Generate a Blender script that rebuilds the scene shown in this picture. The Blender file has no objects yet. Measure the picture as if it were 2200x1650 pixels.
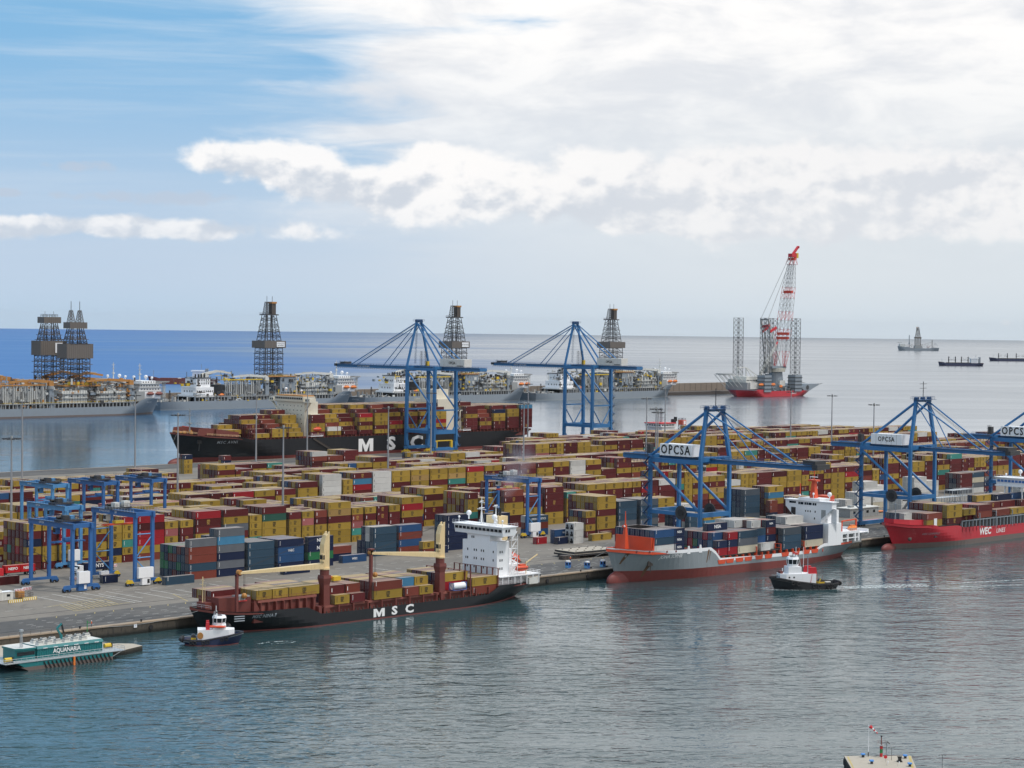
import bpy, bmesh, math, random
from mathutils import Vector, Matrix
from mathutils.bvhtree import BVHTree
R = math.radians
SC = bpy.context.scene
COL = SC.collection
rnd = random.Random(7)
# ---------------------------------------------------------------- camera (world: +X along the terminal quay, +Y inland, z=0 sea level)
CAM_H = 96.5; FPX = 4361.0
cam = bpy.data.cameras.new('camera'); camo = bpy.data.objects.new('camera', cam); COL.objects.link(camo)
cam.sensor_fit = 'HORIZONTAL'; cam.sensor_width = 36.0; cam.lens = 36.0 * FPX / 2200.0
cam.clip_start = 1.0; cam.clip_end = 90000.0
_p = math.atan(129.3 / FPX); _r = 0.0118
_fh = Vector((math.cos(R(45)), math.sin(R(45)), 0)); _up = Vector((0, 0, 1)); _r0 = Vector((_fh.y, -_fh.x, 0))
_fw = _fh * math.cos(_p) - _up * math.sin(_p); _u0 = _fh * math.sin(_p) + _up * math.cos(_p)
_ri = _r0 * math.cos(_r) + _u0 * math.sin(_r); _u = -_r0 * math.sin(_r) + _u0 * math.cos(_r)
_m = Matrix((( _ri.x, _u.x, -_fw.x), (_ri.y, _u.y, -_fw.y), (_ri.z, _u.z, -_fw.z)))
camo.matrix_world = Matrix.Translation((0, 0, CAM_H)) @ _m.to_4x4()
SC.camera = camo
SC.render.resolution_x = 1024; SC.render.resolution_y = 768
SC.view_settings.view_transform = 'Standard'; SC.view_settings.look = 'None'; SC.view_settings.exposure = 0.0; SC.view_settings.gamma = 1.0
SC.view_settings.use_curve_mapping = False
SC.render.engine = 'CYCLES'
SC.cycles.use_denoising = True
SC.cycles.max_bounces = 5; SC.cycles.diffuse_bounces = 2; SC.cycles.glossy_bounces = 3; SC.cycles.transmission_bounces = 2; SC.cycles.volume_bounces = 0
SC.cycles.transparent_max_bounces = 6
SC.cycles.sample_clamp_indirect = 4.0
SC.cycles.volume_step_rate = 4.0; SC.cycles.volume_max_steps = 64
SC.cycles.blur_glossy = 0.5
SC.cycles.caustics_reflective = False; SC.cycles.caustics_refractive = False
# ---------------------------------------------------------------- node helper
class NT:
    def __init__(s, nt): s.nt = nt
    def n(s, t, ins=None, **kw):
        o = s.nt.nodes.new(t)
        for k, v in kw.items(): setattr(o, k, v)
        for k, v in (ins or {}).items():
            sk = o.inputs[k]
            if hasattr(v, 'links') and hasattr(v, 'is_output'): s.nt.links.new(v, sk)
            else: sk.default_value = v
        return o
    def m(s, op, a, b=0.0, c=None, clamp=False):
        d = {0: a, 1: b}
        if c is not None: d[2] = c
        return s.n('ShaderNodeMath', d, operation=op, use_clamp=clamp).outputs[0]
    def vm(s, op, a, b=(0, 0, 0)):
        return s.n('ShaderNodeVectorMath', {0: a, 1: b}, operation=op).outputs[0]
    def mix(s, f, a, b, blend='MIX'):
        o = s.nt.nodes.new('ShaderNodeMix'); o.data_type = 'RGBA'; o.blend_type = blend
        for k, v in ((0, f), (6, a), (7, b)):
            if hasattr(v, 'is_output'): s.nt.links.new(v, o.inputs[k])
            else: o.inputs[k].default_value = (tuple(v) + (1,))[:4] if k else v
        return o.outputs[2]
    def noise(s, vec, scale, det=4.0, rough=0.5, dist=0.0, out=0, dims='3D'):
        o = s.n('ShaderNodeTexNoise', {'Scale': scale, 'Detail': det, 'Roughness': rough, 'Distortion': dist}, noise_dimensions=dims)
        s.nt.links.new(vec, o.inputs['Vector']); return o.outputs[out]
    def ramp(s, f, stops):
        o = s.nt.nodes.new('ShaderNodeValToRGB'); e = o.color_ramp.elements
        while len(e) < len(stops): e.new(0.5)
        for i, (p, c) in enumerate(stops):
            e[i].position = p; e[i].color = (c, c, c, 1) if isinstance(c, (int, float)) else (tuple(c) + (1,))[:4]
        s.nt.links.new(f, o.inputs[0]); return o.outputs[0]
    def sm(s, v, a, b):   # smoothstep
        o = s.n('ShaderNodeMapRange', {1: a, 2: b, 3: 0.0, 4: 1.0}, interpolation_type='SMOOTHSTEP')
        s.nt.links.new(v, o.inputs[0]); return o.outputs[0]
# ---------------------------------------------------------------- sun + sky
SUN_DIR = Vector((0.26, -0.46, 0.95)).normalized()
sl = bpy.data.lights.new('sun', 'SUN'); sl.energy = 2.1; sl.angle = R(5); sl.color = (1.0, 0.96, 0.90)
so = bpy.data.objects.new('sun', sl); COL.objects.link(so); so.rotation_euler = SUN_DIR.to_track_quat('Z', 'Y').to_euler()
world = bpy.data.worlds.new('World'); SC.world = world; world.use_nodes = True
def build_world():
    nt = world.node_tree; nt.nodes.clear(); g = NT(nt)
    d = g.n('ShaderNodeTexCoord').outputs['Generated']
    sx = g.n('ShaderNodeSeparateXYZ', {0: d}); x, y, z = sx.outputs
    az = g.m('ARCTAN2', y, x)                                   # radians, 45 deg = middle of the view
    el = g.m('ARCSINE', z)
    A = g.m('MULTIPLY', g.m('SUBTRACT', R(45), az), 4361.0)     # units: to the right of the middle of the harbour view
    A = g.m('ADD', A, 1100.0)
    E = g.m('MULTIPLY', el, 4361.0)                             # height above the eye line, same unit
    # clear sky
    hi = g.n('ShaderNodeVectorMath', {0: g.vm('ADD', d, (0, 0, 0.22))}, operation='NORMALIZE').outputs[0]
    sky = g.n('ShaderNodeTexSky', {'Vector': hi}, sky_type='NISHITA', sun_disc=False, sun_elevation=math.asin(SUN_DIR.z),
              sun_rotation=math.atan2(SUN_DIR.x, SUN_DIR.y), air_density=1.0, dust_density=0.6, ozone_density=2.2).outputs[0]
    sky = g.mix(1.0, sky, (0.92, 0.98, 1.06), 'MULTIPLY')
    # coordinates for the clouds (flattened sheets seen at a low angle)
    def cv(sx_, sy_, seed):
        return g.n('ShaderNodeCombineXYZ', {0: g.m('MULTIPLY', A, sx_), 1: g.m('MULTIPLY', E, sy_), 2: seed}).outputs[0]
    def blob(a, e, wa, we, amp):
        u = g.m('DIVIDE', g.m('SUBTRACT', A, a), wa); v = g.m('DIVIDE', g.m('SUBTRACT', E, e), we)
        r2 = g.m('ADD', g.m('MULTIPLY', u, u), g.m('MULTIPLY', v, v))
        return g.m('MULTIPLY', g.m('EXPONENT', g.m('MULTIPLY', r2, -1.0)), amp)
    def add(*l):
        o = l[0]
        for k in l[1:]: o = g.m('ADD', o, k)
        return o
    # high thin sheet: dense to the right, breaking up to the left
    n1 = g.noise(cv(1 / 520, 1 / 95, 3.1), 1.0, 7, 0.56, 0.6)
    n1b = g.noise(cv(1 / 1500, 1 / 400, 8.1), 1.0, 3, 0.5)
    right = g.sm(g.m('ADD', A, g.m('MULTIPLY', E, 0.15)), 250, 1450)
    bias = add(g.m('MULTIPLY', right, 0.62), blob(900, 720, 420, 45, 0.35), blob(1010, 545, 260, 60, .16), blob(960, 500, 260, 30, .10), blob(1050, 640, 170, 32, -0.30), blob(300, 520, 520, 130, -0.16), blob(1000, 395, 420, 50, .12), blob(1450, 655, 200, 20, -.14))
    sheet = g.sm(g.m('ADD', g.m('ADD', n1, g.m('MULTIPLY', g.m('SUBTRACT', n1b, .5), .3)), bias), 0.60, 0.98)
    n2 = g.noise(cv(1 / 900, 1 / 60, 17.0), 1.0, 6, 0.6, 0.4)   # faint wisps
    wisp = g.m('MULTIPLY', g.sm(n2, 0.40, 0.74), 0.62)
    n3 = g.noise(cv(1 / 300, 1 / 110, 5.5), 1.0, 7, 0.58, .3)
    n3s = g.noise(cv(1 / 300, 1 / 110, 5.58), 1.0, 7, 0.58, .3)
    sheetcol = g.mix(g.m('MULTIPLY', g.sm(n3, 0.38, 0.66), 1.0), (1.02, 1.01, 1.0), (0.80, 0.82, 0.86))
    # low haze towards the horizon
    hz = g.m('SUBTRACT', 1.0, g.sm(E, 60, 660))
    hz = g.m('MULTIPLY', hz, 0.97)
    hzr = g.sm(A, 100, 1800)
    hzc = g.mix(hzr, (0.54, 0.655, 0.80), (0.70, 0.76, 0.81))
    hzc = g.mix(g.sm(E, -20, 120), g.mix(hzr, (0.50, 0.645, 0.80), (0.645, 0.73, 0.80)), hzc)
    # cumulus band
    vec = cv(1 / 130, 1 / 95, 1.3)
    c1 = g.noise(vec, 1.0, 8, 0.56, 0.1)
    vec2 = cv(1 / 130, 1 / 95, 1.3); vec2 = g.vm('ADD', vec2, (-0.16, 0.20, 0.0))
    c2 = g.noise(vec2, 1.0, 8, 0.56, 0.1)
    cb = add(blob(545, 345, 190, 52, .50), blob(660, 325, 130, 38, .30), blob(960, 300, 150, 90, .55), blob(760, 265, 200, 50, .42),
             blob(200, 198, 190, 30, .48), blob(520, 186, 290, 30, .46), blob(1300, 285, 380, 85, .50), blob(1800, 290, 560, 110, .56), blob(2700, 290, 620, 120, .5), blob(-700, 260, 500, 70, .4),
             blob(-20, 180, 160, 32, .42), blob(1650, 205, 330, 26, .2), blob(2140, 210, 150, 32, .25), blob(1990, 22, 60, 22, .30), blob(2140, 12, 30, 16, .28), blob(-600, 120, 400, 30, .3), blob(3600, 260, 500, 80, .45))
    base = g.sm(E, 132, 196)
    cm = g.m('ADD', c1, g.m('MULTIPLY', g.m('SUBTRACT', cb, 0.30), 1.0))
    cum = g.sm(cm, 0.48, 0.70)
    lit = g.m('SUBTRACT', c1, c2)
    c3 = g.noise(g.vm('ADD', cv(1 / 330, 1 / 150, 2.2), (-0.10, 0.30, 0.0)), 1.0, 3, 0.5); c4 = g.noise(cv(1 / 330, 1 / 150, 2.2), 1.0, 3, 0.5)
    under = g.m('ADD', g.m('MULTIPLY', lit, 1.7), g.m('MULTIPLY', g.m('SUBTRACT', c4, c3), 1.5))
    under = g.m('ADD', under, g.m('MULTIPLY', g.m('SUBTRACT', g.sm(E, 170, 370), .5), .22))
    litf = g.sm(under, -0.30, 0.16)
    cumcol = g.mix(litf, (0.64, 0.685, 0.755), (1.02, 1.0, 0.985))
    fade = g.m('SUBTRACT', 1.0, g.sm(E, 60, 330))
    cumcol = g.mix(g.m('MULTIPLY', fade, .45), cumcol, hzc)
    cumcol = g.mix(g.m('MULTIPLY', g.sm(A, 900, 1700), .42), cumcol, (0.82, 0.83, 0.855))
    gs = add(blob(215, 318, 70, 24, .55), blob(330, 255, 190, 26, .5), blob(130, 258, 160, 14, .42), blob(480, 262, 80, 22, .32), blob(20, 262, 40, 12, .45), blob(2040, 135, 60, 10, .3), blob(1650, 255, 260, 40, .25), blob(1900, 160, 300, 22, .3), blob(120, 316, 60, 16, .4))
    grey = g.sm(g.m('ADD', g.noise(cv(1 / 75, 1 / 45, 9.9), 1.0, 7, 0.6, .2), g.m('SUBTRACT', gs, .42)), .46, .70)
    # compose
    zen = g.sm(E, 1100, 4200)   # well above the frame the deck thins out a little
    sheet = g.m('MULTIPLY', sheet, g.m('SUBTRACT', 1.0, g.m('MULTIPLY', zen, 0.25)))
    cl = g.mix(0.0, sky, sky)
    bg = g.mix(1.0, sky, (0.14, 0.14, 0.14), 'MULTIPLY')
    bg = g.mix(0.72, bg, (0.25, 0.55, 0.83))
    bg = g.mix(g.m('MULTIPLY', wisp, .7), bg, (0.66, 0.77, 0.88))
    lift = g.m('ADD', 1.0, g.m('MULTIPLY', g.sm(E, 700, 5000), .55))   # sheet brightened towards the zenith, added to lighten the water and box roofs
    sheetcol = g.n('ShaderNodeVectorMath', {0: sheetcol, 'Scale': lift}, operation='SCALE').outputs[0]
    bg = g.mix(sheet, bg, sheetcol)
    bg = g.mix(hz, bg, hzc)
    bg = g.mix(g.m('MULTIPLY', grey, 0.62), bg, (0.53, 0.60, 0.71))
    bg = g.mix(g.m('MULTIPLY', cum, 0.92), bg, cumcol)
    low = g.sm(z, -0.02, -0.004)
    bg = g.mix(low, (0.10, 0.14, 0.18), bg)
    b = g.n('ShaderNodeBackground', {'Color': bg, 'Strength': 1.0})
    o = g.n('ShaderNodeOutputWorld'); nt.links.new(b.outputs[0], o.inputs[0])
build_world()
world.cycles.sampling_method = 'MANUAL'; world.cycles.sample_map_resolution = 1024
# ---------------------------------------------------------------- materials
MATS = {}
def newmat(name):
    m = bpy.data.materials.new(name); m.use_nodes = True; nt = m.node_tree; nt.nodes.clear()
    g = NT(nt); b = g.n('ShaderNodeBsdfPrincipled'); o = g.n('ShaderNodeOutputMaterial'); nt.links.new(b.outputs[0], o.inputs[0])
    MATS[name] = m; return m, g, b
def paint(name, col, rough=0.5, metal=0.0, var=0.12, dirt=0.25, dirtcol=(0.10, 0.07, 0.05), scale=0.35, bump=0.0, streak=False):
    """Painted steel / concrete: base colour with slow tone changes and blotches or runs of dirt."""
    m, g, b = newmat(name)
    P = g.n('ShaderNodeTexCoord').outputs['Object']
    if streak:
        P2 = g.n('ShaderNodeMapping', {0: P, 3: (1, 1, 0.12)}).outputs[0]
    else: P2 = P
    n = g.noise(P, scale, 4, 0.6); n2 = g.noise(P2, scale * 4.3, 5, 0.65)
    v = g.m('ADD', g.m('MULTIPLY', g.m('SUBTRACT', n, 0.5), 2 * var), 1.0)
    c = g.n('ShaderNodeVectorMath', {0: tuple(col), 'Scale': v}, operation='SCALE').outputs[0]
    d = g.m('MULTIPLY', g.sm(n2, 0.52, 0.74), dirt)
    c = g.mix(d, c, dirtcol)
    g.nt.links.new(c, b.inputs['Base Color']); b.inputs['Roughness'].default_value = rough; b.inputs['Metallic'].default_value = metal
    if bump:
        bn = g.n('ShaderNodeBump', {'Strength': 0.5, 'Distance': bump}); g.nt.links.new(n2, bn.inputs['Height']); g.nt.links.new(bn.outputs[0], b.inputs['Normal'])
    return m
paint('crane_blue', (0.030, 0.150, 0.35), 0.45, dirt=.22, dirtcol=(.05, .07, .10))
paint('crane_blue_dark', (0.016, 0.055, 0.14), 0.5, dirt=.2)
paint('gantry_blue', (0.028, 0.12, 0.33), 0.45, dirt=.2)
paint('gantry_pale_blue', (0.07, 0.24, 0.48), 0.5, dirt=.3)
paint('white', (0.78, 0.78, 0.78), 0.45, var=.04, dirt=.25, dirtcol=(.45, .38, .30), streak=True)
paint('super_white', (0.80, 0.81, 0.83), 0.45, var=.03, dirt=.14, dirtcol=(.5, .42, .33), streak=True)
paint('cream_white', (0.66, 0.62, 0.52), 0.5, var=.06, dirt=.35, dirtcol=(.30, .2, .12), streak=True)
paint('crane_cream', (0.72, 0.55, 0.30), 0.5, var=.08, dirt=.45, dirtcol=(.28, .13, .06), streak=True, scale=.8)
paint('hull_black', (0.009, 0.010, 0.013), 0.42, var=.3, dirt=.25, dirtcol=(.035, .035, .035), streak=True)
paint('boot_red', (0.17, 0.035, 0.03), 0.55, var=.2, dirt=.45, dirtcol=(.06, .03, .025), streak=True)
paint('deck_red', (0.155, 0.038, 0.030), 0.6, var=.15, dirt=.45, dirtcol=(.07, .03, .02), scale=.6)
paint('deck_pink', (0.26, 0.085, 0.065), 0.65, var=.12, dirt=.4, dirtcol=(.16, .06, .05), scale=.6)
paint('deck_dark', (0.035, 0.03, 0.03), 0.7)
paint('hull_grey', (0.24, 0.27, 0.29), 0.45, var=.10, dirt=.4, dirtcol=(.14, .15, .15), streak=True, scale=.2)
paint('hull_red', (0.48, 0.022, 0.035), 0.4, var=.08, dirt=.30, dirtcol=(.22, .02, .03), streak=True)
paint('boot_grey', (0.14, 0.11, 0.10), 0.55, var=.12, dirt=.4)
paint('orange_red', (0.62, 0.075, 0.025), 0.45, dirt=.15)
paint('orange', (0.75, 0.20, 0.03), 0.5, dirt=.1)
paint('rig_grey', (0.225, 0.26, 0.295), 0.5, var=.08, dirt=.3, dirtcol=(.2, .19, .18), streak=True, scale=.15)
paint('rig_pale', (0.30, 0.31, 0.31), 0.55, var=.15, dirt=.55, dirtcol=(.14, .11, .08), scale=.3)
paint('rig_white', (0.60, 0.60, 0.57), 0.55, var=.1, dirt=.5, dirtcol=(.26, .2, .13), scale=.3)
paint('steel_dark', (0.045, 0.045, 0.048), 0.5, metal=.2, dirt=.3, dirtcol=(.12, .07, .04))
paint('steel_brown', (0.075, 0.062, 0.054), 0.6, dirt=.35, dirtcol=(.16, .08, .04), scale=.5)
paint('panel_brown', (0.145, 0.125, 0.11), 0.6, dirt=.25, streak=True)
paint('rust_orange', (0.42, 0.19, 0.045), 0.6, var=.15, dirt=.4, dirtcol=(.2, .08, .03), scale=.3)
paint('yellow', (0.62, 0.42, 0.03), 0.5, dirt=.3)
paint('black', (0.012, 0.012, 0.013), 0.5)
paint('rubber', (0.02, 0.02, 0.022), 0.8)
paint('glass_dark', (0.012, 0.016, 0.020), 0.12, var=0, dirt=0)
paint('teal', (0.010, 0.155, 0.165), 0.45, dirt=.2)
paint('teal_dark', (0.012, 0.06, 0.07), 0.5)
paint('navy', (0.012, 0.022, 0.070), 0.4)
paint('mast_grey', (0.30, 0.31, 0.33), 0.5, metal=.3)
paint('galv', (0.42, 0.45, 0.47), 0.5, metal=.2)
paint('concrete', (0.30, 0.275, 0.24), 0.85, var=.12, dirt=.35, dirtcol=(.16, .14, .12), scale=.3)
paint('concrete_pale', (0.40, 0.355, 0.29), 0.85, var=.14, dirt=.4, dirtcol=(.22, .18, .14), scale=.15)
paint('breakwater_stone', (0.23, 0.19, 0.155), 0.9, var=.1, dirt=.35, dirtcol=(.2, .17, .14), scale=.06)
paint('skin', (0.42, 0.24, 0.16), 0.6); paint('hi_vis', (0.80, 0.12, 0.03), 0.6); paint('trousers', (0.02, 0.025, 0.05), 0.8)
paint('sign_red', (0.55, 0.02, 0.03), 0.5); paint('green', (0.02, 0.22, 0.06), 0.5); paint('sky_blue', (0.05, 0.22, 0.55), 0.5)
paint('booth_blue', (0.05, 0.16, 0.45), .5); paint('pale_blue', (0.16, 0.40, 0.62), .5)
paint('mark_white', (0.48, 0.47, 0.44), .8, var=.2, dirt=.6, dirtcol=(.20, .19, .17), scale=.5)
paint('mark_yellow', (0.44, 0.34, 0.12), .8, var=.2, dirt=.6, dirtcol=(.20, .18, .14), scale=.5)
paint('red_white_red', (0.55, 0.05, 0.05), .6)
m, g, b = newmat('foam'); b.inputs['Base Color'].default_value = (.75, .82, .82, 1); b.inputs['Roughness'].default_value = .9
_n = g.noise(g.n('ShaderNodeTexCoord').outputs['Object'], .8, 7, .75)
g.nt.links.new(g.m('MULTIPLY', g.sm(_n, .42, .66), .8), b.inputs['Alpha'])
# container paint: colour from the object (single boxes) or from the mesh attribute (the great mass of the yard)
def cont_mat(name, attr):
    m, g, b = newmat(name)
    if attr: base = g.n('ShaderNodeVertexColor', layer_name='tint').outputs[0]
    else: base = g.n('ShaderNodeObjectInfo').outputs['Color']
    P = g.n('ShaderNodeTexCoord').outputs['Object']
    if not attr:
        ri = g.n('ShaderNodeObjectInfo').outputs['Random']
        P = g.vm('ADD', P, g.n('ShaderNodeCombineXYZ', {0: g.m('MULTIPLY', ri, 300.0), 1: g.m('MULTIPLY', ri, 77.0), 2: 0.0}).outputs[0])
    n1 = g.noise(P, 0.35, 4, 0.6); n2 = g.noise(g.n('ShaderNodeMapping', {0: P, 3: (1, 1, .15)}).outputs[0], 2.2, 5, 0.7)
    N = g.n('ShaderNodeNewGeometry'); nz = g.n('ShaderNodeSeparateXYZ', {0: N.outputs['True Normal']}).outputs[2]
    top = g.sm(nz, 0.6, 0.8)
    v = g.m('ADD', 0.66, g.m('MULTIPLY', n1, 0.26))
    c = g.n('ShaderNodeVectorMath', {0: base, 'Scale': v}, operation='SCALE').outputs[0]
    rust = g.m('MULTIPLY', g.sm(n2, 0.60, 0.80), 0.35)
    c = g.mix(rust, c, (0.10, 0.05, 0.03))
    # roofs are sun-bleached and dusty
    dust = g.mix(0.5, c, (0.46, 0.38, 0.32)); dust = g.mix(g.m('MULTIPLY', n1, .7), dust, (0.52, 0.42, 0.34))
    c = g.mix(g.m('MULTIPLY', top, 0.62), c, dust)
    g.nt.links.new(c, b.inputs['Base Color']); b.inputs['Roughness'].default_value = 0.6; b.inputs['Specular IOR Level'].default_value = .22
    # corrugated sheet
    S = g.n('ShaderNodeSeparateXYZ', {0: g.n('ShaderNodeTexCoord').outputs['Object']})
    w = g.m('SINE', g.m('MULTIPLY', g.m('ADD', S.outputs[0], S.outputs[1]), 2 * math.pi / 0.28))
    bn = g.n('ShaderNodeBump', {'Strength': 0.55, 'Distance': 0.035}); g.nt.links.new(w, bn.inputs['Height']); g.nt.links.new(bn.outputs[0], b.inputs['Normal'])
    return m
cont_mat('container_paint', False); cont_mat('container_paint_mass', True)
m, g, b = newmat('container_door_shaded'); _c = g.n('ShaderNodeVectorMath', {0: g.n('ShaderNodeObjectInfo').outputs['Color'], 'Scale': .6}, operation='SCALE').outputs[0]  # door tone darkened: shade of the west ends painted into the colour
g.nt.links.new(_c, b.inputs['Base Color']); b.inputs['Roughness'].default_value = .55
m, g, b = newmat('object_colour'); g.nt.links.new(g.n('ShaderNodeObjectInfo').outputs['Color'], b.inputs['Base Color']); b.inputs['Roughness'].default_value = .55
# ---------------------------------------------------------------- objects
def tag(o, label=None, cat=None, group=None, kind=None):
    if label: o['label'] = label
    if cat: o['category'] = cat
    if group: o['group'] = group
    if kind: o['kind'] = kind
    return o
def empty(name, loc=(0, 0, 0), rz=0.0, label=None, cat=None, group=None):
    o = bpy.data.objects.new(name, None); COL.objects.link(o); o.location = loc; o.rotation_euler = (0, 0, rz)
    o.empty_display_size = 1.0
    return tag(o, label, cat, group)
def setmesh(o, parent=None, loc=(0, 0, 0), rot=(0, 0, 0)):
    COL.objects.link(o)
    if parent is not None: o.parent = parent
    o.location = loc; o.rotation_euler = rot; return o
KIDS = {}
def copy_tree(o, parent=None):
    c = o.copy(); COL.objects.link(c)
    if parent is not None: c.parent = parent
    for ch in o.children: copy_tree(ch, c)
    return c
class MB:
    """collects polygons with material slots, then links them as one mesh object"""
    def __init__(s): s.v = []; s.f = []; s.mi = []; s.ms = []; s.cols = None
    def slot(s, m):
        if m not in s.ms: s.ms.append(m)
        return s.ms.index(m)
    def face(s, pts, m):
        b = len(s.v); s.v += [tuple(p) for p in pts]; s.f.append(tuple(range(b, b + len(pts)))); s.mi.append(s.slot(m))
    def mesh(s, pts, faces, m):
        b = len(s.v); s.v += [tuple(p) for p in pts]; k = s.slot(m)
        for f in faces: s.f.append(tuple(b + i for i in f)); s.mi.append(k)
    def box(s, x0, x1, y0, y1, z0, z1, m):
        P = [(x0, y0, z0), (x1, y0, z0), (x1, y1, z0), (x0, y1, z0), (x0, y0, z1), (x1, y0, z1), (x1, y1, z1), (x0, y1, z1)]
        s.mesh(P, [(0, 3, 2, 1), (4, 5, 6, 7), (0, 1, 5, 4), (1, 2, 6, 5), (2, 3, 7, 6), (3, 0, 4, 7)], m)
    def cbox(s, cx, cy, cz, sx, sy, sz, m): s.box(cx - sx / 2, cx + sx / 2, cy - sy / 2, cy + sy / 2, cz - sz / 2, cz + sz / 2, m)
    def bar(s, a, b, w, h, m, up=(0, 0, 1)):
        a = Vector(a); b = Vector(b); d = b - a
        if d.length < 1e-6: return
        d.normalize(); u = Vector(up)
        if abs(d.dot(u)) > 0.99: u = Vector((1, 0, 0))
        r = d.cross(u).normalized(); u = r.cross(d).normalized()
        P = [p + r * i * w / 2 + u * j * h / 2 for p in (a, b) for i, j in ((-1, -1), (1, -1), (1, 1), (-1, 1))]
        s.mesh(P, [(0, 3, 2, 1)[::-1], (4, 5, 6, 7)[::-1], (0, 1, 5, 4)[::-1], (1, 2, 6, 5)[::-1], (2, 3, 7, 6)[::-1], (3, 0, 4, 7)[::-1]], m)
    def tube(s, a, b, r, m, n=6, r2=None):
        a = Vector(a); b = Vector(b); d = (b - a)
        if d.length < 1e-6: return
        d.normalize(); u = Vector((0, 0, 1)) if abs(d.z) < 0.95 else Vector((1, 0, 0))
        e = d.cross(u).normalized(); f = d.cross(e).normalized(); r2 = r if r2 is None else r2
        P = [a + (e * math.cos(2 * math.pi * i / n) + f * math.sin(2 * math.pi * i / n)) * r for i in range(n)] + \
            [b + (e * math.cos(2 * math.pi * i / n) + f * math.sin(2 * math.pi * i / n)) * r2 for i in range(n)]
        F = [(i, (i + 1) % n, n + (i + 1) % n, n + i) for i in range(n)] + [tuple(range(n))[::-1], tuple(range(n, 2 * n))]
        s.mesh(P, F, m)
    def path(s, pts, r, m, n=5):
        for a, b in zip(pts, pts[1:]): s.tube(a, b, r, m, n)
    def sphere(s, c, r, m, n=10, k=6, sz=1.0, z0=-1.0):
        P = []; F = []
        for j in range(k + 1):
            t = -math.pi / 2 + math.pi * j / k
            t = max(t, math.asin(max(-1, z0)))
            for i in range(n):
                a = 2 * math.pi * i / n; P.append((c[0] + r * math.cos(t) * math.cos(a), c[1] + r * math.cos(t) * math.sin(a), c[2] + r * sz * math.sin(t)))
        for j in range(k):
            for i in range(n): F.append((j * n + i, j * n + (i + 1) % n, (j + 1) * n + (i + 1) % n, (j + 1) * n + i))
        s.mesh(P, F, m)
    def prism(s, poly, z0, z1, m, cap=None):
        n = len(poly); P = [(x, y, z0) for x, y in poly] + [(x, y, z1) for x, y in poly]
        s.mesh(P, [(i, (i + 1) % n, n + (i + 1) % n, n + i) for i in range(n)] + [tuple(range(n))[::-1]], m)
        s.mesh([(x, y, z1) for x, y in poly], [tuple(range(n))], cap or m)
    def frustum(s, p0, z0, p1, z1, m):
        n = len(p0); P = [(x, y, z0) for x, y in p0] + [(x, y, z1) for x, y in p1]
        s.mesh(P, [(i, (i + 1) % n, n + (i + 1) % n, n + i) for i in range(n)] + [tuple(range(n))[::-1], tuple(range(n, 2 * n))], m)
    def yprism(s, poly, y0, y1, m):   # poly in x,z extruded along y
        n = len(poly); P = [(x, y0, z) for x, z in poly] + [(x, y1, z) for x, z in poly]
        s.mesh(P, [(i, (i + 1) % n, n + (i + 1) % n, n + i) for i in range(n)] + [tuple(range(n))[::-1], tuple(range(n, 2 * n))], m)
    def lattice(s, a0, a1, n, w0, w1, r, m, rb=None, sides=4, first=(1, 0, 0), tri=False, chord=None):
        """square or triangular lattice column from a0 to a1, n bays, side w0 -> w1"""
        a0 = Vector(a0); a1 = Vector(a1); d = (a1 - a0).normalized(); e = Vector(first); e = (e - d * e.dot(d)).normalized(); f = d.cross(e)
        k = 3 if tri else 4; rb = rb or r * .55
        def ring(t):
            w = (w0 + (w1 - w0) * t) / 2 * (1.155 if tri else 1.4142); c = a0 + (a1 - a0) * t
            return [c + (e * math.cos(2 * math.pi * (i + .5) / k) + f * math.sin(2 * math.pi * (i + .5) / k)) * w for i in range(k)]
        R0 = ring(0); R1 = ring(1)
        for i in range(k): s.tube(R0[i], R1[i], r, chord or m, 4)
        for j in range(n):
            A = ring(j / n); B = ring((j + 1) / n)
            for i in range(k):
                q = (i + 1) % k
                s.tube(A[i], B[q], rb, m, 3); s.tube(A[q], B[i], rb, m, 3); s.tube(A[i], A[q], rb, m, 3)
        for i in range(k): s.tube(R1[i], R1[(i + 1) % k], rb, m, 3)
    def rail(s, pts, m, h=1.1, step=3.0, r=.045, n2=2):
        for a, b in zip(pts, pts[1:]):
            a = Vector(a); b = Vector(b); L = (b - a).length; k = max(1, int(L / step))
            for i in range(k + 1):
                p = a + (b - a) * i / k; s.tube(p, p + Vector((0, 0, h)), r, m, 3)
            for j in range(n2): z = Vector((0, 0, h * (j + 1) / n2)); s.tube(a + z, b + z, r, m, 3)
    def data(s, name):
        me = bpy.data.meshes.new(name); me.from_pydata(s.v, [], s.f)
        for m in s.ms: me.materials.append(MATS[m])
        me.polygons.foreach_set('material_index', s.mi); me.update(); return me
    def build(s, name, parent=None, loc=(0, 0, 0), rz=0.0, smooth=False, **kw):
        me = s.data(name)
        if smooth: me.polygons.foreach_set('use_smooth', [True] * len(me.polygons))
        o = bpy.data.objects.new(name, me); setmesh(o, parent, loc, (0, 0, rz))
        if kw: tag(o, **kw)
        return o
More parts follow.
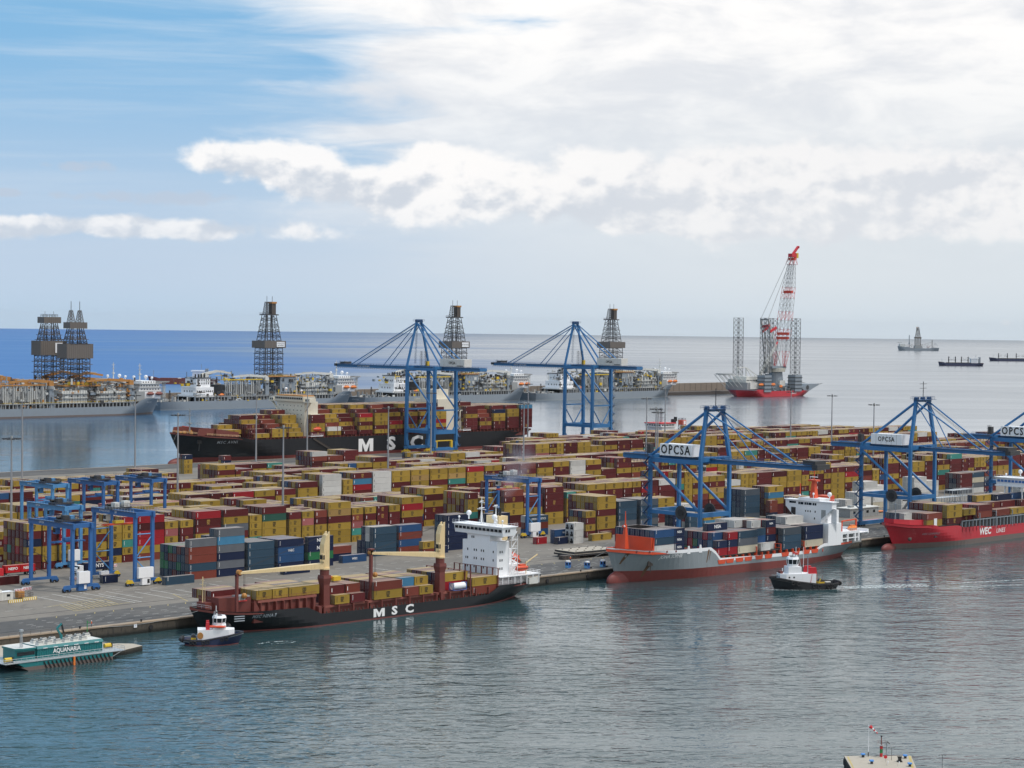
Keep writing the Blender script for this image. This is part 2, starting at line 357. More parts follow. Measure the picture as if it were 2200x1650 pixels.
# flat lettering made from Blender's own font, solid and slightly proud
TEXT = {}
def text_mesh(body, size, mat, depth=0.02, bold=0.0, sx=1.0, shear=0.0, spacing=1.0):
    key = (body, size, mat, bold, sx, shear, spacing)
    if key in TEXT: return TEXT[key]
    if body == 'M':   # broad block letter
        me = bpy.data.meshes.new('text'); P_ = [(-.45, -.36), (-.45, .36), (-.2, .36), (0, -.02), (.2, .36), (.45, .36), (.45, -.36), (.23, -.36), (.23, .1), (.07, -.36), (-.07, -.36), (-.23, .1), (-.23, -.36)]
        bm = bmesh.new(); vs = [bm.verts.new((x * size * sx, y * size, 0)) for x, y in P_]; bmesh.ops.triangulate(bm, faces=[bm.faces.new(vs)]); bm.to_mesh(me); bm.free(); me.materials.append(MATS[mat]); TEXT[key] = me; return me
    c = bpy.data.curves.new('text', 'FONT'); c.body = body; c.size = size; c.align_x = 'CENTER'; c.align_y = 'CENTER'
    c.offset = bold * size; c.shear = shear; c.space_character = spacing; c.resolution_u = 2; c.extrude = 0.0
    o = bpy.data.objects.new('text', c); COL.objects.link(o)
    dg = bpy.context.evaluated_depsgraph_get(); me = bpy.data.meshes.new_from_object(o.evaluated_get(dg))
    COL.objects.unlink(o); bpy.data.objects.remove(o)
    for v in me.vertices: v.co.x *= sx
    me.materials.clear(); me.materials.append(MATS[mat]); TEXT[key] = me; return me
def lettering(body, size, mat, loc, facing='-Y', parent=None, name='lettering', **k):
    me = text_mesh(body, size, mat, **k); o = bpy.data.objects.new(name, me)
    rot = {'-Y': (R(90), 0, 0), '+X': (R(90), 0, R(90)), '-X': (R(90), 0, R(-90)), 'Z': (0, 0, 0), '+Y': (R(90), 0, R(180))}[facing]
    return setmesh(o, parent, loc, rot)
def lettering_on(body, size, mat, bvh, x, z, y_from, parent, name='lettering', skip=0.06, **k):
    """lettering laid onto a curved hull side (hull-local coordinates), seen from -Y"""
    src = text_mesh(body, size, mat, **k); me = src.copy()
    bm = bmesh.new(); bm.from_mesh(me); bmesh.ops.subdivide_edges(bm, edges=[e for e in bm.edges if e.calc_length() > size * .4], cuts=2)
    for v in bm.verts:
        px, pz = x + v.co.x, z + v.co.y
        hit = bvh.ray_cast(Vector((px, y_from, pz)), Vector((0, 1, 0)))
        yy = hit[0].y if hit[0] is not None else y_from + 5
        v.co = Vector((px, yy - skip, pz))
    bm.to_mesh(me); bm.free(); o = bpy.data.objects.new(name, me); return setmesh(o, parent)
# ================================================================ SETTING
QZ = 3.5; QY = 519.5; FQY = 1080.0; RE = 7.43e6
def water():
    m, g, b = newmat('sea_water')
    P = g.n('ShaderNodeTexCoord').outputs['Object']
    S = g.n('ShaderNodeSeparateXYZ', {0: P})
    dist = g.n('ShaderNodeVectorMath', {0: P}, operation='LENGTH').outputs['Value']
    rot = g.n('ShaderNodeMapping', {0: P, 2: (0, 0, R(-52))}).outputs[0]      # wind waves run along one direction
    st = g.n('ShaderNodeMapping', {0: rot, 3: (1.0, 0.45, 1.0)}).outputs[0]
    big = g.noise(g.n('ShaderNodeMapping', {0: rot, 3: (0.010, 0.0022, 1)}).outputs[0], 1.0, 5, 0.6, .8)
    cat = g.noise(g.n('ShaderNodeMapping', {0: rot, 3: (0.0007, 0.00022, 1)}).outputs[0], 1.0, 6, 0.65, 1.2)
    w1 = g.noise(st, 0.42, 2.5, 0.55, .5); w2 = g.noise(st, 0.13, 2, 0.5, .5); w3 = g.noise(P, 0.035, 2, .5)
    # calmer in the lee of the ships and quay
    calm = g.sm(S.outputs[1], 505, 425)
    near = g.m('SUBTRACT', 1.0, g.sm(dist, 500, 2200))
    ruffle = g.sm(big, .36, .64)
    amp = g.m('ADD', 0.34, g.m('MULTIPLY', ruffle, 0.75))
    amp = g.m('MULTIPLY', amp, g.m('ADD', .62, g.m('MULTIPLY', calm, .38)))
    h = g.m('ADD', g.m('MULTIPLY', g.m('SUBTRACT', w1, .5), .50), g.m('MULTIPLY', g.m('SUBTRACT', w2, .5), 0.75))
    h = g.m('ADD', h, g.m('MULTIPLY', g.m('SUBTRACT', w3, .5), 0.8))
    h = g.m('MULTIPLY', g.m('MULTIPLY', h, amp), g.m('ADD', .05, g.m('MULTIPLY', near, .95)))
    bn = g.n('ShaderNodeBump', {'Strength': 1.0, 'Distance': 1.0, 'Height': h})
    nt = g.nt; nt.links.new(bn.outputs[0], b.inputs['Normal'])
    far = g.sm(dist, 900, 3000)
    # open water to the north-west is wind-roughened, the lee of the terminal to the east lies smoother
    br = g.m('DIVIDE', g.m('SUBTRACT', S.outputs[1], S.outputs[0]), g.m('MAXIMUM', dist, 1.0))
    windy = g.sm(g.m('ADD', br, g.m('MULTIPLY', g.m('SUBTRACT', cat, .5), .5)), -.12, .30)
    open_ = g.sm(dist, 2300, 3600)
    rg = g.m('ADD', .05, g.m('MULTIPLY', ruffle, .05)); rg = g.m('ADD', rg, g.m('MULTIPLY', g.sm(dist, 1300, 2600), .12))
    rg = g.m('ADD', rg, g.m('MULTIPLY', g.m('MULTIPLY', windy, far), g.m('ADD', .05, g.m('MULTIPLY', open_, .24))))
    rg = g.m('ADD', rg, g.m('MULTIPLY', g.m('MULTIPLY', g.m('SUBTRACT', cat, .45), open_), .22))
    rg = g.m('MAXIMUM', g.m('ADD', rg, g.m('MULTIPLY', g.m('MULTIPLY', g.sm(dist, 9000, 26000), .5), .34)), .05)
    nt.links.new(rg, b.inputs['Roughness'])
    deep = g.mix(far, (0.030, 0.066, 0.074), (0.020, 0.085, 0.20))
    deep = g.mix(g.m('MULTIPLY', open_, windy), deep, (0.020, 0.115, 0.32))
    deep = g.mix(g.m('MULTIPLY', g.m('SUBTRACT', 1.0, windy), g.sm(dist, 900, 1800)), deep, (0.085, 0.115, 0.145))  # silver sky reflection on the smoother side painted into the base colour
    nt.links.new(deep, b.inputs['Base Color']); b.inputs['IOR'].default_value = 1.50
    b.inputs['Specular IOR Level'].default_value = .5
    me = bpy.data.meshes.new('water'); N = 96; rs = [0] + [60 * (1.085 ** k) for k in range(82)]
    v = [(0, 0, 0)]; f = []
    for r in rs[1:]:
        for i in range(N):
            a = 2 * math.pi * i / N; v.append((r * math.cos(a), r * math.sin(a), -r * r / (2 * RE)))
    for i in range(N): f.append((0, 1 + i, 1 + (i + 1) % N))
    for k in range(len(rs) - 2):
        o = 1 + k * N
        for i in range(N): f.append((o + i, o + N + i, o + N + (i + 1) % N, o + (i + 1) % N))
    me.from_pydata(v, [], f); me.materials.append(m); me.polygons.foreach_set('use_smooth', [True] * len(f))
    o = bpy.data.objects.new('water', me); setmesh(o); tag(o, kind='structure')
water()
def ground_mats():
    for nm, base, alt, patch in (('yard_concrete', (0.150, 0.134, 0.115), (0.200, 0.178, 0.150), (0.07, .064, .058)), ('apron_road', (0.062, 0.060, 0.059), (0.105, .098, .09), (0.035, .034, .033)),
                                 ('quay_edge', (0.38, 0.27, 0.17), (0.27, 0.22, 0.17), (0.16, .13, .11))):
        m, g, b = newmat(nm); P = g.n('ShaderNodeTexCoord').outputs['Object']
        n1 = g.noise(P, 0.03, 5, .6); n2 = g.noise(P, 0.25, 6, .7); n3 = g.noise(g.n('ShaderNodeMapping', {0: P, 3: (0.05, .9, 1)}).outputs[0], 1.0, 5, .65)
        c = g.mix(g.sm(n1, .35, .65), base, alt); c = g.mix(g.m('MULTIPLY', g.sm(n2, .5, .72), .55), c, patch); c = g.mix(g.m('MULTIPLY', g.sm(n3, .55, .75), .5), c, patch)
        # cast slab joints
        s = g.n('ShaderNodeSeparateXYZ', {0: P})
        jx = g.m('PINGPONG', s.outputs[0], 6.0); jy = g.m('PINGPONG', s.outputs[1], 6.0)
        j = g.m('MINIMUM', jx, jy); c = g.mix(g.m('MULTIPLY', g.m('LESS_THAN', j, .06), .5), c, patch)
        g.nt.links.new(c, b.inputs['Base Color']); b.inputs['Roughness'].default_value = .85
        bn = g.n('ShaderNodeBump', {'Strength': .4, 'Distance': .04, 'Height': n2}); g.nt.links.new(bn.outputs[0], b.inputs['Normal'])
    m, g, b = newmat('quay_wall'); P = g.n('ShaderNodeTexCoord').outputs['Object']
    s = g.n('ShaderNodeSeparateXYZ', {0: P}); n = g.noise(P, .5, 6, .7); n2 = g.noise(g.n('ShaderNodeMapping', {0: P, 3: (1, 1, .2)}).outputs[0], 1.5, 5, .7)
    c = g.mix(n, (0.11, .092, .07), (0.045, .04, .034)); c = g.mix(g.sm(n2, .5, .7), c, (0.03, .028, .026))
    wet = g.m('SUBTRACT', 1.0, g.sm(g.m('ADD', s.outputs[2], g.m('MULTIPLY', n, 1.2)), .9, 2.2)); c = g.mix(wet, c, (0.010, .012, .010))
    g.nt.links.new(c, b.inputs['Base Color']); b.inputs['Roughness'].default_value = .8
    bn = g.n('ShaderNodeBump', {'Strength': .8, 'Distance': .15, 'Height': n2}); g.nt.links.new(bn.outputs[0], b.inputs['Normal'])
ground_mats()
# terminal platform outline (counter-clockwise); its east end steps back where the far quay stops
PLAT = [(120, QY), (1750, QY), (1750, 860), (1395, 905), (1395, FQY), (120, FQY)]
w_ = MB(); n_ = len(PLAT)
w_.mesh([(x, y, -1.2) for x, y in PLAT] + [(x, y, QZ - .012) for x, y in PLAT], [(i, (i + 1) % n_, n_ + (i + 1) % n_, n_ + i) for i in range(n_)], 'quay_wall')
w_.mesh([(x, y, QZ - .012) for x, y in PLAT], [tuple(range(n_))], 'yard_concrete')
w_.build('container_terminal_ground', kind='structure')
def sheet(name, x0, x1, y0, y1, mat, z=QZ - .004):
    s = MB(); s.face([(x0, y0, z), (x1, y0, z), (x1, y1, z), (x0, y1, z)], mat); s.build(name, kind='structure')
sheet('apron_road', 120.5, 1749, QY + 2.35, 547.0, 'apron_road')
sheet('far_apron_road', 120.5, 1394, 1046, FQY - 1.6, 'apron_road')
e_ = MB(); e_.box(120, 1750, QY - .25, QY + 2.3, QZ - .35, QZ + .02, 'quay_edge'); e_.build('quay_edge_kerb', kind='structure')
e_ = MB(); e_.box(120, 1395, FQY - 1.55, FQY + .25, QZ - .35, QZ + .02, 'quay_edge'); e_.build('far_quay_edge_kerb', kind='structure')
# crane rails
e_ = MB()
for y in (528, 555): e_.box(300, 1749, y - .09, y + .09, QZ - .01, QZ + .05, 'steel_dark')
for y in (1050, 1076): e_.box(300, 1394, y - .09, y + .09, QZ - .01, QZ + .05, 'steel_dark')
e_.build('crane_rails', kind='structure')
# painted markings
def markings():
    w = MB(); y = MB(); z = QZ + .004
    def line(mb, a, b, wd, m, dash=None, zz=None):
        a = Vector((a[0], a[1], 0)); b = Vector((b[0], b[1], 0)); d = (b - a); L = d.length; d.normalize(); n = Vector((-d.y, d.x, 0)) * wd / 2
        t = 0
        while t < L:
            e = min(L, t + (dash[0] if dash else L)); p = a + d * t; q = a + d * e
            mb.face([(p.x - n.x, p.y - n.y, zz or z), (q.x - n.x, q.y - n.y, zz or z), (q.x + n.x, q.y + n.y, zz or z), (p.x + n.x, p.y + n.y, zz or z)], m)
            t = e + (dash[1] if dash else 1)
    for yy in (525.2, 531.5, 537.0): line(w, (330, yy), (1400, yy), .28, 'mark_white', (2.4, 4.6))
    for yy in (534.3, 541.5): line(w, (330, yy), (1400, yy), .25, 'mark_white', (1.6, 6.5))
    x = 338
    while x < 900:     # berth ticks beside the land rail
        line(y, (x, 544.2), (x + 1.5, 546.3), .3, 'mark_yellow', zz=z); x += 7.0
    for x, y0, y1 in ((366, 560, 600), (373.5, 566, 592), (377, 560, 587), (383, 557, 590), (385.6, 557, 582), (398, 556.5, 579), (405, 562, 580), (391, 564, 586), (412, 557, 575), (430, 556, 580), (452, 557, 583), (478, 556, 578), (505, 557, 582), (560, 557, 590), (571, 560, 584)):
        line(w, (x, y0), (x, y1), .42, 'mark_white')
    for yy, x0, x1 in ((566, 340, 372), (574, 384, 430), (583, 372, 440), (562, 405, 470), (588, 360, 420), (571, 440, 540), (585, 450, 560), (563, 500, 590), (580, 560, 640)):
        line(w, (x0, yy), (x1, yy), .3, 'mark_white', (3.0, 4.0))
    for k in range(12):   # hatched no-parking box
        x = 357.5 + k * 1.75; y0 = 553.5 + k * .35; line(y, (x, y0), (x + 3.2, y0 + 13), .28, 'mark_yellow', zz=z)
    line(y, (357, 552.8), (382, 558.6), .3, 'mark_yellow'); line(y, (398, 548.5), (404.5, 566), .3, 'mark_yellow'); line(y, (355, 566), (382, 574), .3, 'mark_yellow')
    for x, yy in ((352, 572), (362, 580), (404, 534), (412, 530), (592, 545), (600, 541), (568, 533)):
        o = lettering('XX', 1.6, 'mark_white', (x, yy, z + .004), 'Z', sx=1.6) if False else None
    w.build('white_ground_markings', kind='structure'); y.build('yellow_ground_markings', kind='structure')
markings()
# low concrete landing beside the teal barge
j_ = MB()
JP = [(180, 488), (297, 497), (333, 489), (341, 492), (341, 497), (336, 502), (333, 519.2), (180, 519.2)]
j_.prism(JP, -1.2, 1.5, 'quay_wall', 'concrete_pale'); j_.build('low_landing_stage_ground', kind='structure')
# far mole: a long concrete wall with a lower apron in front, where the drillships lie
b_ = MB()
b_.box(900, 2330, 1838, 1866, -3, 4.0, 'steel_brown'); b_.box(900, 2330, 1866.01, 1874, -3, 15, 'breakwater_stone')
for x in range(905, 2330, 12): b_.box(x, x + .35, 1865.8, 1866.0, 4, 15, 'steel_brown')
b_.box(900, 2335, 1874.01, 1905, -3, 4, 'breakwater_stone')
b_.build('harbour_breakwater', kind='structure')
# near pier head, lower right
p_ = MB()
PP = [(361.8, 258.4), (330.0, 229.0), (338.5, 221.0), (373.0, 248.7)]
p_.prism(PP, -1.2, QZ, 'quay_wall', 'concrete_pale')
p_.build('pier_head_ground', kind='structure')
# ================================================================ SHIPPING CONTAINERS
CC = {'Y': ('yellow', (0.40, 0.262, 0.045)), 'y': ('sandy yellow', (0.44, 0.28, 0.10)), 'M': ('maroon', (0.125, 0.020, 0.022)), 'D': ('dark red', (0.085, 0.014, 0.015)), 'R': ('bright red', (0.36, 0.018, 0.028)),
      'O': ('rust red', (0.21, 0.050, 0.035)), 'V': ('orange', (0.62, 0.10, 0.03)), 'P': ('faded pink', (0.40, 0.13, 0.13)), 'T': ('turquoise', (0.055, 0.27, 0.23)), 'W': ('white', (0.68, 0.68, 0.66)), 'C': ('cream', (0.66, 0.60, 0.46)),
      'B': ('blue', (0.025, 0.080, 0.20)), 'N': ('navy blue', (0.012, 0.022, 0.065)), 'G': ('grey', (0.14, 0.155, 0.18)), 'g': ('slate grey', (0.075, 0.095, 0.12)), 'L': ('light blue', (0.06, 0.22, 0.38)), 'K': ('dark green', (0.03, 0.10, 0.075)), 'S': ('steel blue', (0.035, 0.075, 0.12)), 'E': ('green', (.03, .20, .08))}
YARDW = 'Y' * 38 + 'M' * 34 + 'D' * 14 + 'O' * 5 + 'R' * 3 + 'W' * 2 + 'T' * 2 + 'y' * 3 + 'B' + 'N' + 'P'
HC = 2.9; CW = 2.44; L40 = 12.19; L20 = 6.06; L45 = 13.7
def cont_body(L, H):
    key = ('cbody', L, H)
    if key in TEXT: return TEXT[key]
    s = MB(); m = 'container_paint'; h = H - .05; x = L / 2; y = CW / 2
    # frame: posts and rails stand proud of the corrugated panels
    P = [(-x, -y, 0), (x, -y, 0), (x, y, 0), (-x, y, 0), (-x, -y, h), (x, -y, h), (x, y, h), (-x, y, h)]
    F = [(0, 1, 5, 4), (1, 2, 6, 5), (2, 3, 7, 6), (3, 0, 4, 7), (4, 5, 6, 7)]
    for f in F:
        pts = [Vector(P[i]) for i in f]; c = sum(pts, Vector()) / 4; n = (pts[1] - pts[0]).cross(pts[2] - pts[1]).normalized()
        ins = []
        for p in pts:
            q = p + Vector([(.14 if abs(c[k] - p[k]) > .2 else 0) * (1 if c[k] > p[k] else -1) for k in range(3)]) - n * .05; ins.append(q)
        s.mesh(pts + ins, [(0, 1, 5, 4), (1, 2, 6, 5), (2, 3, 7, 6), (3, 0, 4, 7), (4, 5, 6, 7)], m)
    s.mesh(P[:4], [(0, 3, 2, 1)], m)
    for sx in (-1, 1):
        for sy in (-1, 1): s.cbox(sx * (x - .09), sy * (y - .06), h + .02, .17, .15, .05, 'steel_dark')
    me = s.data('container_body'); TEXT[key] = me; return me
def door_mesh(side):
    key = ('cdoor', side)
    if key in TEXT: return TEXT[key]
    s = MB(); y0, y1 = (-1.08, -.02) if side < 0 else (.02, 1.08)
    s.box(-.04, 0, y0, y1, .16, 2.68, 'container_door_shaded')
    for k in (.27, .74): yy = y0 + (y1 - y0) * k; s.tube((-.075, yy, .12), (-.075, yy, 2.7), .028, 'galv', 4)
    s.box(-.05, -.042, y0 + .12, y1 - .1, .62, .70, 'black'); s.box(-.05, -.042, y0 + .5, y1 - .1, 1.9, 2.35, 'container_door_shaded')
    me = s.data('container_door_leaf'); TEXT[key] = me; return me
def reefer_mesh():
    if 'reef' in TEXT: return TEXT['reef']
    s = MB(); s.box(-.05, 0, -1.05, 1.05, .15, 2.6, 'galv'); s.box(-.09, -.05, -.85, .85, .25, 1.1, 'black'); s.tube((-.12, 0, 1.75), (-.05, 0, 1.75), .55, 'black', 10); s.box(-.09, -.05, -.9, .5, 1.15, 1.35, 'steel_dark')
    me = s.data('reefer_unit'); TEXT['reef'] = me; return me
def emblem_faces(cx, cz, k=1.0):
    """rounded 'm' above 'sc', as bars (x0,x1,z0,z1)"""
    b = [(-.62, .62, .58, .78), (-.66, -.42, 0.05, .70), (-.12, .12, 0.05, .70), (.42, .66, 0.05, .70),
         (-.64, -.06, -.18, -.02), (-.64, -.44, -.45, -.10), (-.64, -.06, -.52, -.38), (-.26, -.06, -.80, -.45), (-.64, -.06, -.88, -.73),
         (.06, .64, -.18, -.02), (.06, .26, -.80, -.10), (.06, .64, -.88, -.73)]
    return [(cx + a * k, cx + c * k, cz + d * k, cz + e * k) for a, c, d, e in b]
def emblem_mesh(mat, small=False):
    key = ('emb', mat, small)
    if key in TEXT: return TEXT[key]
    s = MB()
    for a, c, d, e in emblem_faces(0, 0, .95 if small else 1.08): s.face([(a, 0, d), (c, 0, d), (c, 0, e), (a, 0, e)], mat)
    me = s.data('emblem'); TEXT[key] = me; return me
def code_mesh(mat):
    key = ('code', mat)
    if key in TEXT: return TEXT[key]
    s = MB()
    for i in range(5): s.face([(0, 0, -.8 + i * .34), (.20, 0, -.8 + i * .34), (.20, 0, -.56 + i * .34), (0, 0, -.56 + i * .34)], mat)
    me = s.data('code_panel'); TEXT[key] = me; return me
paint('emblem_gold', (.42, .27, .06), .5); paint('lettering_white', (.80, .80, .80), .5, var=.02, dirt=.05); paint('lettering_black', (.012, .012, .013), .5, dirt=0, var=0); paint('lettering_yellow', (.62, .50, .06), .5); paint('lettering_grey', (.40, .44, .48), .5)
ORD = ['lowest', 'second', 'third', 'fourth', 'fifth', 'sixth', 'seventh', 'eighth', 'ninth', 'tenth', 'eleventh', 'twelfth', 'thirteenth', 'fourteenth', 'fifteenth', 'sixteenth', 'seventeenth', 'eighteenth', 'nineteenth', 'twentieth',
       'twenty-first', 'twenty-second', 'twenty-third', 'twenty-fourth', 'twenty-fifth', 'twenty-sixth', 'twenty-seventh', 'twenty-eighth', 'twenty-ninth', 'thirtieth']
def nth(i): return 'first' if i == 0 else ORD[i]
NCONT = 0; MASS = {'yard': [], 'far': []}
def container(x, y, z, L, code, label, group, H=HC, text=None, reefer=None, emblem=None, tsize=1.35, tmat='lettering_white', side_y=True):
    """x = west end, y = south side, z = underside"""
    global NCONT; NCONT += 1
    name, col = CC[code]; r = random.Random(int(x * 71 + y * 13 + z * 7)); f = r.uniform(.85, 1.12)
    o = bpy.data.objects.new('shipping_container', cont_body(L, H)); setmesh(o, None, (x + L / 2, y + CW / 2, z)); o.color = tuple(min(1, c * f) for c in col) + (1,)
    tag(o, label, 'container', group)
    rf = reefer if reefer is not None else (code in 'W' and r.random() < .8)
    if rf: setmesh(bpy.data.objects.new('refrigeration_unit', reefer_mesh()), o, (-L / 2, 0, 0))
    else:
        for sd in (-1, 1):
            d = bpy.data.objects.new('door', door_mesh(sd)); setmesh(d, o, (-L / 2 - .002, 0, 0)); d.color = o.color
    em = emblem if emblem is not None else (code in 'Yy' or (code in 'MD' and r.random() < .25))
    if text: lettering(text, tsize, tmat, (0 if L > 8 else .0, -CW / 2 - .03, 1.45), '-Y', o, bold=.02)
    elif em: setmesh(bpy.data.objects.new('emblem', emblem_mesh('lettering_black' if code in 'Yy' else 'emblem_gold', L < 8)), o, (0, -CW / 2 - .02, 1.48))
    if not text: setmesh(bpy.data.objects.new('code_panel', code_mesh('lettering_black' if code in 'YyWC' else 'lettering_white')), o, (-L / 2 + .75, -CW / 2 - .02, 1.5 if r.random() < .8 else 2.3))
    return o
def mass(key, x, y, z, L, code, H=HC): MASS[key].append((x, y, z, L, code, H))
def build_mass(key, name, label):
    r = random.Random(5); V = []; F = []; MI = []; T = []
    def q(pts, mi, col):
        b = len(V); V.extend(pts); F.append((b, b + 1, b + 2, b + 3)); MI.append(mi); T.extend([col] * 4)
    for x, y, z, L, code, H in MASS[key]:
        c = CC[code][1]; f = r.uniform(.82, 1.14); c = (c[0] * f, c[1] * f, c[2] * f, 1); h = H - .06; X, Y, Z = x + L, y + CW, z + h
        q([(X, y, z), (X, Y, z), (X, Y, Z), (X, y, Z)], 0, c); q([(X, Y, z), (x, Y, z), (x, Y, Z), (X, Y, Z)], 0, c); q([(x, y, Z), (X, y, Z), (X, Y, Z), (x, Y, Z)], 0, c)
        # south side and west end with recessed panels
        i = .13; d = .05
        a = [(x, y, z), (X, y, z), (X, y, Z), (x, y, Z)]; b = [(x + i, y + d, z + i), (X - i, y + d, z + i), (X - i, y + d, Z - i), (x + i, y + d, Z - i)]
        for k in range(4): q([a[k], a[(k + 1) % 4], b[(k + 1) % 4], b[k]], 0, c)
        q(b, 0, c)
        a = [(x, Y, z), (x, y, z), (x, y, Z), (x, Y, Z)]; b = [(x + d, Y - i, z + i), (x + d, y + i, z + i), (x + d, y + i, Z - i), (x + d, Y - i, Z - i)]
        for k in range(4): q([a[k], a[(k + 1) % 4], b[(k + 1) % 4], b[k]], 0, c)
        q(b, 0, tuple(v * .8 for v in c[:3]) + (1,))  # west end panel tinted darker, shade painted in as on the doors
        ym = (y + Y) / 2
        for yy in (ym - .72, ym - .3, ym + .3, ym + .72): q([(x + .03, yy + .04, z + .15), (x + .03, yy - .04, z + .15), (x + .03, yy - .04, Z - .15), (x + .03, yy + .04, Z - .15)], 2, c)
        if code in 'Yy' or (code in 'MDO' and r.random() < .22):
            for p, s_, t, u in emblem_faces(x + L / 2, z + 1.45, .95 if L < 8 else 1.05): q([(p, y + .035, t), (s_, y + .035, t), (s_, y + .035, u), (p, y + .035, u)], 1 if code in 'Yy' else 3, c)
        t0 = z + (.7 if r.random() < .7 else 1.9); q([(x + .7, y + .035, t0), (x + .95, y + .035, t0), (x + .95, y + .035, min(t0 + 1.3, Z - .2)), (x + .7, y + .035, min(t0 + 1.3, Z - .2))], 1 if code in 'YyW' else 4, c)
    me = bpy.data.meshes.new(name); me.from_pydata(V, [], F)
    for m in ('container_paint_mass', 'lettering_black', 'galv', 'emblem_gold', 'lettering_white'): me.materials.append(MATS[m])
    me.polygons.foreach_set('material_index', MI)
    at = me.color_attributes.new('tint', 'FLOAT_COLOR', 'CORNER'); flat = [v for t in T for v in t]; at.data.foreach_set('color', flat); me.update()
    o = bpy.data.objects.new(name, me); setmesh(o); tag(o, label, None, None, 'stuff'); return o
# ---- the yard: blocks parallel to the quay, six rows deep, bays side by side
def block(yf, bays, single=None, rows=6, gname=None):
    """bays: list of (x, L, tiers, front string top->bottom or None). single(x) -> front row boxes are things of their own"""
    B = []
    for k, (x, L, t, s) in enumerate(bays):
        rr = random.Random(int(x * 31 + yf * 17)); H = [max(1, t - (rr.random() < .06 and 1 or 0)) if (j and s is None) or j > 2 else t for j in range(rows)]
        B.append((x, L, H, s, rr))
    for k, (x, L, H, s, rr) in enumerate(B):
        base = rr.choice('YYYMMD')
        for j in range(rows):
            for t in range(H[j]):
                code = s[len(s) - 1 - t] if (s and j == 0 and t < len(s)) else (base if rr.random() < .25 else rr.choice(YARDW))
                if L < 8 and code == 'W': code = 'Y'
                west = B[k - 1][2][j] if k and abs(B[k - 1][0] + B[k - 1][1] - x) < 3 else 0
                east = B[k + 1][2][j] if k + 1 < len(B) and abs(x + L - B[k + 1][0]) < 3 else 0
                south = H[j - 1] if j else 0
                if not (t == H[j] - 1 or t >= west or t >= east or t >= south): continue
                px, py, pz = x, yf + j * 2.78, QZ + t * HC + .02
                if j == 0 and single and single(k): container(px, py, pz, L, code, '%s %s container, %s tier, %s stack from left, %s' % (CC[code][0], 'short' if L < 8 else 'long', ORD[t], nth(k), gname), 'containers stacked in ' + gname)
                else: mass('yard', px, py, pz, L, code)
def autobays(x0, x1, prof, seed, p20=.22, gap=.04):
    r = random.Random(seed); x = x0; out = []
    while x < x1:
        t = [v for a, v in prof if a <= x][-1]
        if r.random() < gap: x += 12.8; continue
        if r.random() < p20: Ls = [L20, L20]
        else: Ls = [L40]
        tt = max(0, t + r.choice((-1,) + (0,) * 9 + (1,)) if t > 1 else t)
        for L in Ls:
            if tt: out.append((x, L, tt, None))
            x += L + (.65 if L > 8 else .45)
    return out
F652 = [(58, 2, 'YMNYMM'), (92, 2, 'YMMYYM'), (128, 2, 'RRYYM'), (164, 2, 'YMMYM'), (200, 2, 'YMYYM'), (233, 2, 'YYYNY'), (263, 2, 'RYYTYM'), (297, 4, 'RDRRYO'), (355, 2, 'YPYYM'), (388, 2, 'YMMOM'), (421, 4, 'RDMYNM'), (481, 4, 'MYGMYY'), (537, 2, 'YYYTY'),
        (564, 4, 'MKYYYM'), (622, 2, 'MYYYO'), (650, 2, 'YPYYM'), (678, 2, 'OMYYO'), (706, 4, 'YyMYYY'), (757, 2, 'YOPTY'), (785, 2, 'YMYKM'), (811, 2, 'MMMYY'), (837, 2, 'YMMYM'), (864, 4, 'YRYMMM'), (1006, 2, 'MYYTMM'), (1040, 2, 'YMYYM'), (1084, 4, 'OMYYDM'), (1125, 4, 'MMYYM'), (1172, 4, 'MMMMYY'), (1218, 2, 'TYYYM'), (1240, 2, 'YYMYM')]
def xat(px, Y, z):     # world x of a bay corner seen at a photograph column (survey of the front row)
    lo, hi = 200.0, 3000.0
    for _ in range(40):
        md = (lo + hi) / 2; d = Vector((md, Y, z - CAM_H)); u = 1100 + FPX * d.dot(_ri) / d.dot(_fw)
        if u < px: lo = md
        else: hi = md
    return lo
